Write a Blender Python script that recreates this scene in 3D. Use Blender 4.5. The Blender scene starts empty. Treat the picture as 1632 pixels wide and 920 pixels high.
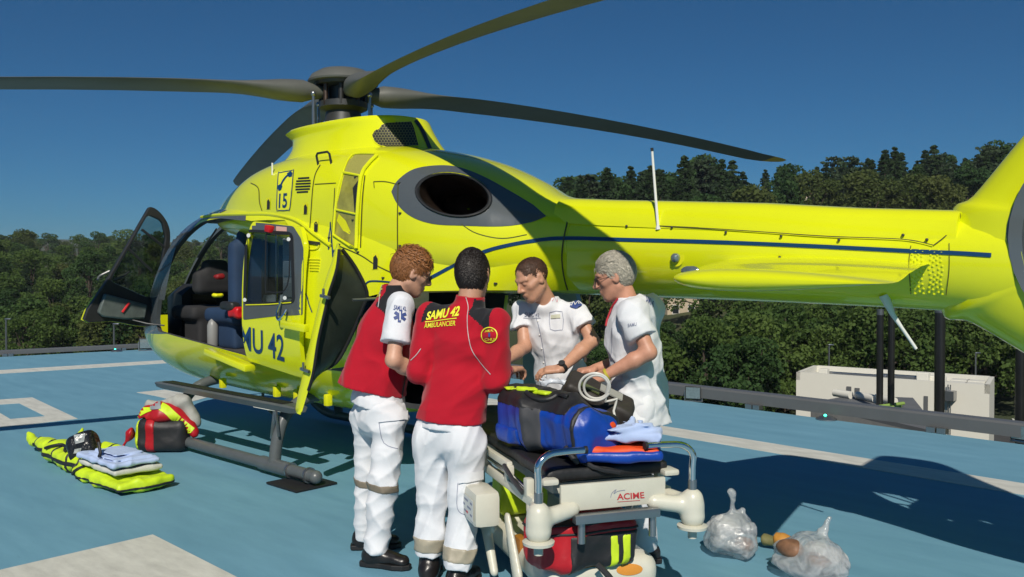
import bpy, bmesh, math, random
import numpy as np
from mathutils import Vector, Matrix
from mathutils.bvhtree import BVHTree

scene = bpy.context.scene
COL = scene.collection
R = math.radians
PI = math.pi

# ------------------------------------------------------------------ camera, sky, sun, exposure
# world frame: X runs aft along the helicopter, Y to its starboard side (away from the viewer), Z up, rotor mast at the origin
CAM_POS = Vector((6.141, -4.519, 1.572)); CAM_YAW = -0.742; CAM_PITCH = -0.016; CAM_F = 1360.4      # focal length in photograph pixels
FW = Vector((math.sin(CAM_YAW) * math.cos(CAM_PITCH), math.cos(CAM_YAW) * math.cos(CAM_PITCH), math.sin(CAM_PITCH)))
RT = Vector((math.cos(CAM_YAW), -math.sin(CAM_YAW), 0)); UP = RT.cross(FW)
cam_data = bpy.data.cameras.new("camera"); cam = bpy.data.objects.new("camera", cam_data); COL.objects.link(cam)
cam.matrix_world = Matrix(((RT.x, UP.x, -FW.x, CAM_POS.x), (RT.y, UP.y, -FW.y, CAM_POS.y), (RT.z, UP.z, -FW.z, CAM_POS.z), (0, 0, 0, 1)))
cam_data.sensor_width = 36.0; cam_data.lens = 36.0 * CAM_F / 1632.0
cam_data.clip_start = 0.05; cam_data.clip_end = 6000
scene.camera = cam

SUN_DIR = Vector((0.76, -0.91, 1.0)).normalized()          # towards the sun
SUN_EL = math.asin(SUN_DIR.z)
world = bpy.data.worlds.new("World"); scene.world = world; world.use_nodes = True
wn = world.node_tree.nodes; wl = world.node_tree.links
for n in list(wn): wn.remove(n)
sky = wn.new("ShaderNodeTexSky"); sky.sky_type = 'NISHITA'; sky.sun_disc = False
sky.sun_elevation = SUN_EL
sky.sun_rotation = math.atan2(SUN_DIR.x, SUN_DIR.y)
sky.altitude = 800; sky.air_density = 0.9; sky.dust_density = 0.9; sky.ozone_density = 6.0
bg = wn.new("ShaderNodeBackground"); bg.inputs[1].default_value = 0.064
tint = wn.new("ShaderNodeMix"); tint.data_type = 'RGBA'; tint.blend_type = 'MULTIPLY'; tint.inputs[0].default_value = 1.0; tint.inputs[7].default_value = (0.24, 0.62, 0.78, 1)      # deep, polarised-looking blue
wo = wn.new("ShaderNodeOutputWorld")
wl.new(sky.outputs[0], tint.inputs[6]); wl.new(tint.outputs[2], bg.inputs[0]); wl.new(bg.outputs[0], wo.inputs[0])
sun_data = bpy.data.lights.new("sun", 'SUN'); sun_data.energy = 4.2; sun_data.angle = R(0.5); sun_data.color = (1.0, 0.93, 0.82)
sun = bpy.data.objects.new("sun", sun_data); COL.objects.link(sun)
sun.rotation_euler = SUN_DIR.to_track_quat('Z', 'Y').to_euler(); sun.location = SUN_DIR * 60
scene.view_settings.view_transform = 'Standard'; scene.view_settings.look = 'None'
scene.view_settings.exposure = 0.0; scene.view_settings.gamma = 1.0; scene.view_settings.use_curve_mapping = False
scene.cycles.max_bounces = 8; scene.cycles.transparent_max_bounces = 16; scene.cycles.use_denoising = True
scene.cycles.caustics_reflective = False; scene.cycles.caustics_refractive = False

# ------------------------------------------------------------------ measuring helpers (photograph pixel -> point in the place)
def ray(px, py):
    return (FW * CAM_F + RT * (px - 816) + UP * (460 - py)).normalized()
def at(px, py, d):                       # depth d metres along the view axis
    v = ray(px, py); return CAM_POS + v * (d / v.dot(FW))
def at_x(px, py, x): v = ray(px, py); return CAM_POS + v * ((x - CAM_POS.x) / v.x)
def at_y(px, py, y): v = ray(px, py); return CAM_POS + v * ((y - CAM_POS.y) / v.y)
def at_z(px, py, z=0.0): v = ray(px, py); return CAM_POS + v * ((z - CAM_POS.z) / v.z)

# ------------------------------------------------------------------ materials
MATS = {}
def mat(name, color, rough=0.5, metal=0.0, var=0.06, scale=6.0, bump=0.0, bscale=60.0, spec=0.5, trans=0.0, alpha=1.0, coat=0.0, emit=None, estr=0.0, sheen=0.0, bdist=0.01, stretch=None, rvar=0.0):
    if name in MATS: return MATS[name]
    m = bpy.data.materials.new(name); m.use_nodes = True; nt = m.node_tree; N = nt.nodes; L = nt.links
    b = N["Principled BSDF"]
    b.inputs["Base Color"].default_value = (*color, 1); b.inputs["Roughness"].default_value = rough; b.inputs["Metallic"].default_value = metal
    b.inputs["Specular IOR Level"].default_value = spec; b.inputs["Alpha"].default_value = alpha
    b.inputs["Transmission Weight"].default_value = trans; b.inputs["Coat Weight"].default_value = coat; b.inputs["Coat Roughness"].default_value = 0.05
    b.inputs["Sheen Weight"].default_value = sheen
    tc = N.new("ShaderNodeTexCoord")
    src = tc.outputs["Object"]
    if stretch:
        mp = N.new("ShaderNodeMapping"); mp.inputs["Scale"].default_value = stretch; L.new(src, mp.inputs[0]); src = mp.outputs[0]
    if var > 0:
        no = N.new("ShaderNodeTexNoise"); no.inputs["Scale"].default_value = scale; no.inputs["Detail"].default_value = 6; no.inputs["Roughness"].default_value = 0.65
        L.new(src, no.inputs["Vector"])
        mr = N.new("ShaderNodeMapRange"); mr.inputs[1].default_value = 0.3; mr.inputs[2].default_value = 0.7; mr.inputs[3].default_value = 1 - var; mr.inputs[4].default_value = 1 + var
        L.new(no.outputs["Fac"], mr.inputs[0])
        mx = N.new("ShaderNodeVectorMath"); mx.operation = 'SCALE'; mx.inputs[0].default_value = color
        L.new(mr.outputs[0], mx.inputs["Scale"]); L.new(mx.outputs[0], b.inputs["Base Color"])
        if rvar > 0:
            r2 = N.new("ShaderNodeMapRange"); r2.inputs[1].default_value = 0.3; r2.inputs[2].default_value = 0.7; r2.inputs[3].default_value = rough - rvar; r2.inputs[4].default_value = rough + rvar
            L.new(no.outputs["Fac"], r2.inputs[0]); L.new(r2.outputs[0], b.inputs["Roughness"])
    if bump > 0:
        n2 = N.new("ShaderNodeTexNoise"); n2.inputs["Scale"].default_value = bscale; n2.inputs["Detail"].default_value = 4
        L.new(src, n2.inputs["Vector"])
        bp = N.new("ShaderNodeBump"); bp.inputs["Strength"].default_value = bump; bp.inputs["Distance"].default_value = bdist
        L.new(n2.outputs["Fac"], bp.inputs["Height"]); L.new(bp.outputs[0], b.inputs["Normal"])
    if emit: b.inputs["Emission Color"].default_value = (*emit, 1); b.inputs["Emission Strength"].default_value = estr
    MATS[name] = m
    return m
def thin_fresnel(N, L):
    # a thin film: the same mirror share from either side of the face
    f = N.new("ShaderNodeFresnel"); ge = N.new("ShaderNodeNewGeometry"); ma = N.new("ShaderNodeMath"); ma.operation = 'MULTIPLY_ADD'; ma.inputs[1].default_value = 1 / 1.5 - 1.5; ma.inputs[2].default_value = 1.5
    L.new(ge.outputs["Backfacing"], ma.inputs[0]); L.new(ma.outputs[0], f.inputs[0]); return f
def glass(name, tint=(0.8, 0.85, 0.85), clear=0.75, rough=0.02):
    # thin pane: mostly see-through, with a mirror sheen that follows the angle
    m = bpy.data.materials.new(name); m.use_nodes = True; N = m.node_tree.nodes; L = m.node_tree.links
    for n in list(N): N.remove(n)
    o = N.new("ShaderNodeOutputMaterial"); t = N.new("ShaderNodeBsdfTransparent"); t.inputs[0].default_value = (*[c * clear for c in tint], 1)
    g = N.new("ShaderNodeBsdfGlossy"); g.inputs["Roughness"].default_value = rough; g.inputs[0].default_value = (0.9, 0.9, 0.9, 1)
    f = thin_fresnel(N, L); x = N.new("ShaderNodeMixShader")
    L.new(f.outputs[0], x.inputs[0]); L.new(t.outputs[0], x.inputs[1]); L.new(g.outputs[0], x.inputs[2]); L.new(x.outputs[0], o.inputs[0])
    MATS[name] = m; return m

# ------------------------------------------------------------------ objects
def _tag(o, label=None, cat=None, group=None, kind=None):
    if label: o["label"] = label
    if cat: o["category"] = cat
    if group: o["group"] = group
    if kind: o["kind"] = kind
    return o
def empty(name, loc, label, cat, group=None, rz=0.0):
    o = bpy.data.objects.new(name, None); COL.objects.link(o); o.location = loc; o.rotation_euler = (0, 0, rz); o.empty_display_size = 0.2
    return _tag(o, label, cat, group)
def mesh_obj(name, me, material=None, parent=None, world=True):
    o = bpy.data.objects.new(name, me); COL.objects.link(o)
    if material is not None and not len(me.materials):
        for m in (material if isinstance(material, (list, tuple)) else [material]): me.materials.append(m)
    if parent is not None:
        o.parent = parent
        if world:      # vertices are in world space: undo the parent's placement
            o.matrix_parent_inverse = parent_matrix(parent).inverted()
    return o
def parent_matrix(o):
    m = Matrix.LocRotScale(o.location, o.rotation_euler, o.scale)
    if o.parent: return parent_matrix(o.parent) @ o.matrix_parent_inverse @ m
    return m
def smooth(me, ang=40):
    me.shade_smooth()
    try: me.set_sharp_from_angle(angle=R(ang))
    except Exception: pass
class MB:
    """collects boxes, tubes, lofts; build() links them as one mesh"""
    def __init__(s): s.v = []; s.f = []; s.mi = []; s.cm = 0
    def add(s, vs, fs):
        o = len(s.v); s.v += [tuple(v) for v in vs]; s.f += [tuple(i + o for i in f) for f in fs]; s.mi += [s.cm] * len(fs); return s
    def box(s, c, size, rot=None, bev=0.0):
        c = Vector(c); x, y, z = [q / 2 for q in size]
        if bev <= 0:
            vs = [Vector((a * x, b * y, d * z)) for a in (-1, 1) for b in (-1, 1) for d in (-1, 1)]
            fs = [(0, 1, 3, 2), (4, 6, 7, 5), (0, 4, 5, 1), (2, 3, 7, 6), (0, 2, 6, 4), (1, 5, 7, 3)]
        else:
            bm = bmesh.new(); bmesh.ops.create_cube(bm, size=1.0)
            for v in bm.verts: v.co = Vector((v.co.x * 2 * x, v.co.y * 2 * y, v.co.z * 2 * z))
            bmesh.ops.bevel(bm, geom=bm.edges[:], offset=min(bev, 0.49 * min(size)), segments=2, profile=0.6, affect='EDGES')
            bm.verts.index_update(); vs = [v.co.copy() for v in bm.verts]; fs = [tuple(v.index for v in f.verts) for f in bm.faces]; bm.free()
        if rot is not None: vs = [rot @ v for v in vs]
        return s.add([v + c for v in vs], fs)
    def loft(s, rings, cap=True, closed=True):
        n = len(rings[0]); vs = [p for r_ in rings for p in r_]; fs = []
        m = n if closed else n - 1
        for i in range(len(rings) - 1):
            for j in range(m):
                a = i * n + j; b = i * n + (j + 1) % n; fs.append((a, b, b + n, a + n))
        if cap and closed:
            fs.append(tuple(range(n - 1, -1, -1))); fs.append(tuple(range((len(rings) - 1) * n, len(rings) * n)))
        return s.add(vs, fs)
    def tube(s, path, rad, seg=10, cap=True, flat=1.0, upv=None):
        path = [Vector(p) for p in path]; n = len(path)
        if not isinstance(rad, (list, tuple)): rad = [rad] * n
        rings = []; prev = None
        for i, p in enumerate(path):
            t = (path[min(i + 1, n - 1)] - path[max(i - 1, 0)]).normalized()
            a = Vector(upv) if upv is not None else prev if prev is not None else (Vector((0, 0, 1)) if abs(t.z) < 0.9 else Vector((1, 0, 0)))
            a = (a - t * a.dot(t)).normalized(); prev = a; b = t.cross(a)
            rings.append([p + (a * math.sin(q) * flat + b * math.cos(q)) * rad[i] for q in [2 * PI * k / seg for k in range(seg)]])
        return s.loft(rings, cap)
    def cyl(s, a, b, r1, r2=None, seg=16): return s.tube([a, b], [r1, r1 if r2 is None else r2], seg)
    def lathe(s, prof, c, seg=24, axis='Z'):
        c = Vector(c); rings = []
        for (r_, h) in prof:
            ring = []
            for k in range(seg):
                q = 2 * PI * k / seg
                v = Vector((r_ * math.cos(q), r_ * math.sin(q), h))
                if axis == 'X': v = Vector((v.z, v.x, v.y))
                elif axis == 'Y': v = Vector((v.x, -v.z, v.y)) if False else Vector((v.y, v.z, v.x))
                ring.append(c + v)
            rings.append(ring)
        return s.loft(rings, True)
    def prism(s, poly, thick):      # poly: 3D points of a flat outline; thick: Vector
        poly = [Vector(p) for p in poly]; n = len(poly); t = Vector(thick)
        vs = poly + [p + t for p in poly]
        fs = [tuple(range(n - 1, -1, -1)), tuple(range(n, 2 * n))] + [(i, (i + 1) % n, (i + 1) % n + n, i + n) for i in range(n)]
        return s.add(vs, fs)
    def sphere(s, c, r_, seg=16, ring=10, sc=(1, 1, 1), rot=None):
        c = Vector(c); rings = []
        for i in range(1, ring):
            th = PI * i / ring
            rr = []
            for k in range(seg):
                v = Vector((math.sin(th) * math.cos(2 * PI * k / seg) * sc[0], math.sin(th) * math.sin(2 * PI * k / seg) * sc[1], math.cos(th) * sc[2])) * r_
                rr.append(c + (rot @ v if rot is not None else v))
            rings.append(rr)
        return s.loft(rings, True)
    def mesh(s, name):
        me = bpy.data.meshes.new(name); me.from_pydata([tuple(v) for v in s.v], [], s.f); me.update()
        bm = bmesh.new(); bm.from_mesh(me); bmesh.ops.recalc_face_normals(bm, faces=bm.faces[:]); bm.to_mesh(me); bm.free()
        if any(s.mi) and len(me.polygons) == len(s.mi): me.polygons.foreach_set("material_index", s.mi)
        return me
    def build(s, name, material, parent=None, sm=True, ang=40):
        me = s.mesh(name)
        if sm: smooth(me, ang)
        return mesh_obj(name, me, material, parent)
def bevel(o, w, seg=2, ang=35):
    m = o.modifiers.new("bevel", 'BEVEL'); m.width = w; m.segments = seg; m.limit_method = 'ANGLE'; m.angle_limit = R(ang); return o
def subd(o, n=2):
    m = o.modifiers.new("subd", 'SUBSURF'); m.levels = n; m.render_levels = n; return o
def bake(o):
    """replace an object's mesh by what its modifiers make of it"""
    dg = bpy.context.evaluated_depsgraph_get(); dg.update()
    me = bpy.data.meshes.new_from_object(o.evaluated_get(dg)); o.modifiers.clear(); o.data = me; return o
def temp(mb_or_me):
    me = mb_or_me.mesh("tmp") if isinstance(mb_or_me, MB) else mb_or_me
    o = bpy.data.objects.new("tmp", me); COL.objects.link(o); return o
def boolean(me, cutters, op='DIFFERENCE'):
    o = temp(me.copy())
    for c in cutters:
        co = temp(c); md = o.modifiers.new("b", 'BOOLEAN'); md.object = co; md.operation = op; md.solver = 'EXACT'
        bake(o); bpy.data.objects.remove(co)
    out = o.data; bpy.data.objects.remove(o); return out
def bvh_of(*meshes):
    vs = []; fs = []
    for me in meshes:
        o = len(vs); vs += [v.co.copy() for v in me.vertices]; fs += [[i + o for i in p.vertices] for p in me.polygons]
    return BVHTree.FromPolygons(vs, fs)
def smoothpoly(pts, n=6, closed=True):
    """Catmull-Rom through points (any dimension)"""
    P = [Vector(p) for p in pts]; out = []; m = len(P)
    rng = range(m) if closed else range(m - 1)
    for i in rng:
        if closed: a, b, c, d = P[i - 1], P[i], P[(i + 1) % m], P[(i + 2) % m]
        else: a, b, c, d = P[max(i - 1, 0)], P[i], P[i + 1], P[min(i + 2, m - 1)]
        for k in range(n):
            t = k / n
            out.append(0.5 * ((2 * b) + (c - a) * t + (2 * a - 5 * b + 4 * c - d) * t * t + (3 * b - 3 * c + d - a) * t ** 3))
    if not closed: out.append(P[-1])
    return out
def rpoly(pts, rad, n=4):
    """2-D polygon with rounded corners"""
    P = [Vector(p) for p in pts]; out = []; m = len(P)
    for i in range(m):
        a, b, c = P[i - 1], P[i], P[(i + 1) % m]
        r_ = rad[i] if isinstance(rad, (list, tuple)) else rad
        d1 = (a - b); d2 = (c - b); l = min(r_, d1.length * 0.49, d2.length * 0.49)
        p0 = b + d1.normalized() * l; p1 = b + d2.normalized() * l
        for k in range(n + 1):
            t = k / n; out.append((1 - t) ** 2 * p0 + 2 * t * (1 - t) * b + t * t * p1)
    return out
# ---- flat shapes wrapped on to a surface
def flat_mesh(polys, cell):
    """2-D polygons (list of lists) -> bmesh cut along a grid so it can follow a curved surface"""
    bm = bmesh.new()
    for poly in polys:
        vs = [bm.verts.new((p[0], p[1], 0)) for p in poly]
        f = bm.faces.new(vs)
    bmesh.ops.triangulate(bm, faces=bm.faces[:])
    grid_cut(bm, cell); return bm
def grid_cut(bm, cell):
    xs = [v.co.x for v in bm.verts]; ys = [v.co.y for v in bm.verts]
    for ax, lo, hi in ((0, min(xs), max(xs)), (1, min(ys), max(ys))):
        k = math.floor(lo / cell) + 1
        while k * cell < hi:
            co = [0, 0, 0]; no = [0, 0, 0]; co[ax] = k * cell; no[ax] = 1
            bmesh.ops.bisect_plane(bm, geom=bm.verts[:] + bm.edges[:] + bm.faces[:], plane_co=co, plane_no=no, dist=1e-6)
            k += 1
def text_bm(s, size=1.0, align='LEFT', spacing=1.0, shear=0.0, bold=0.0):
    cu = bpy.data.curves.new("txt", 'FONT'); cu.body = s; cu.size = size; cu.align_x = align; cu.space_character = spacing; cu.shear = shear; cu.resolution_u = 4; cu.offset = bold
    o = bpy.data.objects.new("txt", cu); COL.objects.link(o)
    dg = bpy.context.evaluated_depsgraph_get(); dg.update()
    me = bpy.data.meshes.new_from_object(o.evaluated_get(dg)); bpy.data.objects.remove(o); bpy.data.curves.remove(cu)
    bm = bmesh.new(); bm.from_mesh(me); bpy.data.meshes.remove(me)
    bmesh.ops.triangulate(bm, faces=bm.faces[:]); return bm
def wrap(bm, fn, bvh, off, name, material, parent, thick=0.0):
    """fn maps a flat (u,v) to (origin, direction); every vertex lands on the surface, lifted by off"""
    dead = []
    for v in bm.verts:
        o, d = fn(v.co.x, v.co.y); hit, no, idx, dist = bvh.ray_cast(o, d)
        if hit is None: dead.append(v); continue
        if no.dot(d) > 0: no = -no
        v.co = hit + no * off
    if dead: bmesh.ops.delete(bm, geom=dead, context='VERTS')
    me = bpy.data.meshes.new(name); bm.to_mesh(me); bm.free(); me.shade_smooth()
    return mesh_obj(name, me, material, parent)
def pix(u, v):  # a photograph pixel as a sight line
    return CAM_POS, ray(u, v)
def strip_poly(pts, w):
    """a 2-D polyline as a list of quads of width w"""
    P = [Vector(p[:2]) for p in pts]; n = len(P); L_ = []; R_ = []
    for i in range(n):
        t = (P[min(i + 1, n - 1)] - P[max(i - 1, 0)]).normalized(); q = Vector((-t.y, t.x)) * (w / 2 if not callable(w) else w(i / (n - 1)) / 2)
        L_.append(P[i] + q); R_.append(P[i] - q)
    return [[L_[i], L_[i + 1], R_[i + 1], R_[i]] for i in range(n - 1)]

# ------------------------------------------------------------------ soft shapes from distance fields
class Field:
    def __init__(s, lo, hi, h):
        s.h = h; s.lo = np.array(lo, float); n = np.ceil((np.array(hi) - s.lo) / h).astype(int) + 1
        s.n = n; s.F = np.full(n, 9.0, np.float32)
        s.ax = [(s.lo[i] + h * np.arange(n[i])).astype(np.float32) for i in range(3)]
    def win(s, lo, hi):
        a = np.clip(np.floor((np.array(lo) - s.lo) / s.h).astype(int), 0, s.n - 1); b = np.clip(np.ceil((np.array(hi) - s.lo) / s.h).astype(int) + 1, 1, s.n)
        sl = tuple(slice(a[i], max(b[i], a[i] + 1)) for i in range(3))
        X = s.ax[0][sl[0]][:, None, None]; Y = s.ax[1][sl[1]][None, :, None]; Z = s.ax[2][sl[2]][None, None, :]
        return sl, X, Y, Z
    def _mix(s, sl, d, k, sub=False):
        F = s.F[sl]
        if sub:
            if k > 0: hh = np.clip(0.5 - 0.5 * (F + d) / k, 0, 1); s.F[sl] = F * (1 - hh) + (-d) * hh + k * hh * (1 - hh)
            else: s.F[sl] = np.maximum(F, -d)
        elif k > 0:
            hh = np.clip(0.5 + 0.5 * (F - d) / k, 0, 1); s.F[sl] = F * (1 - hh) + d * hh - k * hh * (1 - hh)
        else: s.F[sl] = np.minimum(F, d)
    def cone(s, a, b, ra, rb, k=0.02, sub=False, flat=None, fd=None, capb=False):
        """round cone; flat<1 squeezes it along direction fd"""
        a = np.array(a, float); b = np.array(b, float); m = max(ra, rb) + 0.06 + k
        sl, X, Y, Z = s.win(np.minimum(a, b) - m, np.maximum(a, b) + m)
        ab = b - a; L2 = max(float(ab @ ab), 1e-9)
        px, py, pz = X - a[0], Y - a[1], Z - a[2]
        tu = (px * ab[0] + py * ab[1] + pz * ab[2]) / L2; t = np.clip(tu, 0, 1)
        dx, dy, dz = px - ab[0] * t, py - ab[1] * t, pz - ab[2] * t
        if flat is not None:
            fdn = np.array(fd, float); fdn /= np.linalg.norm(fdn); c = (dx * fdn[0] + dy * fdn[1] + dz * fdn[2]) * (1 / flat - 1)
            dx, dy, dz = dx + c * fdn[0], dy + c * fdn[1], dz + c * fdn[2]
        d = np.sqrt(dx * dx + dy * dy + dz * dz) - (ra + (rb - ra) * t)
        if flat is not None: d = d * (0.5 + 0.5 * flat)
        if capb: d = np.maximum(d, (tu - 1) * math.sqrt(L2))
        s._mix(sl, d.astype(np.float32), k, sub); return s
    def ell(s, c, r_, rot=None, k=0.02, sub=False):
        c = np.array(c, float); r_ = np.array(r_, float); m = r_.max() + 0.05 + k
        sl, X, Y, Z = s.win(c - m, c + m)
        px, py, pz = X - c[0], Y - c[1], Z - c[2]
        if rot is not None:
            M = np.array(rot)       # columns: local axes in world
            px, py, pz = [px * M[0][i] + py * M[1][i] + pz * M[2][i] for i in range(3)]
        k0 = np.sqrt((px / r_[0]) ** 2 + (py / r_[1]) ** 2 + (pz / r_[2]) ** 2); k1 = np.sqrt((px / r_[0] ** 2) ** 2 + (py / r_[1] ** 2) ** 2 + (pz / r_[2] ** 2) ** 2)
        d = k0 * (k0 - 1) / np.maximum(k1, 1e-6)
        s._mix(sl, d.astype(np.float32), k, sub); return s
    def rbox(s, c, half, rad, rot=None, k=0.0, sub=False):
        c = np.array(c, float); half = np.array(half, float); m = np.linalg.norm(half) + 0.05 + k
        sl, X, Y, Z = s.win(c - m, c + m); px, py, pz = X - c[0], Y - c[1], Z - c[2]
        if rot is not None:
            M = np.array(rot); px, py, pz = [px * M[0][i] + py * M[1][i] + pz * M[2][i] for i in range(3)]
        q = [np.abs(v) - (half[i] - rad) for i, v in enumerate((px, py, pz))]
        d = np.sqrt(sum(np.maximum(v, 0) ** 2 for v in q)) + np.minimum(np.maximum(np.maximum(q[0], q[1]), q[2]), 0) - rad
        s._mix(sl, np.broadcast_to(d, (X.shape[0], Y.shape[1], Z.shape[2])).astype(np.float32), k, sub); return s
    def cut(s, co, no, k=0.0):       # keep the side the normal points away from
        co = np.array(co, float); no = np.array(no, float); no /= np.linalg.norm(no)
        d = ((s.ax[0] - co[0]) * no[0])[:, None, None] + ((s.ax[1] - co[1]) * no[1])[None, :, None] + ((s.ax[2] - co[2]) * no[2])[None, None, :]
        s.F = np.maximum(s.F, d.astype(np.float32)); return s
    def copy(s):
        o = Field.__new__(Field); o.h = s.h; o.lo = s.lo; o.n = s.n; o.ax = s.ax; o.F = s.F.copy(); return o
    def ripple(s, amp, freq, seed=0, n=7, aniso=(1, 1, 1), band=0.04):
        """cloth-like folds: a sum of slanted waves, sharpened"""
        rg = np.random.RandomState(seed); m = np.abs(s.F) < band
        idx = np.nonzero(m); P = [s.ax[i][idx[i]] for i in range(3)]
        v = np.zeros(len(P[0]), np.float32)
        w1 = sum(np.sin((P[0] * a + P[1] * b + P[2] * c) * freq * 0.5 + ph) for a, b, c, ph in rg.uniform(-1, 1, (3, 4)) * [1, 1, 1, 3])
        for a, b, c, ph, f_ in np.c_[rg.normal(size=(n, 3)), rg.uniform(0, 6.3, n), rg.uniform(0.6, 1.6, n)]:
            q = np.array([a, b, c]) * aniso; q /= np.linalg.norm(q)
            v += 1 - 2 * np.abs(np.sin((P[0] * q[0] + P[1] * q[1] + P[2] * q[2]) * freq * f_ * 0.5 + ph + 0.8 * w1)) ** 0.8
        s.F[idx] -= amp * v / n * 1.8; return s
    def mesh(s, name, smooth_it=2):
        F = s.F; n = F.shape; I = F < 0
        c = [I[a:n[0] - 1 + a, b:n[1] - 1 + b, d:n[2] - 1 + d] for a in (0, 1) for b in (0, 1) for d in (0, 1)]
        cnt = sum(q.astype(np.int8) for q in c); act = (cnt > 0) & (cnt < 8)
        ids = np.full(act.shape, -1, np.int32); idx = np.argwhere(act); ids[act] = np.arange(len(idx))
        if not len(idx): return bpy.data.meshes.new(name)
        acc = np.zeros((len(idx), 3)); num = np.zeros(len(idx))
        cor = [(a, b, d) for a in (0, 1) for b in (0, 1) for d in (0, 1)]
        val = {q: F[idx[:, 0] + q[0], idx[:, 1] + q[1], idx[:, 2] + q[2]] for q in cor}
        for q in cor:
            for ax in range(3):
                if q[ax] == 0:
                    q2 = tuple(1 if i == ax else q[i] for i in range(3)); f0 = val[q]; f1 = val[q2]; mk = (f0 < 0) != (f1 < 0)
                    t = np.where(mk, f0 / np.where(mk, f0 - f1, 1), 0)
                    pt = np.tile(np.array(q, float), (len(idx), 1)); pt[:, ax] = t
                    acc[mk] += pt[mk]; num[mk] += 1
        V = (idx + acc / num[:, None]) * s.h + s.lo
        quads = []
        for ax in range(3):
            o1, o2 = [(1, 2), (2, 0), (0, 1)][ax]
            sh = list(n); sh[ax] -= 1
            A = I[tuple(slice(0, n[i] - (1 if i == ax else 0)) for i in range(3))]; B = I[tuple(slice(1 if i == ax else 0, n[i]) for i in range(3))]
            e = np.argwhere(A != B); e = e[(e[:, o1] > 0) & (e[:, o2] > 0) & (e[:, o1] < n[o1] - 1) & (e[:, o2] < n[o2] - 1)]
            if not len(e): continue
            fl = A[e[:, 0], e[:, 1], e[:, 2]]
            def cid(d1, d2):
                q = e.copy(); q[:, o1] -= d1; q[:, o2] -= d2; return ids[q[:, 0], q[:, 1], q[:, 2]]
            Q = np.stack([cid(1, 1), cid(0, 1), cid(0, 0), cid(1, 0)], 1); Q[~fl] = Q[~fl][:, ::-1]; quads.append(Q)
        Q = np.concatenate(quads)
        for _ in range(smooth_it):
            S = np.zeros_like(V); k = np.zeros(len(V))
            for a, b in ((0, 1), (1, 2), (2, 3), (3, 0)):
                for x, y in ((a, b), (b, a)):
                    for j in range(3): S[:, j] += np.bincount(Q[:, x], V[Q[:, y], j], len(V))
                    k += np.bincount(Q[:, x], minlength=len(V))
            V = 0.5 * V + 0.5 * S / np.maximum(k, 1)[:, None]
        return np_mesh(name, V, Q)
def np_mesh(name, V, Q):
    me = bpy.data.meshes.new(name); nq, w = Q.shape
    me.vertices.add(len(V)); me.vertices.foreach_set("co", np.asarray(V, np.float32).ravel())
    me.loops.add(nq * w); me.loops.foreach_set("vertex_index", Q.ravel().astype(np.int32))
    me.polygons.add(nq); me.polygons.foreach_set("loop_start", np.arange(0, nq * w, w, dtype=np.int32)); me.polygons.foreach_set("loop_total", np.full(nq, w, np.int32))
    me.update(calc_edges=True); me.validate(); me.shade_smooth(); return me
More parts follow.
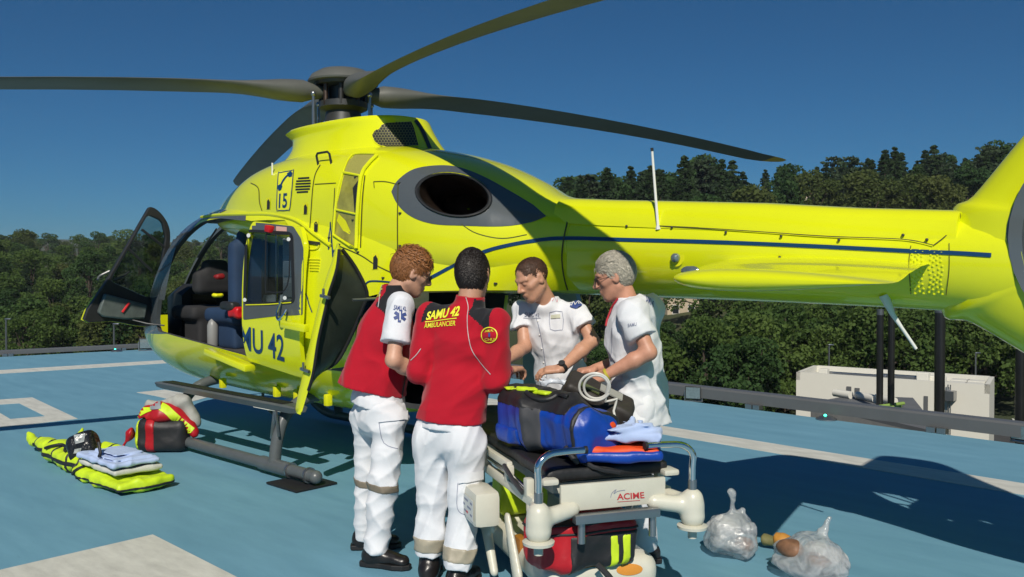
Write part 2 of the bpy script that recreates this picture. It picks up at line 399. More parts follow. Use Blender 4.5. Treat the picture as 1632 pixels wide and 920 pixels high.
# ------------------------------------------------------------------ the setting: landing deck
def deck_material():
    m = bpy.data.materials.new("deck_paint"); m.use_nodes = True; N = m.node_tree.nodes; L = m.node_tree.links; b = N["Principled BSDF"]
    tc = N.new("ShaderNodeTexCoord")
    mp = N.new("ShaderNodeMapping"); mp.inputs["Scale"].default_value = (0.6, 3.2, 1); mp.inputs["Rotation"].default_value = (0, 0, R(52)); L.new(tc.outputs["Object"], mp.inputs[0])
    n1 = N.new("ShaderNodeTexNoise"); n1.inputs["Scale"].default_value = 1.6; n1.inputs["Detail"].default_value = 8; n1.inputs["Roughness"].default_value = 0.7; L.new(mp.outputs[0], n1.inputs[0])
    n2 = N.new("ShaderNodeTexNoise"); n2.inputs["Scale"].default_value = 220; n2.inputs["Detail"].default_value = 2; L.new(tc.outputs["Object"], n2.inputs[0])
    n3 = N.new("ShaderNodeTexNoise"); n3.inputs["Scale"].default_value = 9; n3.inputs["Detail"].default_value = 9; n3.inputs["Roughness"].default_value = 0.75; L.new(mp.outputs[0], n3.inputs[0])
    cr = N.new("ShaderNodeValToRGB"); e = cr.color_ramp.elements; e[0].position = 0.30; e[0].color = (0.125, 0.285, 0.385, 1); e[1].position = 0.72; e[1].color = (0.165, 0.355, 0.465, 1)
    L.new(n1.outputs["Fac"], cr.inputs[0])
    # pale scuffs and a few dark drips
    c2 = N.new("ShaderNodeValToRGB"); e = c2.color_ramp.elements; e[0].position = 0.61; e[0].color = (0, 0, 0, 1); e[1].position = 0.72; e[1].color = (0.5, 0.5, 0.5, 1); L.new(n3.outputs["Fac"], c2.inputs[0])
    mx = N.new("ShaderNodeMix"); mx.data_type = 'RGBA'; L.new(c2.outputs[0], mx.inputs[0]); L.new(cr.outputs[0], mx.inputs[6]); mx.inputs[7].default_value = (0.27, 0.45, 0.53, 1)
    c3 = N.new("ShaderNodeValToRGB"); e = c3.color_ramp.elements; e[0].position = 0.26; e[0].color = (0.45, 0.45, 0.45, 1); e[1].position = 0.40; e[1].color = (0, 0, 0, 1); L.new(n3.outputs["Fac"], c3.inputs[0])
    m2 = N.new("ShaderNodeMix"); m2.data_type = 'RGBA'; L.new(c3.outputs[0], m2.inputs[0]); L.new(mx.outputs[2], m2.inputs[6]); m2.inputs[7].default_value = (0.09, 0.19, 0.25, 1)
    L.new(m2.outputs[2], b.inputs["Base Color"])
    mr = N.new("ShaderNodeMapRange"); mr.inputs[3].default_value = 0.5; mr.inputs[4].default_value = 0.8; L.new(n1.outputs["Fac"], mr.inputs[0]); L.new(mr.outputs[0], b.inputs["Roughness"])
    b.inputs["Specular IOR Level"].default_value = 0.3
    bp = N.new("ShaderNodeBump"); bp.inputs["Strength"].default_value = 0.25; bp.inputs["Distance"].default_value = 0.004; L.new(n2.outputs["Fac"], bp.inputs["Height"]); L.new(bp.outputs[0], b.inputs["Normal"])
    MATS["deck_paint"] = m; return m
DECK = deck_material()
LINE = mat("line_paint", (0.58, 0.58, 0.52), 0.7, var=0.16, scale=3.5, bump=0.2, bscale=200, bdist=0.003, stretch=(1, 3, 1))
CONC = mat("concrete", (0.30, 0.29, 0.27), 0.85, var=0.12, scale=3, bump=0.2, bscale=40)
RAILGREY = mat("rail_grey", (0.13, 0.135, 0.14), 0.5, metal=0.2, var=0.06, scale=4)
DARKGREY = mat("dark_grey_metal", (0.045, 0.047, 0.05), 0.45, metal=0.3, var=0.1)
STEEL = mat("steel", (0.35, 0.36, 0.37), 0.32, metal=0.9, var=0.06)
CHROME = mat("chrome", (0.75, 0.76, 0.77), 0.10, metal=1.0, var=0.03)
LENS = mat("lamp_glass", (0.30, 0.35, 0.35), 0.08, metal=0.7, var=0.2, scale=40)
corner = Vector((-11.37, 5.71))
eL = Vector((0.478, 3.098)).normalized(); eR = Vector((3.974, -0.309)).normalized()       # directions of the two deck edges
cL = corner - eL * 32; cR = corner + eR * 32
near = cR - eL * 32
mb = MB()
poly = [(cL.x, cL.y, 0), (near.x, near.y, 0), (cR.x, cR.y, 0), (corner.x, corner.y, 0)]
mb.prism([(x, y, -0.6) for x, y, z in poly], (0, 0, 0.6))
deck = mb.build("helipad_deck", DECK, sm=False); _tag(deck, "blue painted rooftop landing deck under the helicopter", kind="structure")
def marking(pxs, z=0.004):
    m_ = MB(); P = [at_z(a, b, 0) for a, b in pxs]; m_.prism([(p.x, p.y, 0.0005) for p in P], (0, 0, z)); return m_
def ground_line(a, b, w, ext0, ext1):
    a = Vector(a); b = Vector(b); t = (b - a).normalized(); n_ = Vector((-t.y, t.x)); a = a - t * ext0; b = b + t * ext1
    m_ = MB(); q = [a, b, b + n_ * w, a + n_ * w]; m_.prism([(p.x, p.y, 0.0005) for p in q], (0, 0, 0.004)); return m_
def line_obj(m_):
    o = m_.build("painted_line", LINE, deck, sm=False); return o
line_obj(ground_line((-9.555, 0.121), (-9.13, 3.053), -0.58, 25, 1.2))
line_obj(ground_line((1.243, 3.061), (4.655, 2.798), -0.37, 9.9, 14))
ho = line_obj(marking([(243.6, 853), (375.8, 920), (560, 1012), (-300, 1230), (-420, 1007)]))
mk = MB()
for q in ([(-120, 645.5), (51.4, 634), (30.4, 643.1), (-120, 653)], [(51.4, 634), (123.5, 667.8), (72.5, 664), (30.4, 643.1)], [(72.5, 664), (123.5, 667.8), (-120, 696), (-120, 679.5)], [(-60, 663), (0, 658.8), (15.7, 668.2), (-60, 675.4)]):
    P = [at_z(a, b, 0) for a, b in q]; mk.prism([(p.x, p.y, 0.0005) for p in P], (0, 0, 0.004))
mk.build("painted_figure", LINE, deck, sm=False)
line_obj(marking([(218, 626), (262, 621.5), (330, 634), (297, 643), (285, 640.5), (246, 631)]))
# edge rail: a raised grey box beam outside the deck on brackets
def edge_rail(name, a, b, label, out, hz=1.0):
    a = Vector(a); b = Vector(b); t = (b - a).normalized(); n_ = Vector((-t.y, t.x)) * out
    root = empty(name, (a.x, a.y, 0), label, "rail")
    m_ = MB(); p0 = a + n_ * 0.05; p1 = b + n_ * 0.05
    prof = [(0.0, 0.05 * hz), (0.0, 0.165 * hz), (0.02, 0.185 * hz), (0.16, 0.185 * hz), (0.16, 0.05 * hz)]
    for_ring = lambda p: [Vector((p.x + n_.x * u, p.y + n_.y * u, z)) for u, z in prof]
    m_.loft([for_ring(p0), for_ring(p1)]); m_.build("beam", RAILGREY, root, sm=False)
    L_ = (b - a).length; k = 0
    while 0.6 + k * 2.05 < L_:
        p = a + t * (0.6 + k * 2.05); m2 = MB(); rot = Matrix.Rotation(math.atan2(t.y, t.x), 3, 'Z')
        for dx in (-0.05, 0.05): m2.box((p.x + t.x * dx + n_.x * 0.03, p.y + t.y * dx + n_.y * 0.03, 0.03), (0.085, 0.09, 0.058), rot, 0.006)
        m2.build("bracket", STEEL, root, sm=False); k += 1
    return root
edge_rail("edge_rail", corner, cR, "grey edge rail on brackets along the deck's right side before the trees", 1.0)
edge_rail("edge_rail", cL, corner, "low grey edge rail along the deck's left side before the hill", 1.0, 0.62)
def floodlight(p, face, label, s=1.0):
    root = empty("floodlight", (p[0], p[1], 0), label, "floodlight", "floodlights round the deck")
    f = Vector(face).normalized(); rot = Vector((f.x, f.y, 0)).to_track_quat('X', 'Z').to_matrix()
    def W(v): return Vector((p[0], p[1], 0)) + rot @ (Vector(v) * s)
    m_ = MB(); rg = lambda x, w, h: [W((x, a * w, 0.13 + b * h)) for a, b in ((-1, -1), (1, -1), (1, 1), (-1, 1))]
    m_.loft([rg(-0.10, 0.07, 0.05), rg(-0.02, 0.10, 0.085), rg(0.05, 0.115, 0.095), rg(0.055, 0.115, 0.095)]); bevel(m_.build("housing", DARKGREY, root), 0.01)
    m_ = MB(); m_.prism([W((0.056, a * 0.10, 0.13 + b * 0.08)) for a, b in ((-1, -1), (1, -1), (1, 1), (-1, 1))], rot @ Vector((0.008 * s, 0, 0))); m_.build("lens", LENS, root, sm=False)
    m_ = MB()
    for sd in (-1, 1): m_.box(W((0, sd * 0.125 , 0.08)), (0.03 * s, 0.012 * s, 0.16 * s), rot)
    m_.box(W((0, 0, 0.006)), (0.08 * s, 0.26 * s, 0.012), rot); m_.build("bracket", STEEL, root, sm=False)
q = at_z(233, 559, 0.0); floodlight((q.x, q.y), (1, -0.5, 0), "small black floodlight on the deck's left edge by the nose", 1.15)
q = at_z(1104, 640, 0.0); floodlight((q.x, q.y + 0.02), (0.4, -1, 0), "black floodlight at the rail beside the grey-haired doctor", 0.85)
q = at_z(1628, 706, 0.0); floodlight((q.x, q.y + 0.02), (-0.2, -1, 0), "black floodlight at the rail cut by the right frame edge", 0.75)
GREEN = mat("green_led", (0.0, 0.5, 0.3), 0.3, var=0, emit=(0.05, 1.0, 0.6), estr=6)
def led(px, py, label):
    p = at_z(px, py, 0.0); root = empty("deck_light", p, label, "light", "green deck edge lights")
    m_ = MB(); m_.lathe([(0.001, 0.05), (0.05, 0.045), (0.075, 0.03), (0.11, 0.012), (0.11, 0.001)], p, 20); m_.build("housing", STEEL, root)
    m_ = MB(); m_.sphere(p + Vector((0.0, -0.03, 0.048)), 0.016, 10, 6); m_.build("lens", GREEN, root)
led(186, 560.5, "green light on the deck's left edge"); led(1317, 669, "green light at the foot of the right-hand rail")
# ------------------------------------------------------------------ the helicopter
YELLOW = mat("yellow_paint", (0.73, 0.765, 0.008), 0.22, var=0.03, scale=3, coat=0.5)
YELLOWM = mat("yellow_trim", (0.74, 0.73, 0.01), 0.4, var=0.05)
GREYP = mat("grey_paint", (0.085, 0.098, 0.105), 0.22, var=0.05, coat=0.5)
BLACKR = mat("black_rubber", (0.012, 0.012, 0.013), 0.6, var=0.1)
BLACKP = mat("black_plastic", (0.02, 0.021, 0.022), 0.45, var=0.15, scale=12)
INTERIOR = mat("cabin_lining", (0.05, 0.052, 0.055), 0.7, var=0.2, scale=8)
BLUEP = mat("blue_letter", (0.006, 0.045, 0.13), 0.35, var=0.05)
SEAM = mat("panel_seam", (0.06, 0.06, 0.01), 0.6, var=0.1)
BLADE = mat("blade_grey", (0.105, 0.108, 0.095), 0.5, var=0.10, scale=4)
BLADETIP = mat("blade_tip", (0.62, 0.36, 0.06), 0.5, var=0.2)
SKIDG = mat("skid_grey", (0.095, 0.105, 0.108), 0.35, var=0.12, scale=10)
GLASS = glass("canopy_glass", (0.8, 0.86, 0.84), 0.8)
GLASSD = glass("door_glass", (0.8, 0.85, 0.88), 0.85)
WHITEP = mat("white_paint", (0.75, 0.75, 0.72), 0.4, var=0.05)
REDP = mat("red_plastic", (0.55, 0.01, 0.015), 0.4, var=0.1)
MESHM = mat("grille_wire", (0.25, 0.24, 0.10), 0.5, metal=0.3, var=0.1)
HOT = mat("exhaust_metal", (0.10, 0.07, 0.055), 0.38, metal=0.85, var=0.5, scale=7, rvar=0.12)

heli = empty("helicopter", (0, 0, 0), "bright yellow rescue helicopter with open doors standing on the blue deck", "helicopter")

def interp(st, x):
    """smooth (Catmull-Rom) table look-up"""
    xs = [s[0] for s in st]; n = len(xs)
    if x <= xs[0]: return list(st[0][1:])
    if x >= xs[-1]: return list(st[-1][1:])
    i = max(j for j in range(n - 1) if xs[j] <= x); h = xs[i + 1] - xs[i]; t = (x - xs[i]) / h; out = []
    for k in range(1, len(st[0])):
        y0, y1 = st[i][k], st[i + 1][k]
        m0 = (y1 - st[i - 1][k]) / (xs[i + 1] - xs[i - 1]) if i > 0 else (y1 - y0) / h
        m1 = (st[i + 2][k] - y0) / (xs[i + 2] - xs[i]) if i + 2 < n else (y1 - y0) / h
        d = (y1 - y0) / h
        if d == 0 or m0 * d < 0: m0 = 0
        if d == 0 or m1 * d < 0: m1 = 0
        out.append((2 * t**3 - 3 * t**2 + 1) * y0 + (t**3 - 2 * t**2 + t) * h * m0 + (-2 * t**3 + 3 * t**2) * y1 + (t**3 - t**2) * h * m1)
    return out
def se_ring(x, zb, zt, hw, zc, nu, nl, n=72, off=0.0):
    zb += -off; zt += off; hw += off; out = []
    for k in range(n):
        t = 2 * PI * (k + 0.5) / n; c, s_ = math.cos(t), math.sin(t); e = nu if s_ > 0 else nl
        y = hw * math.copysign(abs(c) ** (2 / e), c); z = zc + ((zt - zc) if s_ > 0 else (zc - zb)) * math.copysign(abs(s_) ** (2 / e), s_)
        out.append(Vector((x, y, z)))
    return out
#        x      zb    zt    hw    zc    nu   nl
CAB = [(-3.12, 0.98, 1.10, 0.06, 1.04, 2.0, 2.0), (-3.06, 0.84, 1.24, 0.24, 1.04, 2.0, 2.0), (-2.90, 0.70, 1.46, 0.43, 1.06, 2.1, 2.1), (-2.60, 0.59, 1.76, 0.61, 1.10, 2.3, 2.2), (-2.30, 0.53, 1.98, 0.71, 1.15, 2.5, 2.3),
       (-1.90, 0.49, 2.14, 0.775, 1.2, 2.8, 2.4), (-1.40, 0.47, 2.23, 0.80, 1.25, 3.2, 2.4), (-0.60, 0.45, 2.27, 0.81, 1.25, 3.6, 2.4), (0.4, 0.45, 2.25, 0.81, 1.25, 3.6, 2.4), (0.9, 0.47, 2.24, 0.80, 1.25, 3.4, 2.4),
       (1.3, 0.56, 2.22, 0.775, 1.3, 3.2, 2.4), (1.7, 0.78, 2.2, 0.69, 1.45, 3.0, 2.4), (2.1, 1.10, 2.16, 0.55, 1.62, 2.6, 2.3), (2.45, 1.33, 2.10, 0.40, 1.72, 2.3, 2.2), (2.75, 1.44, 2.04, 0.30, 1.75, 2.1, 2.1)]
def loft_mesh(tab, x0, x1, step, off=0.0, inner=None):
    n = int(round((x1 - x0) / step)); xs = [x0 + (x1 - x0) * i / n for i in range(n + 1)]
    m_ = MB(); m_.loft([se_ring(x, *interp(tab, x), off=off) for x in xs])
    me = m_.mesh("hull")
    if inner is None: return me
    m2 = MB(); m2.loft([se_ring(x, *interp(tab, x), off=-inner) for x in xs[2:-1]]); me2 = m2.mesh("in")
    bm = bmesh.new(); bm.from_mesh(me2); bmesh.ops.reverse_faces(bm, faces=bm.faces[:]); bm.from_mesh(me); bm.to_mesh(me); bm.free(); return me
cab_outer = loft_mesh(CAB, -3.12, 2.75, 0.09)
cab_shell = loft_mesh(CAB, -3.12, 2.75, 0.09, inner=0.04)
def side_prism(poly, y0, y1):
    m_ = MB(); m_.prism([(p[0], y0, p[1]) for p in poly], (0, y1 - y0, 0)); return m_
def pxz(pts, y): return [((q := at_y(a, b, y)).x, q.z) for a, b in pts]
# port opening: pilot door and cabin door are one long gap
open_px = [(253, 522), (258, 470), (272, 408), (296, 362), (318, 350), (352, 348), (395, 352), (470, 372), (470, 585), (392, 566), (330, 548), (268, 531)]
OPEN = smoothpoly([Vector((a, b, 0)) for a, b in pxz(open_px, -0.745)], 3)
OPEN = [(p.x, p.y) for p in OPEN]
SCREEN = [(-3.4, 1.12), (-2.30, 1.16), (-2.22, 1.3), (-1.80, 1.94), (-1.72, 2.06), (-2.0, 2.6), (-3.4, 2.6)]
STARW = rpoly([(-2.0, 1.12), (-1.0, 1.12), (-1.0, 1.98), (-1.58, 2.0)], 0.1); STARC = rpoly([(-0.75, 1.25), (0.25, 1.25), (0.25, 1.95), (-0.75, 1.95)], 0.1)
CLAM = [(1.22, 0.55), (1.16, 0.95), (1.24, 1.40), (1.5, 1.455), (2.2, 1.47), (2.9, 1.47), (2.9, 0.2), (1.5, 0.2)]
cutters = [side_prism(OPEN, -1.3, -0.35), side_prism(SCREEN, -1.2, -0.025), side_prism(SCREEN, 0.025, 1.2), side_prism(STARW, 0.35, 1.3), side_prism(STARC, 0.35, 1.3), side_prism(CLAM, -1.2, 1.2)]
hull_me = boolean(cab_shell, cutters); smooth(hull_me, 35)
hull = mesh_obj("fuselage", hull_me, YELLOW, heli)
for nm, po, a, b in (("windscreen", SCREEN, -1.2, -0.025), ("windscreen", SCREEN, 0.025, 1.2), ("door_window", STARW, 0.35, 1.3), ("cabin_window", STARC, 0.35, 1.3)):
    thin = loft_mesh(CAB, -3.12, 2.75, 0.09, off=-0.012, inner=0.012)
    g_ = boolean(thin, [side_prism(po, a, b)], 'INTERSECT'); smooth(g_, 35); mesh_obj(nm, g_, GLASS, hull)
# ---- upper deck and engine cowling
COWL = [(-1.74, 2.10, 2.18, 0.10, 2.14, 2, 2), (-1.66, 2.0, 2.255, 0.24, 2.10, 2, 2), (-1.5, 1.95, 2.335, 0.38, 2.08, 2.2, 2), (-1.2, 1.9, 2.445, 0.50, 2.08, 2.4, 2), (-0.75, 1.85, 2.56, 0.61, 2.08, 2.6, 2.2), (-0.2, 1.75, 2.61, 0.68, 2.05, 2.9, 2.4),
        (0.4, 1.6, 2.615, 0.72, 2.0, 3.0, 2.6), (1.0, 1.46, 2.58, 0.735, 1.95, 2.8, 2.8), (1.4, 1.44, 2.51, 0.73, 1.9, 2.6, 2.8), (1.8, 1.44, 2.40, 0.69, 1.85, 2.35, 2.6), (2.15, 1.44, 2.26, 0.58, 1.8, 2.2, 2.4), (2.45, 1.45, 2.12, 0.42, 1.77, 2.1, 2.2), (2.75, 1.46, 2.055, 0.315, 1.75, 2.05, 2.1)]
cowl_me = loft_mesh(COWL, -1.74, 2.75, 0.07)
EX = Vector((2.02, -0.56, 2.10))            # middle of the port exhaust
ex_ax = Vector((0.72, -0.62, 0.20)).normalized()
def exhaust_ring(c, ax, a, b, n=32, tilt=-0.12):
    s1 = Vector((ax.y, -ax.x, 0)).normalized(); s1 = -s1; s2 = ax.cross(s1)
    if s2.z < 0: s2 = -s2
    return [c + s1 * (math.cos(t) * a) + s2 * (math.sin(t) * b) + s2 * (tilt * math.cos(t) * a) for t in [2 * PI * k / n for k in range(n)]]
cowl_bvh0 = bvh_of(cowl_me)
def hitpx(px, py, bvh):
    h, no, i, d = bvh.ray_cast(CAM_POS, ray(px, py)); return h, no
def ell_px(cx, cy, a, b, tilt, n=36): return [(cx + a * math.cos(t) * math.cos(tilt) - b * math.sin(t) * math.sin(tilt), cy + a * math.cos(t) * math.sin(tilt) + b * math.sin(t) * math.cos(tilt)) for t in [2 * PI * k / n for k in range(n)]]
ex_out = [hitpx(a, b, cowl_bvh0)[0] for a, b in ell_px(723, 311, 59, 33, R(9))]
ctr = sum(ex_out, Vector()) / len(ex_out)
axo = Vector((0.55, -0.80, 0.10)).normalized()
def ring_mod(s, push): return [ctr + (p - ctr) * s + axo * push for p in ex_out]
cut = MB(); cut.loft([ring_mod(1.0, -0.55), ring_mod(1.0, 0.4)])
cowl_me2 = boolean(cowl_me, [cut]); smooth(cowl_me2, 35)
cowl = mesh_obj("engine_cowling", cowl_me2, YELLOW, heli)
hull.data = boolean(hull_me, [cut]); smooth(hull.data, 35); hull.data.materials.clear()
for q in (YELLOW, INTERIOR, GREYP): hull.data.materials.append(q)
for p in hull.data.polygons:
    c = p.center; rad = Vector((0, c.y, c.z - 1.3))
    p.material_index = 1 if p.normal.dot(rad) < -0.02 and c.x < 2.4 else 2 if (c.x < -1.42 and c.z > 1.0) else 0
surf = bvh_of(cab_outer, cowl_me)          # outer skin, for wrapping seams and lettering
pp = MB(); pp.loft([ring_mod(1.06, 0.004), ring_mod(1.03, 0.018), ring_mod(0.985, 0.02), ring_mod(0.95, 0.012), ring_mod(0.90, -0.05), ring_mod(0.97, -0.02)], cap=False)
pp.build("exhaust_lip", BLACKP, cowl)
pp = MB(); pp.loft([ring_mod(0.93, 0.0), ring_mod(0.84, -0.10), ring_mod(0.78, -0.30), ring_mod(0.74, -0.52), ring_mod(0.05, -0.53)], cap=False); pp.build("exhaust_pipe", HOT, cowl)
# starboard exhaust mirrored
me = pp.mesh("exhaust_pipe"); me.transform(Matrix.Scale(-1, 4, (0, 1, 0))); smooth(me); mesh_obj("exhaust_pipe", me, HOT, cowl)
# grey lens-shaped paint round the exhaust (with the hole left free)
lens = smoothpoly([(624, 306, 0), (634, 288, 0), (660, 270, 0), (700, 264, 0), (735, 268, 0), (775, 284, 0), (820, 309, 0), (850, 327, 0)], 5, False) + smoothpoly([(871, 345, 0), (845, 355, 0), (800, 361, 0), (740, 360, 0), (690, 357, 0), (655, 345, 0), (634, 326, 0), (624, 306, 0)], 5, False)[:-1]
hole = [Vector((a, b, 0)) for a, b in ell_px(723, 311, 61.5, 35.5, R(9), 48)]
bm = bmesh.new(); vo = [bm.verts.new(p) for p in lens]; vi = [bm.verts.new(p) for p in hole]
eo = [bm.edges.new((vo[i], vo[(i + 1) % len(vo)])) for i in range(len(vo))]; ei = [bm.edges.new((vi[i], vi[(i + 1) % len(vi)])) for i in range(len(vi))]
bmesh.ops.triangle_fill(bm, use_beauty=True, edges=eo + ei); grid_cut(bm, 9.0)
wrap(bm, pix, bvh_of(cowl_me2), 0.003, "exhaust_surround", GREYP, cowl)
def decal(polys, name, material, parent, off=0.003, cell=6.0, bvh=None):
    return wrap(flat_mesh(polys, cell), pix, bvh or surf, off, name, material, parent)
def px_line(pts, w, name, material, parent, n=6, off=0.0035, bvh=None, cell=8.0):
    P = smoothpoly([Vector((a, b, 0)) for a, b in pts], n, False); return decal(strip_poly(P, w), name, material, parent, off, cell, bvh)
def px_tube(pts, r_, name, material, parent, off=0.01, n=4, bvh=None, seg=8):
    P = smoothpoly([Vector((a, b, 0)) for a, b in pts], n, False) if n > 1 else [Vector((a, b, 0)) for a, b in pts]; out = []
    for p in P:
        h, no = hitpx(p.x, p.y, bvh or surf)
        if h is not None:
            if no.dot(ray(p.x, p.y)) > 0: no = -no
            out.append(h + no * off)
    if len(out) < 2: return None
    m_ = MB(); m_.tube(out, r_, seg); return m_.build(name, material, parent)
# ---- mast fairing
def fr(z, xa, xb, hw, n=48, e=2.6):
    out = []
    for k in range(n):
        t = 2 * PI * k / n; c, s_ = math.cos(t), math.sin(t)
        out.append(Vector(((xa + xb) / 2 + (xb - xa) / 2 * math.copysign(abs(c) ** (2 / e), c), hw * math.copysign(abs(s_) ** (2 / e), s_), z)))
    return out
FA = [(2.40, -0.95, 1.42, 0.56), (2.52, -0.76, 1.22, 0.47), (2.62, -0.60, 1.12, 0.415), (2.72, -0.52, 1.05, 0.385), (2.80, -0.52, 1.0, 0.375), (2.86, -0.60, 0.965, 0.385), (2.885, -0.64, 0.95, 0.385), (2.895, -0.62, 0.94, 0.37)]
zz = [2.40 + 0.495 * i / 26 for i in range(27)]
fm = MB(); fm.loft([fr(2.40 + (z - 2.40) * 0.87, *interp(FA, z)) for z in zz]); fair_me = fm.mesh("mast_fairing"); smooth(fair_me, 40)
fair = mesh_obj("mast_fairing", fair_me, YELLOW, heli); fair_bvh = bvh_of(fair_me)
GR = [(593, 216), (597, 209), (604, 206), (609, 199), (617, 196), (655, 194), (660, 205), (664, 220), (667, 233), (645, 235), (615, 235), (604, 232), (597, 226)]
decal([GR], "air_intake", BLACKP, fair, 0.003, 8, fair_bvh)
def inside(p, poly):
    x, y = p; c = False; n = len(poly)
    for i in range(n):
        (x1, y1), (x2, y2) = poly[i], poly[i - 1]
        if (y1 > y) != (y2 > y) and x < (x2 - x1) * (y - y1) / (y2 - y1) + x1: c = not c
    return c
hexq = []; s_ = 2.7
for i in range(-2, 22):
    for j in range(-2, 22):
        cx = 592 + i * s_ * 1.732 + (j % 2) * s_ * 0.866; cy = 194 + j * s_ * 1.5
        for k in range(3):
            a = R(90 + 60 * k); b_ = R(150 + 60 * k); p = (cx + s_ * math.cos(a), cy + s_ * math.sin(a)); q = (cx + s_ * math.cos(b_), cy + s_ * math.sin(b_))
            if inside(p, GR) and inside(q, GR): hexq += strip_poly([p, q], 0.75)
decal(hexq, "grille", MESHM, fair, 0.008, 40, fair_bvh)
px_line([(662, 192), (671, 205), (680, 225), (687, 242)], 6, "rear_grille", DARKGREY, fair, 4, 0.004, fair_bvh)
px_line(GR + GR[:1], 1.2, "grille_edge", YELLOWM, fair, 1, 0.006, fair_bvh)
# grab handle on top of the cowling
h1, _ = hitpx(507, 262, surf); h2 = h1 + Vector((0.17, 0.0, 0.0))
up = Vector((0, -0.02, 0.085)); m_ = MB(); m_.tube([h1 - up * 0.6, h1 + up * 0.75, h1 + up * 0.95 + (h2 - h1) * 0.12, h2 + up * 0.95 - (h2 - h1) * 0.12, h2 + up * 0.75, h2 - up * 0.6], 0.009, 8); m_.build("grab_handle", BLACKP, cowl)
# ---- rotor
PHI = 1.223; ZR = 3.15
rotor = None
m_ = MB(); m_.lathe([(0.001, 0.225), (0.10, 0.218), (0.20, 0.195), (0.275, 0.15), (0.305, 0.10), (0.30, 0.085), (0.001, 0.085)], (0, 0, ZR), 36); hubcap = m_.build("hub_cap", BLADE, heli)
m_ = MB(); m_.lathe([(0.17, -0.30), (0.15, -0.16), (0.21, -0.13), (0.21, -0.08), (0.13, -0.07), (0.13, 0.05), (0.24, 0.06), (0.26, 0.10), (0.001, 0.11)], (0, 0, ZR), 28); hub = m_.build("rotor_hub", DARKGREY, heli)
for k in range(8):
    a = PHI + PI / 4 * k + 0.4; c, s1 = math.cos(a), math.sin(a); m_ = MB()
    m_.cyl((0.19 * c, 0.19 * s1, ZR - 0.12), (0.19 * c, 0.19 * s1, ZR + 0.09), 0.022, seg=10); m_.build("hub_bolt", BLACKP if k % 2 else HOT, hub)
def airfoil(chord, th, e, n=22):
    pts = []
    for k in range(n):
        t = 2 * PI * k / n; c, s1 = math.cos(t), math.sin(t)
        x = c * chord / 2; w = 1 if e <= 0 else (1 - e * (0.5 - 0.5 * c) ** 1.4)     # thin trailing edge
        pts.append((x, s1 * th / 2 * max(w, 0.06)))
    return pts
BL = [(0.16, 0.10, 0.10, 0, 0), (0.28, 0.16, 0.14, 0, 0), (0.36, 0.21, 0.19, 0, 4), (0.55, 0.25, 0.17, 0, 10), (0.75, 0.255, 0.115, 0.2, 16), (0.95, 0.26, 0.07, 0.5, 18), (1.2, 0.28, 0.052, 0.8, 18), (1.5, 0.289, 0.040, 0.9, 17), (2.2, 0.289, 0.036, 0.9, 14),
      (3.4, 0.289, 0.033, 0.9, 9), (4.5, 0.289, 0.030, 0.9, 6), (4.75, 0.28, 0.028, 0.9, 5), (4.92, 0.245, 0.025, 0.9, 5), (5.02, 0.19, 0.020, 0.9, 5), (5.08, 0.12, 0.014, 0.9, 5), (5.10, 0.06, 0.008, 0.9, 5)]
for kk in range(4):
    a = PHI + kk * PI / 2; d = Vector((math.cos(a), math.sin(a), 0)); tang = Vector((-d.y, d.x, 0))
    rings = []
    rs = sorted(set([b[0] for b in BL] + [0.45, 0.65, 0.85, 1.05, 1.35, 1.8, 2.6, 3.0, 3.8, 4.2]))
    for r_ in rs:
        ch, th, e, pit = interp(BL, r_); pit *= (-0.9, 1.0, 0.55, 1.0)[kk]; z = ZR - 0.41 * (max(r_ - 0.3, 0) / 4.8) ** 1.8 + 0.027 * r_ * d.y; sw = -0.11 * max(0, (r_ - 4.75) / 0.35) ** 1.6
        rings.append([d * r_ + tang * ((x + sw) * math.cos(R(pit)) - y * math.sin(R(pit))) + Vector((0, 0, z + x * math.sin(R(pit)) + y * math.cos(R(pit)))) for x, y in airfoil(ch, th, e)])
    it = [i for i, r_ in enumerate(rs) if r_ >= 4.85][0]
    m_ = MB(); m_.loft(rings[:it + 1]); b_ = m_.build("rotor_blade", BLADE, heli)
    m_ = MB(); m_.loft([[p + Vector((0, 0, 0.0)) for p in r2] for r2 in rings[it:]]); m_.build("blade_tip", BLADETIP, b_)
    m_ = MB(); p0 = d * 0.30 + tang * 0.14; m_.tube([p0 + Vector((0, 0, ZR - 0.32)), p0 + Vector((0, 0, ZR - 0.05))], 0.013, 8); m_.sphere(p0 + Vector((0, 0, ZR - 0.05)), 0.024, 10, 8); m_.build("pitch_link", STEEL, b_)
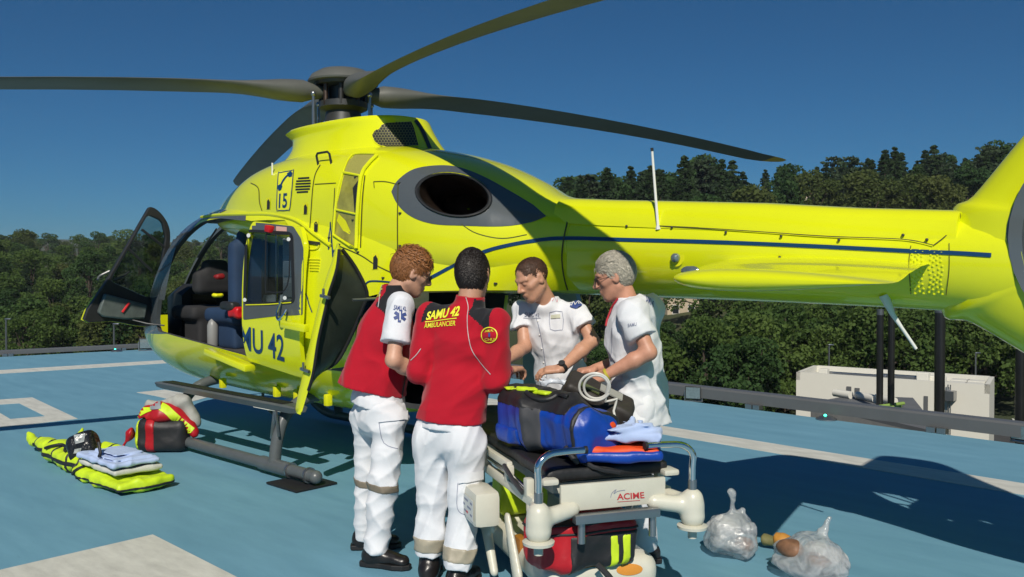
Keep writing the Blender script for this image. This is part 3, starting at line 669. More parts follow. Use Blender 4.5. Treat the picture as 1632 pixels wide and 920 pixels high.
# ---- tail boom, fin, fenestron
BOOM = [(2.50, 1.445, 2.070, 0.325, 1.75, 2.1, 2.1), (3.0, 1.435, 2.025, 0.300, 1.73, 2.1, 2.1), (4.0, 1.420, 1.950, 0.262, 1.69, 2.1, 2.1), (4.62, 1.405, 1.885, 0.235, 1.65, 2.1, 2.1), (4.95, 1.39, 1.86, 0.225, 1.63, 2.1, 2.1), (5.15, 1.36, 1.86, 0.215, 1.62, 2.1, 2.1), (5.5, 1.38, 1.84, 0.15, 1.62, 2.1, 2.1)]
boom_me = loft_mesh(BOOM, 2.50, 5.22, 0.1); smooth(boom_me, 40); boom = mesh_obj("tail_boom", boom_me, YELLOW, heli)
m_ = MB()
for i, (x) in enumerate([2.62, 3.0, 3.5, 4.0, 4.5, 4.98]):
    zb, zt, hw, zc, nu, nl = interp(BOOM, x); w = hw * 0.90; zz0 = zt - 0.13; zz1 = zt + 0.018
    row = [Vector((x, w * 1.02, zz0 - 0.02)), Vector((x, w, zz0)), Vector((x, w * 0.93, zz1 - 0.06)), Vector((x, w * 0.75, zz1 - 0.015)), Vector((x, w * 0.4, zz1)), Vector((x, 0, zz1 + 0.004))]
    ring = row + [Vector((p.x, -p.y, p.z)) for p in reversed(row[:-1])]
    if i == 0: r0 = []
    r0.append(ring)
m_.loft(r0); m_.build("shaft_cover", YELLOW, boom, ang=60)
# fin outline in the x-z plane, thick in the middle, sharp at the back
FIN = [(4.86, 1.40), (5.00, 1.34), (5.25, 1.19), (5.55, 1.00), (5.95, 0.88), (6.35, 0.93), (6.68, 1.15), (6.86, 1.5), (6.86, 1.9), (6.72, 2.4), (6.62, 2.9), (6.60, 3.40), (6.40, 3.48), (6.12, 3.42), (5.90, 3.15), (5.66, 2.80), (5.40, 2.46), (5.18, 2.18), (5.00, 1.95), (4.90, 1.86)]
def fin_half(x, z):
    t = min(1, max(0, (x - 4.8) / 0.5)); w = 0.225 + (0.19 - 0.225) * t
    up_ = max(0, (z - 2.1) / 1.4); w = w * (1 - up_) + 0.09 * up_
    return w
outl = smoothpoly([Vector((a, b, 0)) for a, b in FIN], 5)
cx_, cz_ = 5.75, 1.75
m_ = MB()
def fin_ring(sc, side):
    out = []
    for p in outl:
        x = cx_ + (p.x - cx_) * sc; z = cz_ + (p.y - cz_) * sc
        out.append(Vector((x, side * fin_half(x, z) * math.sqrt(max(0.0, 1 - ((sc - 0.55) / 0.45) ** 2)) if sc > 0.55 else side * fin_half(x, z), z)))
    return out
rings = [fin_ring(s1, -1) for s1 in (0.05, 0.3, 0.55, 0.7, 0.82, 0.92, 0.975)] + [fin_ring(1.0, 0)] + [fin_ring(s1, 1) for s1 in (0.975, 0.92, 0.82, 0.7, 0.55, 0.3, 0.05)]
m_.loft(rings); fin_me = m_.mesh("tail_fin")
FC = Vector((5.70, 0, 1.74)); cut = MB(); cut.lathe([(0.46, -0.6), (0.46, 0.6)], FC, 48, 'Y')
fin_me = boolean(fin_me, [cut]); smooth(fin_me, 50); fin = mesh_obj("tail_fin", fin_me, YELLOW, heli)
m_ = MB(); m_.lathe([(0.505, -0.21), (0.455, -0.19), (0.44, -0.10), (0.44, 0.14), (0.48, 0.20)], FC, 40, 'Y'); m_.f = m_.f[:-2]; m_.mi = m_.mi[:-2]; m_.build("fan_duct", GREYP, fin)
m_ = MB(); m_.lathe([(0.001, -0.17), (0.08, -0.15), (0.13, -0.08), (0.13, 0.14), (0.001, 0.15)], FC, 24, 'Y'); m_.build("fan_hub", GREYP, fin)
for k in range(10):
    a = k * PI / 5 + [0, .1, -.06, .05, -.1, .04, .09, -.05, .02, -.08][k]; d = Vector((math.cos(a), 0, math.sin(a))); t_ = Vector((-d.z, 0, d.x))
    m_ = MB(); m_.loft([[FC + d * r_ + (t_ * c * w + Vector((0, 1, 0)) * c * w * 0.9) + (t_ * -s1 + Vector((0, 1, 0)) * s1) * 0.008 for c, s1 in ((-1, 0), (0, 1), (1, 0), (0, -1))] for r_, w in ((0.12, 0.03), (0.25, 0.04), (0.43, 0.045))]); m_.build("fan_blade", GREYP, fin)
fin_bvh = bvh_of(fin_me)
FINGREY = smoothpoly([Vector(p) for p in ((1604, 372, 0), (1609, 345, 0), (1622, 312, 0), (1640, 285, 0), (1700, 250, 0), (1760, 270, 0), (1790, 380, 0), (1740, 470, 0), (1660, 455, 0), (1622, 420, 0), (1609, 398, 0))], 4)
wrap(flat_mesh([FINGREY], 14), pix, fin_bvh, 0.003, "duct_surround", GREYP, fin)
tail_bvh = bvh_of(boom_me, fin_me, cowl_me, cab_outer)
stripe = [(646, 462), (690, 441), (735, 417), (772, 401), (805, 392), (850, 384), (900, 380), (1000, 382.5), (1100, 385), (1200, 388.5), (1300, 393), (1400, 398), (1480, 402), (1530, 404), (1580, 407)]
px_line(stripe, lambda t: 5.2 + 1.6 * t, "blue_stripe", BLUEP, boom, 8, 0.005, tail_bvh, 10)
px_line([(900, 322), (905, 340), (905, 352), (899, 380), (896, 410), (899, 440), (905, 462)], 2.2, "boom_joint", SEAM, boom, 6, 0.006, tail_bvh)
px_line([(1050, 361.5), (1130, 365.5), (1200, 370), (1320, 378), (1440, 383), (1488, 392)], 1.5, "cover_seam", SEAM, boom, 6, 0.010, tail_bvh)
px_line([(1488, 392), (1510, 375), (1530, 352), (1532, 340)], 1.6, "cover_seam", SEAM, fin, 6, 0.006, tail_bvh)
m_ = MB()
for i in range(4):
    for j in range(10):
        for x0 in (1452, 1482):
            px_, py_ = x0 + i * 6.2 + 1.6 * math.sin(j * 1.3 + i), 398 + j * 7.4 + (i % 2) * 3 + 0.04 * (x0 - 1452)
            h, no = hitpx(px_, py_, tail_bvh)
            if h is not None and i < 4: m_.sphere(h, 0.0062, 6, 4)
m_.build("rivets", YELLOW, fin)
for a, b in ((1000, 362), (1072, 364), (1158, 372), (1246, 378), (1338, 384), (1440, 377), (1478, 384), (938, 346), (1244, 410)):
    h, no = hitpx(a, b, tail_bvh)
    if h is not None: m_ = MB(); m_.sphere(h + no * 0.012, 0.008, 8, 6); m_.build("fastener", DARKGREY, boom)
px_line([(1452, 392), (1449, 420), (1452, 468)], 1.2, "ring_seam", SEAM, fin, 4, 0.004, tail_bvh); px_line([(1513, 388), (1513, 430), (1508, 470)], 1.2, "ring_seam", SEAM, fin, 4, 0.004, tail_bvh)
h, no = hitpx(1049, 366, tail_bvh); top = at(1039, 236, (h - CAM_POS).dot(FW)); m_ = MB(); m_.tube([h, h + (top - h) * 0.06, h + (top - h) * 0.97], [0.016, 0.0085, 0.007], 8); a_ = m_.build("antenna", WHITEP, boom)
m_ = MB(); m_.tube([h + (top - h) * 0.96, top], [0.009, 0.009], 8); m_.build("antenna_cap", BLACKP, a_)
h = at_y(1415, 490, -0.16); tp = at(1460, 556, (h - CAM_POS).dot(FW)); m_ = MB(); m_.tube([h + Vector((-0.02, 0, 0.06)), h + (tp - h) * 0.18, h + (tp - h) * 0.5, tp], [0.024, 0.013, 0.0085, 0.008], 10); m_.build("belly_antenna", WHITEP, boom)
h, no = hitpx(1078, 411, tail_bvh); m_ = MB(); m_.sphere(h + Vector((0, -0.01, 0)), 0.028, 12, 8); m_.build("position_light", LENS, boom); m_ = MB(); m_.lathe([(0.05, 0.0), (0.045, 0.012), (0.03, 0.016)], h, 16, 'Y'); m_.build("light_collar", YELLOWM, boom)
h1, _ = hitpx(1010, 410, tail_bvh)
# horizontal stabiliser: one wing each side with a swollen tip
def stab(sd):
    rings = []
    for y, x0, x1, z, th in ((0.15, 3.80, 4.86, 1.640, 0.046), (0.50, 3.88, 4.92, 1.622, 0.046), (0.85, 3.96, 4.98, 1.590, 0.046), (1.02, 4.00, 5.01, 1.568, 0.050), (1.10, 4.02, 5.02, 1.558, 0.058), (1.14, 4.05, 5.015, 1.553, 0.048), (1.16, 4.10, 5.0, 1.551, 0.03), (1.168, 4.16, 4.97, 1.550, 0.012)):
        ring = []
        for k in range(40):
            t = 2 * PI * k / 40; c, s1 = math.cos(t), math.sin(t); u = 0.5 - 0.5 * c; thick = th * 1.5 * (math.sqrt(u) * 1.48 - 0.63 * u - 1.76 * u * u + 1.42 * u ** 3 - 0.51 * u ** 4) * 1.0
            ring.append(Vector((x0 + (x1 - x0) * u, sd * y, z + (thick if s1 >= 0 else -thick * 1.25) * 1.0 - 0.012 * u)))
        rings.append(ring)
    m_ = MB(); m_.loft(rings); o = m_.build("stabiliser", YELLOW, heli, ang=50); return m_, o
sm_, stp = stab(-1); stab(1)
stb = bvh_of(sm_.mesh("s"))
h, no = hitpx(1100, 432, stb)
if h is None: h = Vector((4.1, -1.15, 1.57))
m_ = MB(); m_.sphere(h, 0.032, 12, 8, (1.6, 0.5, 0.75)); m_.build("navigation_light", LENS, stp)
# ---- skids
for sd in (-1, 1):
    y = sd * 0.885; m_ = MB()
    pts = smoothpoly([(0.85, y, 0.085), (0.5, y, 0.085), (-0.2, y, 0.085), (-1.2, y, 0.085), (-1.5, y, 0.095), (-1.7, y, 0.16), (-1.78, y, 0.21)], 5, False)
    m_.tube(pts, [0.047] * len(pts), 14); m_.sphere((0.85, y, 0.085), 0.05, 14, 10); sk = m_.build("skid_tube", SKIDG, heli)
    m_ = MB(); m_.tube([(0.12, y, 0.085), (0.52, y, 0.085)], 0.056, 14); m_.build("skid_sleeve", SKIDG, sk)
    for x in (0.52, 0.76):
        m_ = MB(); m_.tube([(x, y, 0.085), (x + 0.018, y, 0.085)], 0.06, 14); m_.build("clamp", STEEL, sk)
    m_ = MB(); m_.box((0.67, y, 0.012), (0.40, 0.36, 0.016), None, 0.006); m_.build("skid_shoe", BLACKR, sk)
    # step above the skid
    m_ = MB(); yy = sd * 0.83
    prof = lambda x, w, h: [Vector((x, yy + a * w, 0.545 + b * h)) for a, b in ((-1, 0.6), (-0.8, 1), (0.8, 1), (1, 0.6), (0.7, -1), (-0.7, -1))]
    m_.loft([prof(-1.80, 0.03, 0.012), prof(-1.74, 0.06, 0.022), prof(-1.6, 0.075, 0.03), prof(0.50, 0.075, 0.03), prof(0.58, 0.06, 0.022)]); st = m_.build("boarding_step", SKIDG, heli, ang=25)
    m_ = MB(); m_.box((-0.6, yy, 0.579), (2.0, 0.10, 0.006)); m_.build("grip_strip", BLACKR, st)
    m_ = MB(); m_.box((0.29, sd * 0.89, 0.40), (0.03, 0.015, 0.22), Matrix.Rotation(R(12), 3, 'Y'), 0.004); m_.box((0.35, sd * 0.89, 0.42), (0.012, 0.02, 0.2), Matrix.Rotation(R(-10), 3, 'Y'), 0.004); m_.build("step_bracket", STEEL, st)
for x in (-1.30, 0.30):
    m_ = MB(); pts = smoothpoly([(x, -0.885, 0.10), (x, -0.86, 0.28), (x, -0.79, 0.46), (x, -0.64, 0.565), (x, -0.4, 0.60), (x, 0, 0.60), (x, 0.4, 0.60), (x, 0.64, 0.565), (x, 0.79, 0.46), (x, 0.86, 0.28), (x, 0.885, 0.10)], 4, False)
    m_.tube(pts, [0.047] * len(pts), 14); m_.build("cross_tube", SKIDG, heli)
m_ = MB(); m_.box((-0.36, -0.5, 0.44), (0.26, 0.20, 0.08), Matrix.Rotation(R(-15), 3, 'X'), 0.01); m_.build("belly_box", WHITEP, heli)
for x, y in ((-0.95, -0.62), (-0.1, -0.6), (0.62, -0.6), (0.2, -0.6)):
    m_ = MB(); m_.sphere((x, y, 0.585), 0.028, 10, 8); m_.box((x, y - 0.01, 0.60), (0.05, 0.05, 0.09), None, 0.008); m_.build("jack_fitting", YELLOWM, heli)
m_ = MB(); m_.tube(smoothpoly([(-1.15, -0.1, 0.55), (-1.15, -0.1, 0.35), (-1.0, -0.1, 0.26), (-0.85, -0.1, 0.24)], 4, False), 0.014, 8); m_.build("belly_hose", RAILGREY, heli)
# ---- cabin door, slid back along the outside of the hull
def hull_patch(poly, off, th, mat_, name, parent, y0=-1.4, y1=-0.3, holes=()):
    sh = loft_mesh(CAB, -3.0, 1.8, 0.12, off=off, inner=None)
    inn = loft_mesh(CAB, -2.98, 1.78, 0.12, off=off - th)
    bm = bmesh.new(); bm.from_mesh(inn); bmesh.ops.reverse_faces(bm, faces=bm.faces[:]); bm.from_mesh(sh); bm.to_mesh(sh); bm.free()
    me = boolean(sh, [side_prism(poly, y0, y1)], 'INTERSECT')
    if holes: me = boolean(me, [side_prism(h_, y0, y1) for h_ in holes])
    smooth(me, 35); return mesh_obj(name, me, mat_, parent)
def pz(pts, y=-0.86): return pxz(pts, y)
DOOR = rpoly(pz([(392, 352), (472, 361), (485, 392), (482, 500), (478, 560), (474, 606), (389, 575), (389, 460)]), 0.05)
WIN = rpoly(pz([(394, 368), (466, 372), (469, 482), (391, 485)]), 0.05)
sd_ = hull_patch(DOOR, 0.07, 0.035, YELLOW, "sliding_door", heli, holes=[WIN])
sd_bvh = bvh_of(sd_.data)
gl = hull_patch(WIN, 0.062, 0.008, GLASSD, "window_pane", sd_)
full_bvh = bvh_of(hull_patch(DOOR, 0.07, 0.035, YELLOW, "tmp", None).data); bpy.data.objects.remove(bpy.data.objects["tmp"])
GTOP = [(393, 354), (432, 357), (468, 361), (480, 380), (484, 396), (482, 502), (440, 504), (388, 510), (388, 460), (390, 400)]
bm = bmesh.new(); GT = rpoly(GTOP, 3); wnx = rpoly([(394, 368), (466, 372), (469, 482), (391, 485)], 8)
vo = [bm.verts.new((p.x, p.y, 0)) for p in GT]; vi = [bm.verts.new((p.x, p.y, 0)) for p in wnx]
bmesh.ops.triangle_fill(bm, use_beauty=True, edges=[bm.edges.new((q[i], q[(i + 1) % len(q)])) for q in (vo, vi) for i in range(len(q))]); grid_cut(bm, 6)
wrap(bm, pix, full_bvh, 0.003, "grey_panel", GREYP, sd_)
px_line([(p.x, p.y) for p in wnx] + [(wnx[0].x, wnx[0].y)], 4.2, "window_seal", BLACKR, sd_, 1, 0.008, full_bvh, 5)
px_line([(425, 374), (460, 374), (463, 380), (462, 440), (455, 462), (445, 466), (428, 465), (424, 458), (425, 374)], 2.2, "vent_pane_frame", BLACKR, sd_, 2, 0.006, full_bvh, 5)
px_line([(393, 486), (430, 485), (466, 482)], 1.6, "sill_trim", YELLOWM, sd_, 3, 0.010, full_bvh, 5)
for a, b in ((398, 376), (462, 382), (392, 478), (456, 475)):
    decal([[(a + 3 * math.cos(t), b + 3.2 * math.sin(t)) for t in [k * PI / 6 for k in range(12)]]], "screw", WHITEP, sd_, 0.012, 9, full_bvh)
# jettison handle
h, no = hitpx(433, 365, full_bvh); rt = Vector((0.97, 0.0, 0.0))
m_ = MB(); m_.box(h + Vector((0, -0.02, 0)), (0.075, 0.05, 0.055), Matrix.Rotation(R(10), 3, 'Y'), 0.01); jh = m_.build("jettison_handle", REDP, sd_)
decal([[(441, 361), (458, 362.5), (458, 370.5), (441, 369.5)]], "placard", mat("placard_pink", (0.62, 0.36, 0.30), 0.5), sd_, 0.006, 6, full_bvh)
h, no = hitpx(457, 500, full_bvh); m_ = MB(); m_.tube(smoothpoly([h + Vector((-0.05, -0.02, 0.09)), h + Vector((-0.055, -0.05, 0.0)), h + Vector((-0.02, -0.06, -0.045)), h + Vector((0.02, -0.05, -0.02)), h + Vector((0.03, -0.02, 0.03))], 4, False), 0.011, 8); m_.build("door_handle", CHROME, sd_)
h1, _ = hitpx(452, 515, full_bvh); m_ = MB(); a = at_y(450, 517, -0.93); b = at_y(489, 523, -0.93); m_.box((a + b) / 2, ((b - a).length, 0.045, 0.055), Matrix.Rotation(R(4), 3, 'Y'), 0.008); m_.build("slide_carrier", YELLOW, sd_)
a = at_y(326, 560, -0.87); b = at_y(392, 588, -0.87)
m_ = MB(); m_.box((a + b) / 2 + Vector((0, 0.04, 0)), ((b - a).length, 0.10, 0.055), Matrix.Rotation(math.atan2(a.z - b.z, b.x - a.x), 3, 'Y'), 0.012); m_.build("lower_rail", YELLOW, hull)
# lettering on the door, read along the hull
tb = text_bm("MU 42", 1.0, spacing=0.98, bold=0.012); xs = [v.co.x for v in tb.verts]; ys = [v.co.y for v in tb.verts]; x0, x1, y0, y1 = min(xs), max(xs), min(ys), max(ys)
for v in tb.verts: v.co.x = (v.co.x - x0) / (x1 - x0); v.co.y = (v.co.y - y0) / (y1 - y0)
grid_cut(tb, 0.03)
def quadmap(q):
    (ax, ay), (bx, by), (cx, cy), (dx, dy) = q           # lower-left, lower-right, upper-right, upper-left
    def fn(u, v): return pix(ax * (1 - u) * (1 - v) + bx * u * (1 - v) + cx * u * v + dx * (1 - u) * v, ay * (1 - u) * (1 - v) + by * u * (1 - v) + cy * u * v + dy * (1 - u) * v)
    return fn
wrap(tb, quadmap([(383, 555), (454, 577), (453, 535), (383, 517)]), full_bvh, 0.004, "lettering", BLUEP, sd_)
# ---- cowling details
decal([[(444, 276), (467, 272), (468, 276), (463, 330), (460, 335), (444, 335), (441, 331)]], "emblem_panel", mat("yellow_light", (0.80, 0.79, 0.03), 0.4), cowl, 0.003, 5)
px_line([(446, 276), (466, 272.5), (468, 276), (463, 330), (459, 335), (445, 335.5), (441.5, 331), (444, 279), (446, 276)], 1.3, "emblem_border", BLUEP, cowl, 2, 0.005, cell=5)
px_line([(447, 302), (450, 292), (456, 283), (462, 278)], 2.6, "emblem_handset", BLUEP, cowl, 4, 0.006, cell=4)
decal([[(443.5, 301), (444, 296), (449, 293), (451, 297), (449, 303), (445, 305)], [(458, 277), (464, 273.5), (467, 276), (466, 282), (461, 283)]], "emblem_handset", BLUEP, cowl, 0.006, 4)
tb = text_bm("15", 1.0, bold=0.02); xs = [v.co.x for v in tb.verts]; ys = [v.co.y for v in tb.verts]; x0, x1, y0, y1 = min(xs), max(xs), min(ys), max(ys)
for v in tb.verts: v.co.x = (v.co.x - x0) / (x1 - x0); v.co.y = (v.co.y - y0) / (y1 - y0)
wrap(tb, quadmap([(445, 332), (458, 331.5), (459, 308), (446, 309)]), surf, 0.006, "lettering", BLUEP, cowl)
for i in range(6):
    y = 283 + i * 4.4; w = [9, 11.5, 12, 12, 11.5, 9][i]; cx = 484.5 - i * 0.4
    decal([[(cx - w, y + 0.5), (cx + w, y - 0.6), (cx + w, y + 1.9), (cx - w, y + 2.9)]], "louvre", BLACKP, cowl, 0.004, 6)
for i in range(5):
    y = 413 + i * 4.5; px_tube([(494 + i * 0.2, y), (511 - i * 0.6, y + 0.5)], 0.008, "louvre", YELLOWM, hull, 0.002, 1)
for (a, b, w, h) in ((428, 325, 3.5, 9), (487, 333, 3.8, 9), (503.5, 361, 4.5, 10), (598, 417, 5.5, 13)):
    decal([[(a - w * 0.9, b - h), (a + w, b - h - 1), (a + w, b + h), (a - w, b + h)]], "latch_recess", YELLOWM, cowl, 0.003, 8)
    decal([[(a - w * 0.4, b - h * 0.5), (a + w * 0.3, b - h * 0.8), (a + w * 0.9, b - h * 0.3), (a + w * 0.8, b + h * 0.9), (a - w * 0.5, b + h * 0.95)]], "latch", BLACKP, cowl, 0.006, 8)
for pts, w in (([(511, 263), (503, 278), (499, 300), (496, 340), (494, 366)], 1.3), ([(635, 291), (634, 340), (634, 400), (633, 428)], 1.6), ([(502, 294), (520, 293), (536, 292)], 1.2), ([(596, 290), (615, 290), (636, 295)], 1.2), ([(596, 290), (597, 300)], 1.2),
               ([(400, 292), (412, 300), (414, 322), (418, 336)], 1.2), ([(534, 300), (532, 340), (530, 372)], 1.2), ([(530, 372), (528, 385), (530, 396)], 1.2), ([(735, 357), (760, 372), (800, 380), (840, 374)], 1.0),
               ([(540, 392), (575, 407), (600, 423), (640, 442), (670, 456)], 1.6), ([(684, 466), (760, 464), (830, 466)], 1.4), ([(494, 366), (510, 378), (530, 394)], 1.4)):
    px_line(pts, w, "panel_seam", SEAM, cowl, 5, 0.004, cell=10)
px_tube([(300, 351), (340, 344), (385, 342), (430, 342), (462, 348), (480, 356), (500, 372), (528, 392)], 0.016, "roof_gutter", YELLOW, hull, 0.004, 5, bvh_of(cab_outer))
decal([[(486, 383), (512, 386.5), (511, 392), (489, 388.5)]], "hand_grip", BLACKP, hull, 0.010, 8); px_tube([(489, 389), (491, 396), (500, 398), (507, 396), (510, 391)], 0.007, "hand_grip", YELLOWM, hull, 0.006)
# nose: dark grey paint round the windscreen, over the roof edge
px_line([(258, 478), (272, 408), (290, 366), (312, 349), (345, 344), (392, 348)], 9, "grey_frame", GREYP, hull, 8, 0.003, bvh_of(cab_outer), 6)
decal([smoothpoly([Vector(p) for p in ((287, 367, 0), (300, 350, 0), (325, 338, 0), (352, 331, 0), (368, 331, 0), (350, 340, 0), (318, 346, 0), (300, 358, 0))], 3)], "grey_roof_edge", GREYP, hull, 0.0045, 5, bvh_of(cab_outer))
# engine side window: frame, mesh and pane
fpx = [(548, 276), (541, 300), (536, 335), (533, 375), (560, 393), (569, 397), (570, 360), (573, 320), (575, 281), (548, 276)]
decal([[(549, 277), (574, 282), (571, 340), (568, 394), (534, 374), (537, 330)]], "side_window", mat("window_dusk", (0.30, 0.28, 0.05), 0.15, var=0.3, scale=9, coat=0.4), cowl, 0.004, 8)
decal([[(563, 300), (573, 286), (571, 340), (566, 340)]], "window_gap", BLACKP, cowl, 0.0055, 8)
decal([[(538, 352), (541, 341), (552, 352), (560, 370), (558, 374), (548, 368)]], "window_strut", YELLOWM, cowl, 0.006, 8)
decal([[(549, 274), (556, 257), (566, 247.5), (597, 247), (588, 258), (576, 279)]], "intake_screen", mat("screen_mesh", (0.33, 0.31, 0.07), 0.6, var=0.25, scale=180), cowl, 0.004, 6)
px_tube(fpx, 0.011, "window_frame", YELLOW, cowl, 0.010, 1); px_tube([(535, 334), (571, 342)], 0.008, "window_frame", YELLOW, cowl, 0.010, 1)
px_tube([(570, 397), (573, 330), (578, 282), (588, 264), (602, 250)], 0.014, "window_frame", YELLOW, cowl, 0.016, 4); px_tube([(548, 276), (556, 256), (567, 247), (598, 247)], 0.008, "window_frame", YELLOW, cowl, 0.010, 3)
px_line([(582, 280), (578, 320), (575, 395)], 1.8, "frame_shadow_gap", SEAM, cowl, 4, 0.004, cell=9)
for a, b in ((567, 283), (563, 351), (541, 390), (525, 379), (571, 402), (637, 292), (638, 340), (638, 392), (611, 443), (563, 455), (790, 452)):
    h, no = hitpx(a, b, surf)
    if h is not None: m_ = MB(); m_.box(h, (0.022, 0.02, 0.012), None, 0.004); m_.sphere(h + Vector((0, -0.008, 0)), 0.008, 8, 6); m_.build("fastener", DARKGREY, cowl)
m_ = MB(); h, _ = hitpx(434, 279, surf); m_.tube([h, h + Vector((0, 0, 0.10))], 0.007, 8); m_.build("antenna", WHITEP, cowl)
# thin blue trace lines (heart-beat motif)
px_line([(524, 398), (525, 375), (527, 354), (529, 380), (531, 410), (533, 398)], 2.0, "blue_trace", BLUEP, hull, 1, 0.004)
px_line([(480, 480), (484, 470), (489, 470), (493, 485), (498, 498)], 1.8, "blue_trace", BLUEP, hull, 3, 0.004, bvh_of(cab_outer))
px_line([(580, 462), (586, 450), (600, 448), (625, 450)], 2.4, "blue_trace", BLUEP, hull, 3, 0.005)
# ---- pilot door, swung open forward
def plane_pts(pts, x): return [at_x(a, b, x) for a, b in pts]
PD = smoothpoly([Vector((a, b, 0)) for a, b in ((134, 509), (170, 448), (205, 388), (232, 341), (241, 330), (257, 340), (270, 362), (271, 390), (262, 440), (248, 498), (240, 519), (218, 519), (180, 512))], 3)
XD = -2.12
pd_out = [at_x(p.x, p.y, XD) for p in PD]
PW = rpoly([(176, 448), (236, 342), (259, 352), (265, 378), (248, 474), (234, 474)], 7)
def pane_hole(outer, inner, thick, name, mat_, parent):
    """a flat frame between two outlines, given real thickness"""
    m_ = MB(); n = len(outer)
    bm = bmesh.new(); a = [bm.verts.new(p) for p in outer]; b = [bm.verts.new(p) for p in inner]
    bmesh.ops.triangle_fill(bm, use_beauty=True, edges=[bm.edges.new((q[i], q[(i + 1) % len(q)])) for q in (a, b) for i in range(len(q))])
    r_ = bmesh.ops.extrude_face_region(bm, geom=bm.faces[:]); bmesh.ops.translate(bm, verts=[v for v in r_["geom"] if isinstance(v, bmesh.types.BMVert)], vec=thick)
    bmesh.ops.recalc_face_normals(bm, faces=bm.faces[:]); me = bpy.data.meshes.new(name); bm.to_mesh(me); bm.free(); return mesh_obj(name, me, mat_, parent)
pdoor = pane_hole(pd_out, [at_x(p.x, p.y, XD) for p in PW], Vector((-0.05, 0, 0)), "pilot_door", BLACKP, heli); bevel(pdoor, 0.012)
m_ = MB(); m_.prism([at_x(p.x, p.y, XD - 0.025) for p in PW], (-0.006, 0, 0)); m_.build("window_pane", GLASS, pdoor, sm=False)
m_ = MB(); m_.prism([p + Vector((-0.052, 0, 0)) + (p - Vector((XD, -0.95, 1.6))) * 0.012 for p in pd_out if p.z < 1.42], (-0.012, 0, 0)); m_.build("outer_skin", YELLOW, pdoor)
for a, b in (((203, 395), (242, 432)), ((226, 366), (262, 394))):
    m_ = MB(); m_.tube([at_x(*a, XD - 0.012), at_x(*b, XD - 0.012)], 0.013, 8); m_.build("window_bar", BLACKP, pdoor)
m_ = MB(); m_.prism([at_x(a, b, XD + 0.055) for a, b in ((157, 498), (168, 468), (205, 478), (236, 486), (232, 508), (200, 509), (165, 505))], (-0.055, 0, 0)); bevel(m_.build("door_pocket", mat("pocket_grey", (0.10, 0.12, 0.11), 0.3, var=0.3, scale=8), pdoor), 0.015)
m_ = MB(); m_.tube([at_x(195, 498, XD + 0.06), at_x(206, 483, XD + 0.06)], 0.012, 8); m_.build("red_strap", REDP, pdoor)
m_ = MB(); m_.tube(smoothpoly([at_x(182, 446, XD + 0.02), at_x(196, 441, XD + 0.07), at_x(206, 433, XD + 0.02)], 3, False), 0.008, 8); m_.build("inner_handle", BLACKP, pdoor)
m_ = MB(); m_.tube([at_x(202, 508, XD + 0.01), at_x(235, 516, XD + 0.1), at_y(262, 519, -0.72)], 0.007, 8); m_.build("door_stay", DARKGREY, pdoor)
m_ = MB(); m_.tube(smoothpoly([at_x(175, 432, XD - 0.07), at_x(159, 440, XD - 0.10), at_x(156, 446, XD - 0.08)], 3, False), 0.011, 8); m_.build("outer_handle", SKIDG, pdoor)
# ---- rear clamshell doors
LO = [(538, 388), (530, 415), (517, 455), (505, 500), (493, 552), (481, 605), (471, 652), (478, 661)]
MI = [(541, 391), (537, 428), (524, 470), (517, 500), (507, 545), (499, 596), (489, 630), (480, 661)]
HI = [(541, 392), (566, 425), (585, 466), (578, 492), (560, 535), (536, 578), (500, 602), (481, 661)]
Lc = [at_y(a, b, -1.10 - 0.05 * i / 7) for i, (a, b) in enumerate(LO)]; Mc = [at_y(a, b, -1.09 - 0.05 * i / 7) for i, (a, b) in enumerate(MI)]; Hc = [at_y(a, b, (-1.05, -0.93, -0.84, -0.84, -0.85, -0.9, -1.0, -1.13)[i]) for i, (a, b) in enumerate(HI)]
def dense(c): return smoothpoly(c, 4, False)
Ld, Md, Hd = dense(Lc), dense(Mc), dense(Hc)
outv = Vector((-0.55, 0.35, 0)).normalized()
m_ = MB()
for i in range(len(Ld)):
    l, mm, h = Ld[i], Md[i], Hd[i]; w = (h - mm).length
    ring = [l, l + (mm - l) * 0.5 + outv * -0.008, mm, mm + outv * 0.035, mm + (h - mm) * 0.5 + outv * (0.035 + 0.05 * min(1, w * 3)), h + outv * 0.03, h + outv * 0.045, mm + (h - mm) * 0.5 + outv * (0.05 + 0.085 * min(1, w * 3)), l + outv * 0.07]
    if i == 0: rr = []
    rr.append(ring)
m_.loft(rr); clam = m_.build("clamshell_door", YELLOW, heli, ang=50)
m_ = MB(); m_.loft([[mm + (h - mm) * t + outv * (0.02 - 0.035 * math.sin(PI * t) * 0) for t in (0.02, 0.25, 0.5, 0.75, 1.0)] + [mm + (h - mm) * t + outv * 0.034 for t in (1.0, 0.5, 0.02)] for mm, h in zip(Md[2:-4], Hd[2:-4])]); m_.build("door_lining", mat("door_lining", (0.035, 0.042, 0.030), 0.28, var=0.25, scale=6), clam)
m_ = MB(); m_.tube([mm + outv * -0.004 for mm in Md[1:-5]], 0.011, 8); m_.build("door_seal", BLACKR, clam)
m_ = MB(); m_.tube([h + outv * 0.01 for h in Hd[1:-4]], 0.013, 8); m_.build("door_seal", BLACKR, clam)
for a, b in ((518, 473), (486, 590)):
    p = at_y(a, b, -1.15); m_ = MB(); m_.box(p, (0.10, 0.02, 0.022), Matrix.Rotation(R(8), 3, 'Y'), 0.004); m_.box(p + Vector((0.0, -0.012, 0.03)), (0.014, 0.014, 0.05), None, 0.003); m_.build("latch", STEEL, clam)
m_ = MB(); m_.tube([at_y(562, 478, -0.98), at_y(604, 476, -0.78)], 0.010, 8); m_.build("gas_strut", STEEL, clam)
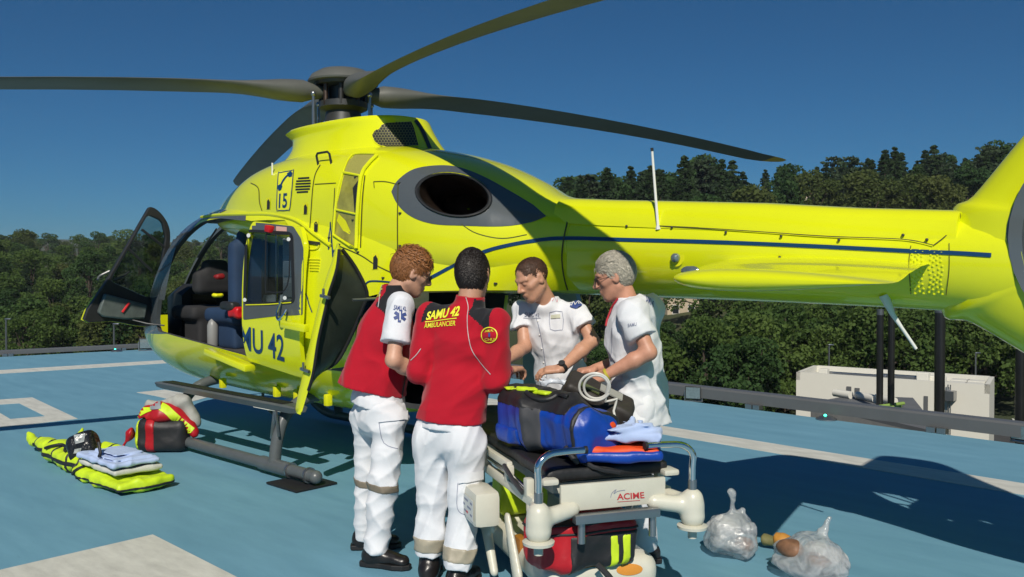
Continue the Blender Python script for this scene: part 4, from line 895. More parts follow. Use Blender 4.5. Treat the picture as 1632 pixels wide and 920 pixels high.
m_ = MB(); n1 = 8; pts = lambda yoff: [Vector((1.34 + 0.72 * t, 0.84 - 0.10 * t * t + yoff, 0)) for t in [k / n1 for k in range(n1 + 1)]]
rr = []
for z, s1 in ((0.62, 0.72), (0.75, 0.9), (1.0, 1.0), (1.25, 1.0), (1.42, 0.93), (1.50, 0.85)): rr.append([Vector((1.34 + (p.x - 1.34) * s1, p.y + 0.05 * (1.1 - z), z)) for p in pts(0)] + [Vector((1.34 + (p.x - 1.34) * s1, p.y + 0.05 * (1.1 - z), z)) for p in reversed(pts(0.05))])
m_.loft(rr); m_.build("clamshell_door", mat("lining_grey", (0.30, 0.34, 0.34), 0.5, var=0.12), heli)
# ---- inside the cabin
m_ = MB(); m_.loft([[Vector((x, y * w, z)) for y, z in ((-1, 0.90), (1, 0.90), (1, 0.86), (-1, 0.86))] for x, w in ((-2.5, 0.5), (-1.9, 0.69), (-1.0, 0.74), (1.1, 0.74), (1.35, 0.66))]); m_.build("cabin_floor", mat("cabin_floor", (0.07, 0.066, 0.06), 0.7, var=0.3), heli, sm=False)
m_ = MB(); m_.loft([[Vector((x, y * w, z)) for y, z in ((-1, 2.10), (1, 2.10), (1, 2.06), (-1, 2.06))] for x, w in ((-1.45, 0.5), (-1.0, 0.64), (1.1, 0.66), (1.35, 0.6))]); m_.build("cabin_ceiling", INTERIOR, heli, sm=False)
m_ = MB(); m_.box((1.12, 0, 1.75), (0.05, 1.3, 0.62)); m_.build("rear_bulkhead", INTERIOR, heli, sm=False)
m_ = MB(); m_.loft([[Vector((x, a * w, z)) for a, z in ((-1, 0.9), (-1, zt - 0.08), (-0.8, zt), (0.8, zt), (1, zt - 0.08), (1, 0.9))] for x, w, zt in ((-2.62, 0.30, 1.28), (-2.45, 0.42, 1.42), (-2.22, 0.45, 1.48), (-2.12, 0.43, 1.44))]); m_.build("instrument_panel", BLACKP, heli)
for y in (-0.2, 0.2): m_ = MB(); m_.box((-2.105, y, 1.28), (0.012, 0.26, 0.2), None, 0.004); m_.build("display", mat("display_glass", (0.01, 0.012, 0.015), 0.1, var=0), heli, sm=False)
m_ = MB(); m_.box((-1.85, 0, 1.02), (0.5, 0.2, 0.24), None, 0.03); m_.build("centre_pedestal", BLACKP, heli)
SEATB = mat("seat_blue", (0.012, 0.035, 0.085), 0.8, var=0.15, bump=0.2, bscale=120)
SEATK = mat("seat_black", (0.022, 0.022, 0.024), 0.8, var=0.2, bump=0.2, bscale=120)
def seat(x, y, m1, name, face=1, zt=1.86, w=0.23):
    F_ = lambda s: [Vector((x + face * a, y + b * s, z)) for a, b, z in ()]
    f = Field((x - 0.5, y - 0.32, 0.88), (x + 0.5, y + 0.32, 2.02), 0.02)
    f.rbox((x - face * 0.12, y, 1.2), (0.24, w, 0.07), 0.05, k=0.03); f.rbox((x + face * 0.14, y, 1.5), (0.075, w, zt - 1.5), 0.06, k=0.04); f.rbox((x + face * 0.16, y, zt - 0.02), (0.06, 0.13, 0.12), 0.05, k=0.04); f.rbox((x - face * 0.05, y, 1.02), (0.16, 0.14, 0.13), 0.03, k=0.02)
    return mesh_obj(name, f.mesh(name), m1, heli)
seat(-1.78, -0.34, SEATK, "pilot_seat", 1, 1.62, 0.21); seat(-1.78, 0.34, SEATK, "pilot_seat", 1, 1.62, 0.21); seat(-1.02, -0.40, SEATB, "cabin_seat", 1, 1.88, 0.2); seat(0.25, 0.40, SEATB, "cabin_seat", -1, 1.9)
m_ = MB(); m_.box((-0.85, -0.08, 1.5), (0.12, 0.5, 0.95), None, 0.03); m_.build("equipment_rack", BLACKP, heli)
m_ = MB(); m_.lathe([(0.001, 0), (0.045, 0.0), (0.05, 0.02), (0.05, 0.2), (0.035, 0.24), (0.015, 0.26), (0.015, 0.29), (0.001, 0.29)], (-1.22, -0.58, 0.905), 18); m_.build("extinguisher", mat("bottle_white", (0.25, 0.25, 0.24), 0.4), heli)
for c, s1, mm in (((-1.25, -0.5, 1.55), (0.08, 0.10, 0.06), mat("dark_red", (0.25, 0.01, 0.012), 0.6)), ((-0.72, -0.62, 1.24), (0.16, 0.1, 0.10), REDP), ((-0.80, -0.64, 1.30), (0.2, 0.1, 0.08), BLACKP), ((-1.28, -0.5, 1.38), (0.08, 0.1, 0.05), MATS["yellow_trim"])):
    f = Field(Vector(c) - Vector(s1) - Vector((0.04,) * 3), Vector(c) + Vector(s1) + Vector((0.04,) * 3), 0.012); f.rbox(c, Vector(s1) / 2 * 1.1, 0.03); f.ripple(0.012, 40, 3); mesh_obj("stowed_gear", f.mesh("stowed_gear"), mm, heli)
m_ = MB(); m_.tube([at_y(345, 365, -0.1), at_y(315, 410, -0.1)], 0.01, 8); m_.build("grab_strap", BLACKP, heli)

# cabinet and pad added behind the door glass to catch sun and brighten it
LGREY = mat("cabin_light_grey", (0.42, 0.44, 0.44), 0.5, var=0.15, scale=5)
m_ = MB(); m_.box((0.26, -0.585, 1.62), (0.40, 0.16, 0.62), None, 0.04); m_.build("added_pale_cabinet", LGREY, heli)
for z in (1.45, 1.62, 1.78): m_ = MB(); m_.box((0.26, -0.668, z), (0.32, 0.02, 0.12), None, 0.01); m_.build("added_drawer_front", mat("drawer_grey", (0.28, 0.30, 0.31), 0.35, var=0.1), heli)
m_ = MB(); m_.tube([(0.02, -0.68, 1.2), (0.02, -0.68, 1.95)], 0.012, 8); m_.build("support_tube", CHROME, heli)
f = Field((-0.3, -0.66, 1.0), (0.5, -0.2, 1.42), 0.02); f.ell((-0.12, -0.60, 1.30), (0.16, 0.10, 0.20)); mesh_obj("added_pale_pad", f.mesh("added_pale_pad"), LGREY, heli)
# ------------------------------------------------------------------ people
SKIN = [mat("skin_a", (0.58, 0.32, 0.215), 0.5, var=0.10, scale=25, bump=0.1, bscale=300, bdist=0.002), mat("skin_b", (0.50, 0.26, 0.165), 0.5, var=0.10, scale=25), mat("skin_c", (0.53, 0.28, 0.18), 0.48, var=0.12, scale=25, bump=0.1, bscale=300, bdist=0.002), mat("skin_d", (0.54, 0.265, 0.175), 0.5, var=0.12, scale=25, bump=0.1, bscale=300, bdist=0.002)]
def cloth(name, col, wr=0.5, rough=0.85, sc=14):
    """woven cloth: soft creases and a fine weave as relief"""
    if name in MATS: return MATS[name]
    m = mat(name, col, rough, var=0.05, scale=9, sheen=0.15, spec=0.2); N = m.node_tree.nodes; L = m.node_tree.links; b = N["Principled BSDF"]
    tc = N.new("ShaderNodeTexCoord"); n1 = N.new("ShaderNodeTexNoise"); n1.inputs["Scale"].default_value = sc; n1.inputs["Detail"].default_value = 5; n1.inputs["Distortion"].default_value = 1.2
    mp = N.new("ShaderNodeMapping"); mp.inputs["Scale"].default_value = (1.3, 1.3, 0.8); mp.inputs["Rotation"].default_value = (0.5, 0.4, 0.3); L.new(tc.outputs["Object"], mp.inputs[0]); L.new(mp.outputs[0], n1.inputs[0])
    n2 = N.new("ShaderNodeTexNoise"); n2.inputs["Scale"].default_value = 260; L.new(tc.outputs["Object"], n2.inputs[0])
    n1.noise_type = 'RIDGED_MULTIFRACTAL'; n1.inputs["Scale"].default_value = sc * 0.45; n1.inputs["Detail"].default_value = 3; n1.inputs["Distortion"].default_value = 0.6
    b1 = N.new("ShaderNodeBump"); b1.inputs["Strength"].default_value = wr; b1.inputs["Distance"].default_value = 0.02; L.new(n1.outputs["Fac"], b1.inputs["Height"])
    b2 = N.new("ShaderNodeBump"); b2.inputs["Strength"].default_value = 0.2; b2.inputs["Distance"].default_value = 0.002; L.new(n2.outputs["Fac"], b2.inputs["Height"]); L.new(b1.outputs[0], b2.inputs["Normal"]); L.new(b2.outputs[0], b.inputs["Normal"])
    return m
WHITEC = cloth("white_cotton", (0.72, 0.73, 0.76), 0.5, sc=10); REDC = cloth("red_fleece", (0.42, 0.006, 0.02), 0.55, sc=7); BLACKC = cloth("black_cloth", (0.016, 0.016, 0.019), 0.3)
BAND = mat("reflective_band", (0.36, 0.32, 0.24), 0.45, var=0.12, scale=20); BANDD = mat("band_brown", (0.20, 0.165, 0.12), 0.5, var=0.12, scale=20)
LEATHER = mat("boot_leather", (0.014, 0.012, 0.012), 0.32, var=0.3, scale=18, bump=0.3, bscale=40, bdist=0.006)
YTXT = mat("yellow_print", (0.80, 0.78, 0.04), 0.5, var=0.05); BTXT = mat("blue_print", (0.03, 0.06, 0.22), 0.6, var=0.05); GREYTXT = mat("grey_print", (0.25, 0.27, 0.36), 0.6, var=0.05); PIPING = mat("grey_piping", (0.45, 0.42, 0.42), 0.5)
GOLD = mat("steel_frame_dark", (0.05, 0.045, 0.04), 0.3, metal=0.6)
def V3(v): return np.array((v.x, v.y, v.z))
def frame(fwd, up):
    f = Vector(fwd).normalized(); u = (Vector(up) - f * Vector(up).dot(f)).normalized(); r_ = f.cross(u)
    return Matrix(((r_.x, f.x, u.x), (r_.y, f.y, u.y), (r_.z, f.z, u.z)))        # columns: right, forward, up
def head_sdf(F, c, M, jaw=1.0, S=1.0, nose=1.0):
    P = lambda x, y, z: c + M @ Vector((x * S, y * S, z * S))
    rot = [[M[i][j] for j in range(3)] for i in range(3)]
    F.ell(P(0, -0.012, 0.030), (0.076 * S, 0.097 * S, 0.086 * S), rot, 0.03)
    F.ell(P(0, 0.030, -0.042), (0.058 * S * jaw, 0.062 * S, 0.074 * S), rot, 0.035)
    F.cone(P(0, 0.058, -0.094), P(0, 0.066, -0.098), 0.022 * S, 0.020 * S, 0.03)
    for s in (-1, 1):
        F.cone(P(s * 0.050, -0.005, -0.055), P(s * 0.022, 0.058, -0.095), 0.020 * S * jaw, 0.018 * S, 0.025)
        F.cone(P(s * 0.046, 0.056, -0.020), P(s * 0.060, 0.025, -0.010), 0.018 * S, 0.016 * S, 0.02)
        F.cone(P(s * 0.014, 0.086, 0.026), P(s * 0.048, 0.070, 0.026), 0.011 * S, 0.011 * S, 0.014)
        F.ell(P(s * 0.032, 0.100, 0.004), (0.017 * S, 0.016 * S, 0.013 * S), rot, 0.012, True)
        F.ell(P(s * 0.031, 0.076, 0.004), (0.016 * S, 0.013 * S, 0.011 * S), rot, 0.004)
        F.ell(P(s * 0.077, -0.006, -0.004), (0.011 * S, 0.021 * S, 0.033 * S), rot, 0.008); F.ell(P(s * 0.088, 0.002, 0.0), (0.008 * S, 0.010 * S, 0.018 * S), rot, 0.006, True)
    F.cone(P(0, 0.088, 0.020), P(0, 0.108 + 0.006 * nose, -0.026), 0.008 * S, 0.0115 * S, 0.010)
    for s in (-1, 1): F.cone(P(0, 0.102, -0.030), P(s * 0.013, 0.094, -0.033), 0.010 * S, 0.0085 * S, 0.007)
    F.ell(P(0, 0.087, -0.060), (0.026 * S, 0.012 * S, 0.008 * S), rot, 0.008); F.ell(P(0, 0.085, -0.071), (0.023 * S, 0.012 * S, 0.008 * S), rot, 0.006)
    F.cone(P(-0.021, 0.099, -0.0655), P(0.021, 0.099, -0.0655), 0.0028 * S, 0.0028 * S, 0.003, True)
def hand_sdf(F, w, d, n, side, curl=(18, 34, 30), S=1.0, spread=0.0):
    """w wrist, d towards the fingers, n out of the back of the hand, side +1 if the thumb lies along d x n"""
    d = Vector(d).normalized(); n = Vector(n); n = (n - d * n.dot(d)).normalized(); s = d.cross(n) * side
    rot = [[s[i], d[i], n[i]] for i in range(3)]
    F.rbox(w + d * 0.048 * S, (0.040 * S, 0.050 * S, 0.0155 * S), 0.0145 * S, rot, 0.012)
    for i, (o, l) in enumerate(((0.030, 0.040), (0.010, 0.045), (-0.011, 0.042), (-0.030, 0.033))):
        p = w + d * (0.088 - 0.004 * abs(i - 1)) * S + s * o * S; a = 0.0
        dir0 = (d + s * o * (2 + spread)).normalized()
        for j, (q, ra, rb) in enumerate(((1.0, 0.0098, 0.0092), (0.62, 0.0090, 0.0084), (0.5, 0.0083, 0.0072))):
            a += curl[j] * (1 + 0.12 * i); dd = dir0 * math.cos(R(a)) - n * math.sin(R(a)); p2 = p + dd * l * q * S; F.cone(p, p2, ra * S, rb * S, 0.003); p = p2
    p = w + d * 0.022 * S + s * 0.032 * S; t1 = (s * 0.62 + d * 0.66 - n * 0.42).normalized(); p2 = p + t1 * 0.042 * S; F.cone(p - t1 * 0.012, p2, 0.0145 * S, 0.011 * S, 0.010)
    t2 = (s * 0.22 + d * 0.85 - n * 0.45).normalized(); p3 = p2 + t2 * 0.030 * S; F.cone(p2, p3, 0.0105 * S, 0.0085 * S, 0.004)
def strands(c, M, S, n, length, seed, region, rough=0.25, wid=0.0016, lift=0.004, rad=(0.080, 0.101, 0.090), cen=(0, -0.012, 0.032), flow=None):
    """tufts of hair lying on the scalp, swept from the crown"""
    rg = random.Random(seed); V = []; Q = []
    crown = Vector((0.012, -0.055, 0.075)); tries = 0; made = 0
    while made < n and tries < n * 20:
        tries += 1
        v = Vector((rg.gauss(0, 1), rg.gauss(0, 1), rg.gauss(0, 1))).normalized(); p = Vector((v.x * rad[0], v.y * rad[1], v.z * rad[2])) + Vector(cen)
        if not region(p): continue
        made += 1; nrm = Vector((v.x / rad[0], v.y / rad[1], v.z / rad[2])).normalized()
        fl = flow(p) if flow else (p - crown)
        fl = fl + Vector((rg.gauss(0, 1), rg.gauss(0, 1), rg.gauss(0, 1))) * rough * 0.06; t = (fl - nrm * fl.dot(nrm)).normalized()
        L_ = length * rg.uniform(0.6, 1.25); pts = []; q = p - nrm * 0.004; lf = lift * rg.uniform(0.3, 2.2)
        for k in range(5):
            u = k / 4; pts.append(q + nrm * (lf * math.sin(u * 2.2) * 1.2)); q = q + t * (L_ / 4); 
            e = Vector(((q.x - cen[0]) / rad[0], (q.y - cen[1]) / rad[1], (q.z - cen[2]) / rad[2])); 
            if e.length > 0: q = q + (Vector((e.x * rad[0], e.y * rad[1], e.z * rad[2])) / e.length + Vector(cen) - q) * 0.75
            t = (t + Vector((rg.gauss(0, 1), rg.gauss(0, 1), rg.gauss(0, 1))) * 0.03).normalized()
        sd = t.cross(nrm).normalized(); o = len(V)
        for k, a in enumerate(pts):
            w = wid * (1, 1.15, 1, 0.7, 0.12)[k]
            for b in (a + sd * w, a + nrm * w * 0.8, a - sd * w): V.append(c + M @ (b * S))
        for k in range(4):
            for j in (0, 1): a = o + k * 3 + j; Q.append((a, a + 1, a + 4, a + 3))
    # a close cap under the tufts
    nu, nv = 72, 44; o = len(V); keep = {}
    def lp(i, j):
        th = PI * (j + 0.5) / nv; ph = 2 * PI * i / nu; v = Vector((math.sin(th) * math.cos(ph), math.sin(th) * math.sin(ph), math.cos(th)))
        k = 1 - 0.012 + 0.010 * math.sin(v.x * 11 + 5 * v.z + seed) * math.sin(v.y * 7 + v.x * 5); return Vector((v.x * rad[0] * k, v.y * rad[1] * k, v.z * rad[2] * k)) + Vector(cen)
    for i in range(nu):
        for j in range(nv - 1):
            q = [lp(i, j), lp((i + 1) % nu, j), lp((i + 1) % nu, j + 1), lp(i, j + 1)]
            if region(sum(q, Vector()) / 4):
                ids = []
                for key, p in zip(((i, j), ((i + 1) % nu, j), ((i + 1) % nu, j + 1), (i, j + 1)), q):
                    if key not in keep: keep[key] = len(V); V.append(c + M @ (p * S))
                    ids.append(keep[key])
                Q.append(tuple(ids))
    return np.array([[v.x, v.y, v.z] for v in V]), np.array(Q)
TUFT = []
def tuft(S_, o, rad, cen, seed):
    """a looser top layer swept forward, joined to the hair just made"""
    v2, q2 = strands(S_["head"], o["HM"], S_["hs"], 420, 0.050, seed, lambda p: p.z > 0.052 and p.y < 0.085, 0.7, 0.0026, 0.008, rad=rad, cen=cen, flow=lambda p: Vector((0.05, 0.06, 0.01)))
    TUFT.append((np.concatenate([V_, v2]), np.concatenate([Q_, q2 + len(V_)])))
def add_np(name, V, Q, material, parent): return mesh_obj(name, np_mesh(name, V, Q), material, parent)
def glasses(c, M, S, parent):
    P = lambda x, y, z: c + M @ (Vector((x, y, z)) * S); m_ = MB()
    for s in (-1, 1):
        m_.tube([P(s * 0.033 + 0.021 * math.cos(t), 0.104 - 0.006 * abs(math.cos(t)), 0.001 + 0.015 * math.sin(t)) for t in [2 * PI * k / 14 for k in range(15)]], 0.0016, 6)
        m_.tube([P(s * 0.054, 0.100, 0.005), P(s * 0.072, 0.06, 0.006), P(s * 0.081, 0.0, 0.006), P(s * 0.082, -0.02, -0.012)], 0.0017, 6)
    m_.tube([P(-0.012, 0.107, 0.005), P(0, 0.110, 0.008), P(0.012, 0.107, 0.005)], 0.0016, 6)
    g = m_.build("glasses", GOLD, parent)
    for s in (-1, 1):
        m_ = MB(); m_.prism([P(s * 0.033 + 0.0205 * math.cos(t), 0.104 - 0.006 * abs(math.cos(t)), 0.001 + 0.0145 * math.sin(t)) for t in [2 * PI * k / 14 for k in range(14)]], M @ Vector((0, 0.0008, 0))); m_.build("lens", GLASS, g)
def J(px, py, d): return at(px, py, d)
def boot(anklep, toe, parent, seed, high=0.14):
    t = Vector((toe.x, toe.y, 0)).normalized(); g = Vector((anklep.x, anklep.y, 0)); up = Vector((0, 0, 1)); sdv = t.cross(up)
    f = Field((g.x - 0.34, g.y - 0.34, -0.005), (g.x + 0.34, g.y + 0.34, 0.32), 0.007)
    f.cone(anklep + up * 0.05, Vector((anklep.x, anklep.y, 0.07)), 0.052, 0.054, 0.02); f.ell(g - t * 0.035 + up * 0.055, (0.052, 0.052, 0.06), None, 0.03)
    f.cone(g + t * 0.04 + up * 0.065, g + t * 0.15 + up * 0.045, 0.052, 0.043, 0.03, flat=0.8, fd=(0, 0, 1)); f.cut((0, 0, 0.018), (0, 0, -1)); f.ripple(0.004, 70, seed)
    b = mesh_obj("boot", f.mesh("boot"), LEATHER, parent)
    m_ = MB(); sole = [(-0.09, 0.018), (-0.085, 0.038), (-0.04, 0.044), (0.04, 0.038), (0.11, 0.050), (0.17, 0.040), (0.20, 0.015)]
    out = [g + t * a + sdv * w for a, w in sole] + [g + t * a - sdv * w for a, w in reversed(sole)]
    m_.prism([Vector((p.x, p.y, 0.005)) for p in out], (0, 0, 0.026)); bevel(m_.build("sole", BLACKR, b, sm=False), 0.004); return b

def person(S):
    """S: joints (world points), facing, clothing. Returns the Empty that carries body, clothes, hair"""
    g0 = (S["ankL"] + S["ankR"]) / 2; root = empty("person", (g0.x, g0.y, 0), S["label"], "person", "hospital and ambulance crew at the stretcher")
    pel, neck, shL, shR = S["pelvis"], S["neck"], S["shL"], S["shR"]; mid = (shL + shR) / 2
    axis = (neck - pel).normalized(); side = (shR - shL); side = (side - axis * side.dot(axis)).normalized(); front = axis.cross(side).normalized()   # front = up x right
    if front.dot(S["face"]) < 0: front = -front
    trot = [[side[i], front[i], axis[i]] for i in range(3)]; L_ = (neck - pel).length; chest = pel + axis * L_ * 0.66 ; belly = pel + axis * L_ * 0.28
    allp = [pel, neck, shL, shR, S["head"], S["elL"], S["elR"], S["wrL"], S["wrR"], S["ankL"], S["ankR"], S["knL"], S["knR"], S["head"] + Vector((0, 0, 0.14)), S["wrL"] + S["hdL"].normalized() * 0.2, S["wrR"] + S["hdR"].normalized() * 0.2]
    lo = np.min([V3(p) for p in allp], 0) - 0.26; hi = np.max([V3(p) for p in allp], 0) + 0.26; lo[2] = 0.0; hi[2] = S["head"].z + 0.2
    HM = frame(S["hf"], S["hu"]); hs = S.get("hs", 1.06); c = S["head"]
    W = S.get("width", 1.0)
    # -- body: one skin surface, slimmer than the clothes where they cover it
    B = Field(lo, hi, 0.0055)
    B.ell(chest, (0.14 * W, 0.095, 0.17), trot, 0.04); B.ell(belly, (0.125 * W, 0.085, 0.17), trot, 0.06); B.cone(shL, shR, 0.036, 0.036, 0.04)
    for q in "LR":
        B.cone(S["sh" + q], S["el" + q], 0.040, 0.040, 0.03); B.cone(S["el" + q], S["el" + q] + (S["wr" + q] - S["el" + q]) * 0.35, 0.040, 0.042, 0.02); B.cone(S["el" + q] + (S["wr" + q] - S["el" + q]) * 0.35, S["wr" + q], 0.042, 0.0275, 0.015)
        hand_sdf(B, S["wr" + q], S["hd" + q], S["hn" + q], S["ht" + q], S.get("curl", (20, 34, 30)))
        B.cone(S["hip" + q], S["kn" + q], 0.065, 0.045, 0.03); B.cone(S["kn" + q], S["ank" + q], 0.045, 0.035, 0.02); B.cone(S["hip" + q], pel, 0.07, 0.08, 0.04)
    B.cone(neck + axis * -0.03, c + HM @ Vector((0, -0.022, -0.055)), 0.066, 0.054, 0.03)
    head_sdf(B, c, HM, S.get("jaw", 1.0), hs)
    body = mesh_obj("body", B.mesh("body", 2), S["skin"], root)
    # -- trousers
    T = Field(lo, (hi[0], hi[1], pel.z + 0.16), 0.007)
    T.ell(pel + Vector((0, 0, -0.03)), (0.165 * W, 0.125, 0.14), trot, 0.03)
    for q in "LR":
        lw = S.get("legw", 1.0); T.cone(S["hip" + q], S["kn" + q], 0.092 * lw, 0.078 * lw, 0.03); e = S["ank" + q] + (S["ank" + q] - S["kn" + q]).normalized() * S.get("cuff", 0.03)
        T.cone(S["kn" + q], e, 0.078 * lw, 0.072 * lw, 0.02, capb=True); T.ell(S["hip" + q] - front * 0.03 + Vector((0, 0, 0.03)), (0.088, 0.088, 0.12), None, 0.07)
    legs0 = T.copy(); T.ripple(0.0060, 15, S["seed"], 3, (1, 1, 1.1)).ripple(0.0058, 46, S["seed"] + 5, 3, (1, 1, 1.2)); T.cut((0, 0, pel.z + 0.11), (0, 0, 1))
    trousers = mesh_obj("trousers", T.mesh("trousers", 0), WHITEC, root)
    for q in "LR":
        if "band" in S:
            k, a, h, mm = S["band"]; p = S["kn" + q] + (S["ank" + q] - S["kn" + q]) * a; ax = (S["kn" + q] - S["ank" + q]).normalized()
            t = T.copy(); t.F = t.F - 0.0035; t.cut(p + ax * h, ax); t.cut(p - ax * h, -ax); o = S["ank" + ("R" if q == "L" else "L")]; ok = S["kn" + ("R" if q == "L" else "L")]; o = ok + (o - ok) * a
            dv = (o - p); dv.z = 0; t.cut((p + o) / 2 - dv.normalized() * 0.001, dv); me = t.mesh("band", 1)
            mesh_obj("reflective_band", me, mm, trousers)
        toe = S["toe" + q]; boot(S["ank" + q], toe, root, S["seed"] + 3)
    # -- upper clothes
    U = Field(lo, hi, 0.0075); top = S["top"]; loose = top.get("loose", 0.0)
    U.ell(chest, (0.185 * W + loose, 0.135 + loose, 0.21), trot, 0.05); U.ell(belly, (0.165 * W + loose, 0.13 + loose, 0.20), trot, 0.06); U.cone(shL + (mid - shL) * 0.12, shR + (mid - shR) * 0.12, 0.078, 0.078, 0.06)
    U.cone(mid, neck + axis * 0.01, 0.085, 0.066, 0.05)
    hemp = S["hem"]; hn_ = S.get("hemn", -axis)
    U.cone(belly, pel + (hemp - pel) * 1.0 - axis * 0.02, 0.17 * W + loose * 0.6, S.get("hemr", 0.185), 0.05, flat=0.76, fd=front)
    U.ell(pel, (0.185 * W + loose, 0.158 + loose, 0.16), trot, 0.04)
    if top.get("drape"): U.cone(chest - front * 0.03, hemp - front * top["drape"], 0.13, 0.15, 0.06)
    if "extra" in S: S["extra"](U)
    def sleeves(U_, end, r0, r1, k=0.03):
        for q in "LR":
            s_, e_, w_ = S["sh" + q], S["el" + q], S["wr" + q]
            if end <= 1: U_.cone(s_, s_ + (e_ - s_) * end, r0, r1, k, capb=True)
            else:
                U_.cone(s_, e_, r0, r0 * 0.92, k); U_.cone(e_, e_ + (w_ - e_) * (end - 1), r0 * 0.92, r1, 0.02, capb=True)
    def collar(U_, h=0.045):
        a, b = neck - axis * 0.02 + front * 0.01, neck + axis * h; U_.cone(a, b, 0.082, 0.074, 0.015, capb=True); U_.cone(b - axis * h * 0.7, b + axis * 0.08, 0.064, 0.062, 0.0, True)
    out = {}
    if top["kind"] == "vest":              # sleeveless fleece over a short-sleeved white shirt
        sh = Field(lo, hi, 0.0075); sleeves(sh, 0.70, 0.074, 0.082); sh.cone(shL, shR, 0.06, 0.06, 0.03); sh.ell(chest, (0.15 * W, 0.11, 0.2), trot, 0.03); sh.ell(pel, (0.163 * W, 0.137, 0.15), trot, 0.03)
        sh.cone(belly, hemp - axis * 0.03 + front * 0.01, 0.15, S.get("hemr", 0.185) * 0.9, 0.04, flat=0.8, fd=front); sh.ripple(0.007, 40, S["seed"] + 1); sh.cut(hemp + hn_.normalized() * 0.085, hn_)
        shirt = mesh_obj("shirt", sh.mesh("shirt", 0), WHITEC, root); out["shirt"] = shirt
        U.ripple(0.012, 17, S["seed"] + 2, 4, (1, 1, 0.5)).ripple(0.004, 45, S["seed"] + 6, 4); collar(U)
        for q in "LR": U.cone(S["sh" + q] + (S["sh" + q] - mid) * 0.06, S["el" + q], 0.070, 0.080, 0.0, True)
        U.cut(hemp, hn_); name = "vest"
    else:
        sleeves(U, top["end"], top.get("r0", 0.072), top.get("r1", 0.078)); U.ripple(top.get("amp", 0.010), top.get("fq", 26), S["seed"] + 2, 4, (1, 1, 1.0)).ripple(top.get("amp", 0.010) * 0.4, 52, S["seed"] + 9, 4)
        collar(U, top.get("collar", 0.04)); U.cut(hemp, hn_); name = top["kind"]
        if top.get("under"):
            sh = Field(lo, (hi[0], hi[1], pel.z + 0.2), 0.0075); sh.ell(pel, (0.163 * W, 0.137, 0.15), trot, 0.03); sh.cone(belly, hemp - axis * 0.05, 0.15, S.get("hemr", 0.185) * 0.88, 0.04, flat=0.78, fd=front); sh.ripple(0.008, 36, S["seed"] + 1); sh.cut(hemp + hn_.normalized() * top["under"], hn_)
            mesh_obj("shirt", sh.mesh("shirt", 0), WHITEC, root)
    if "open_neck" in S: U.cone(*S["open_neck"], 0.01, True)
    garment = mesh_obj(name, U.mesh(name, 0), top["mats"], root); out.update(garment=garment, root=root, body=body, axis=axis, side=side, front=front, chest=chest, belly=belly, HM=HM, hs=hs, trousers=trousers, mid=mid, U=U)
    if "matfn" in top:
        me = garment.data; fn = top["matfn"]; mi = np.zeros(len(me.polygons), np.int32); cs = np.empty(len(me.polygons) * 3, np.float32); me.polygons.foreach_get("center", cs); cs = cs.reshape(-1, 3)
        me.polygons.foreach_set("material_index", fn(cs, out).astype(np.int32))
    out["gb"] = bvh_of(garment.data); return out
def cloth_text(s, quad, bvh, material, parent, off=0.004, bold=0.01, shear=0.0, name="lettering"):
    tb = text_bm(s, 1.0, bold=bold, shear=shear); xs = [v.co.x for v in tb.verts]; ys = [v.co.y for v in tb.verts]; x0, x1, y0, y1 = min(xs), max(xs), min(ys), max(ys)
    for v in tb.verts: v.co.x = (v.co.x - x0) / (x1 - x0); v.co.y = (v.co.y - y0) / (y1 - y0)
    grid_cut(tb, 0.07); return wrap(tb, quadmap(quad), bvh, off, name, material, parent)
up3 = Vector((0, 0, 1)); FH = Vector((FW.x, FW.y, 0)).normalized()
def ground_d(py): return 1.572 / ((py - 438.15) / CAM_F)

# ---- A: red sleeveless fleece, reddish hair, glasses, turned towards the stretcher
fA = RT * 0.9 + FH * 0.42
A = dict(label="person in red sleeveless vest over white short sleeves, left of the group", face=fA, skin=SKIN[0], seed=11, legw=1.06,
    pelvis=J(604, 652, 4.68), neck=J(628, 466, 4.66), shR=J(638, 486, 4.50), shL=J(620, 484, 4.84), head=J(656, 433, 4.66), hf=RT * 0.86 + FH * 0.34 - up3 * 0.36, hu=up3 * 0.94 + RT * 0.3, hs=1.06,
    elR=J(627, 574, 4.42), wrR=J(672, 602, 4.58), hdR=RT + FH * 0.5, hnR=up3 - FH * 0.2, htR=-1, elL=J(640, 566, 4.88), wrL=J(704, 590, 4.86), hdL=RT, hnL=up3, htL=1,
    hipR=J(621, 668, 4.60), knR=J(610, 772, 4.58), ankR=J(600, 874, 4.60), toeR=RT * 0.95 - FH * 0.30, hipL=J(592, 668, 4.80), knL=J(586, 764, 4.84), ankL=J(584, 852, 4.90), toeL=RT * 0.95 + FH * 0.1,
    hem=J(600, 622, 4.68), hemn=-(up3 * 0.94 + RT * 0.22).normalized(), hemr=0.20, band=("k", 0.02, 0.022, BANDD), cuff=0.02, top=dict(kind="vest", mats=[REDC, BLACKC], loose=0.004, drape=0.085))
def mA(c, o):       # black yoke over the shoulder
    ax, fr_, sd = V3(o["axis"]), V3(o["front"]), V3(o["side"]); q = c - V3(o["mid"]); h = q @ ax; s = np.abs(q @ sd); f = q @ fr_
    return ((h > -0.035 - 0.5 * (s - 0.10)) & (s > 0.055) & (h < 0.12))
A["top"]["matfn"] = mA
a = person(A)
V_, Q_ = strands(A["head"], a["HM"], 1.06, 5200, 0.034, 5, lambda p: (p.z > 0.028 and p.y < 0.075 + (p.z - 0.05) * 0.5) or (p.y < -0.012 and p.z > -0.085) or (p.y < 0.024 and p.z > 0.004), 0.5, 0.0012, 0.0035, rad=(0.0795, 0.102, 0.103), cen=(0, -0.012, 0.021))
tuft(A, a, (0.0795, 0.102, 0.103), (0, -0.012, 0.021), 31)
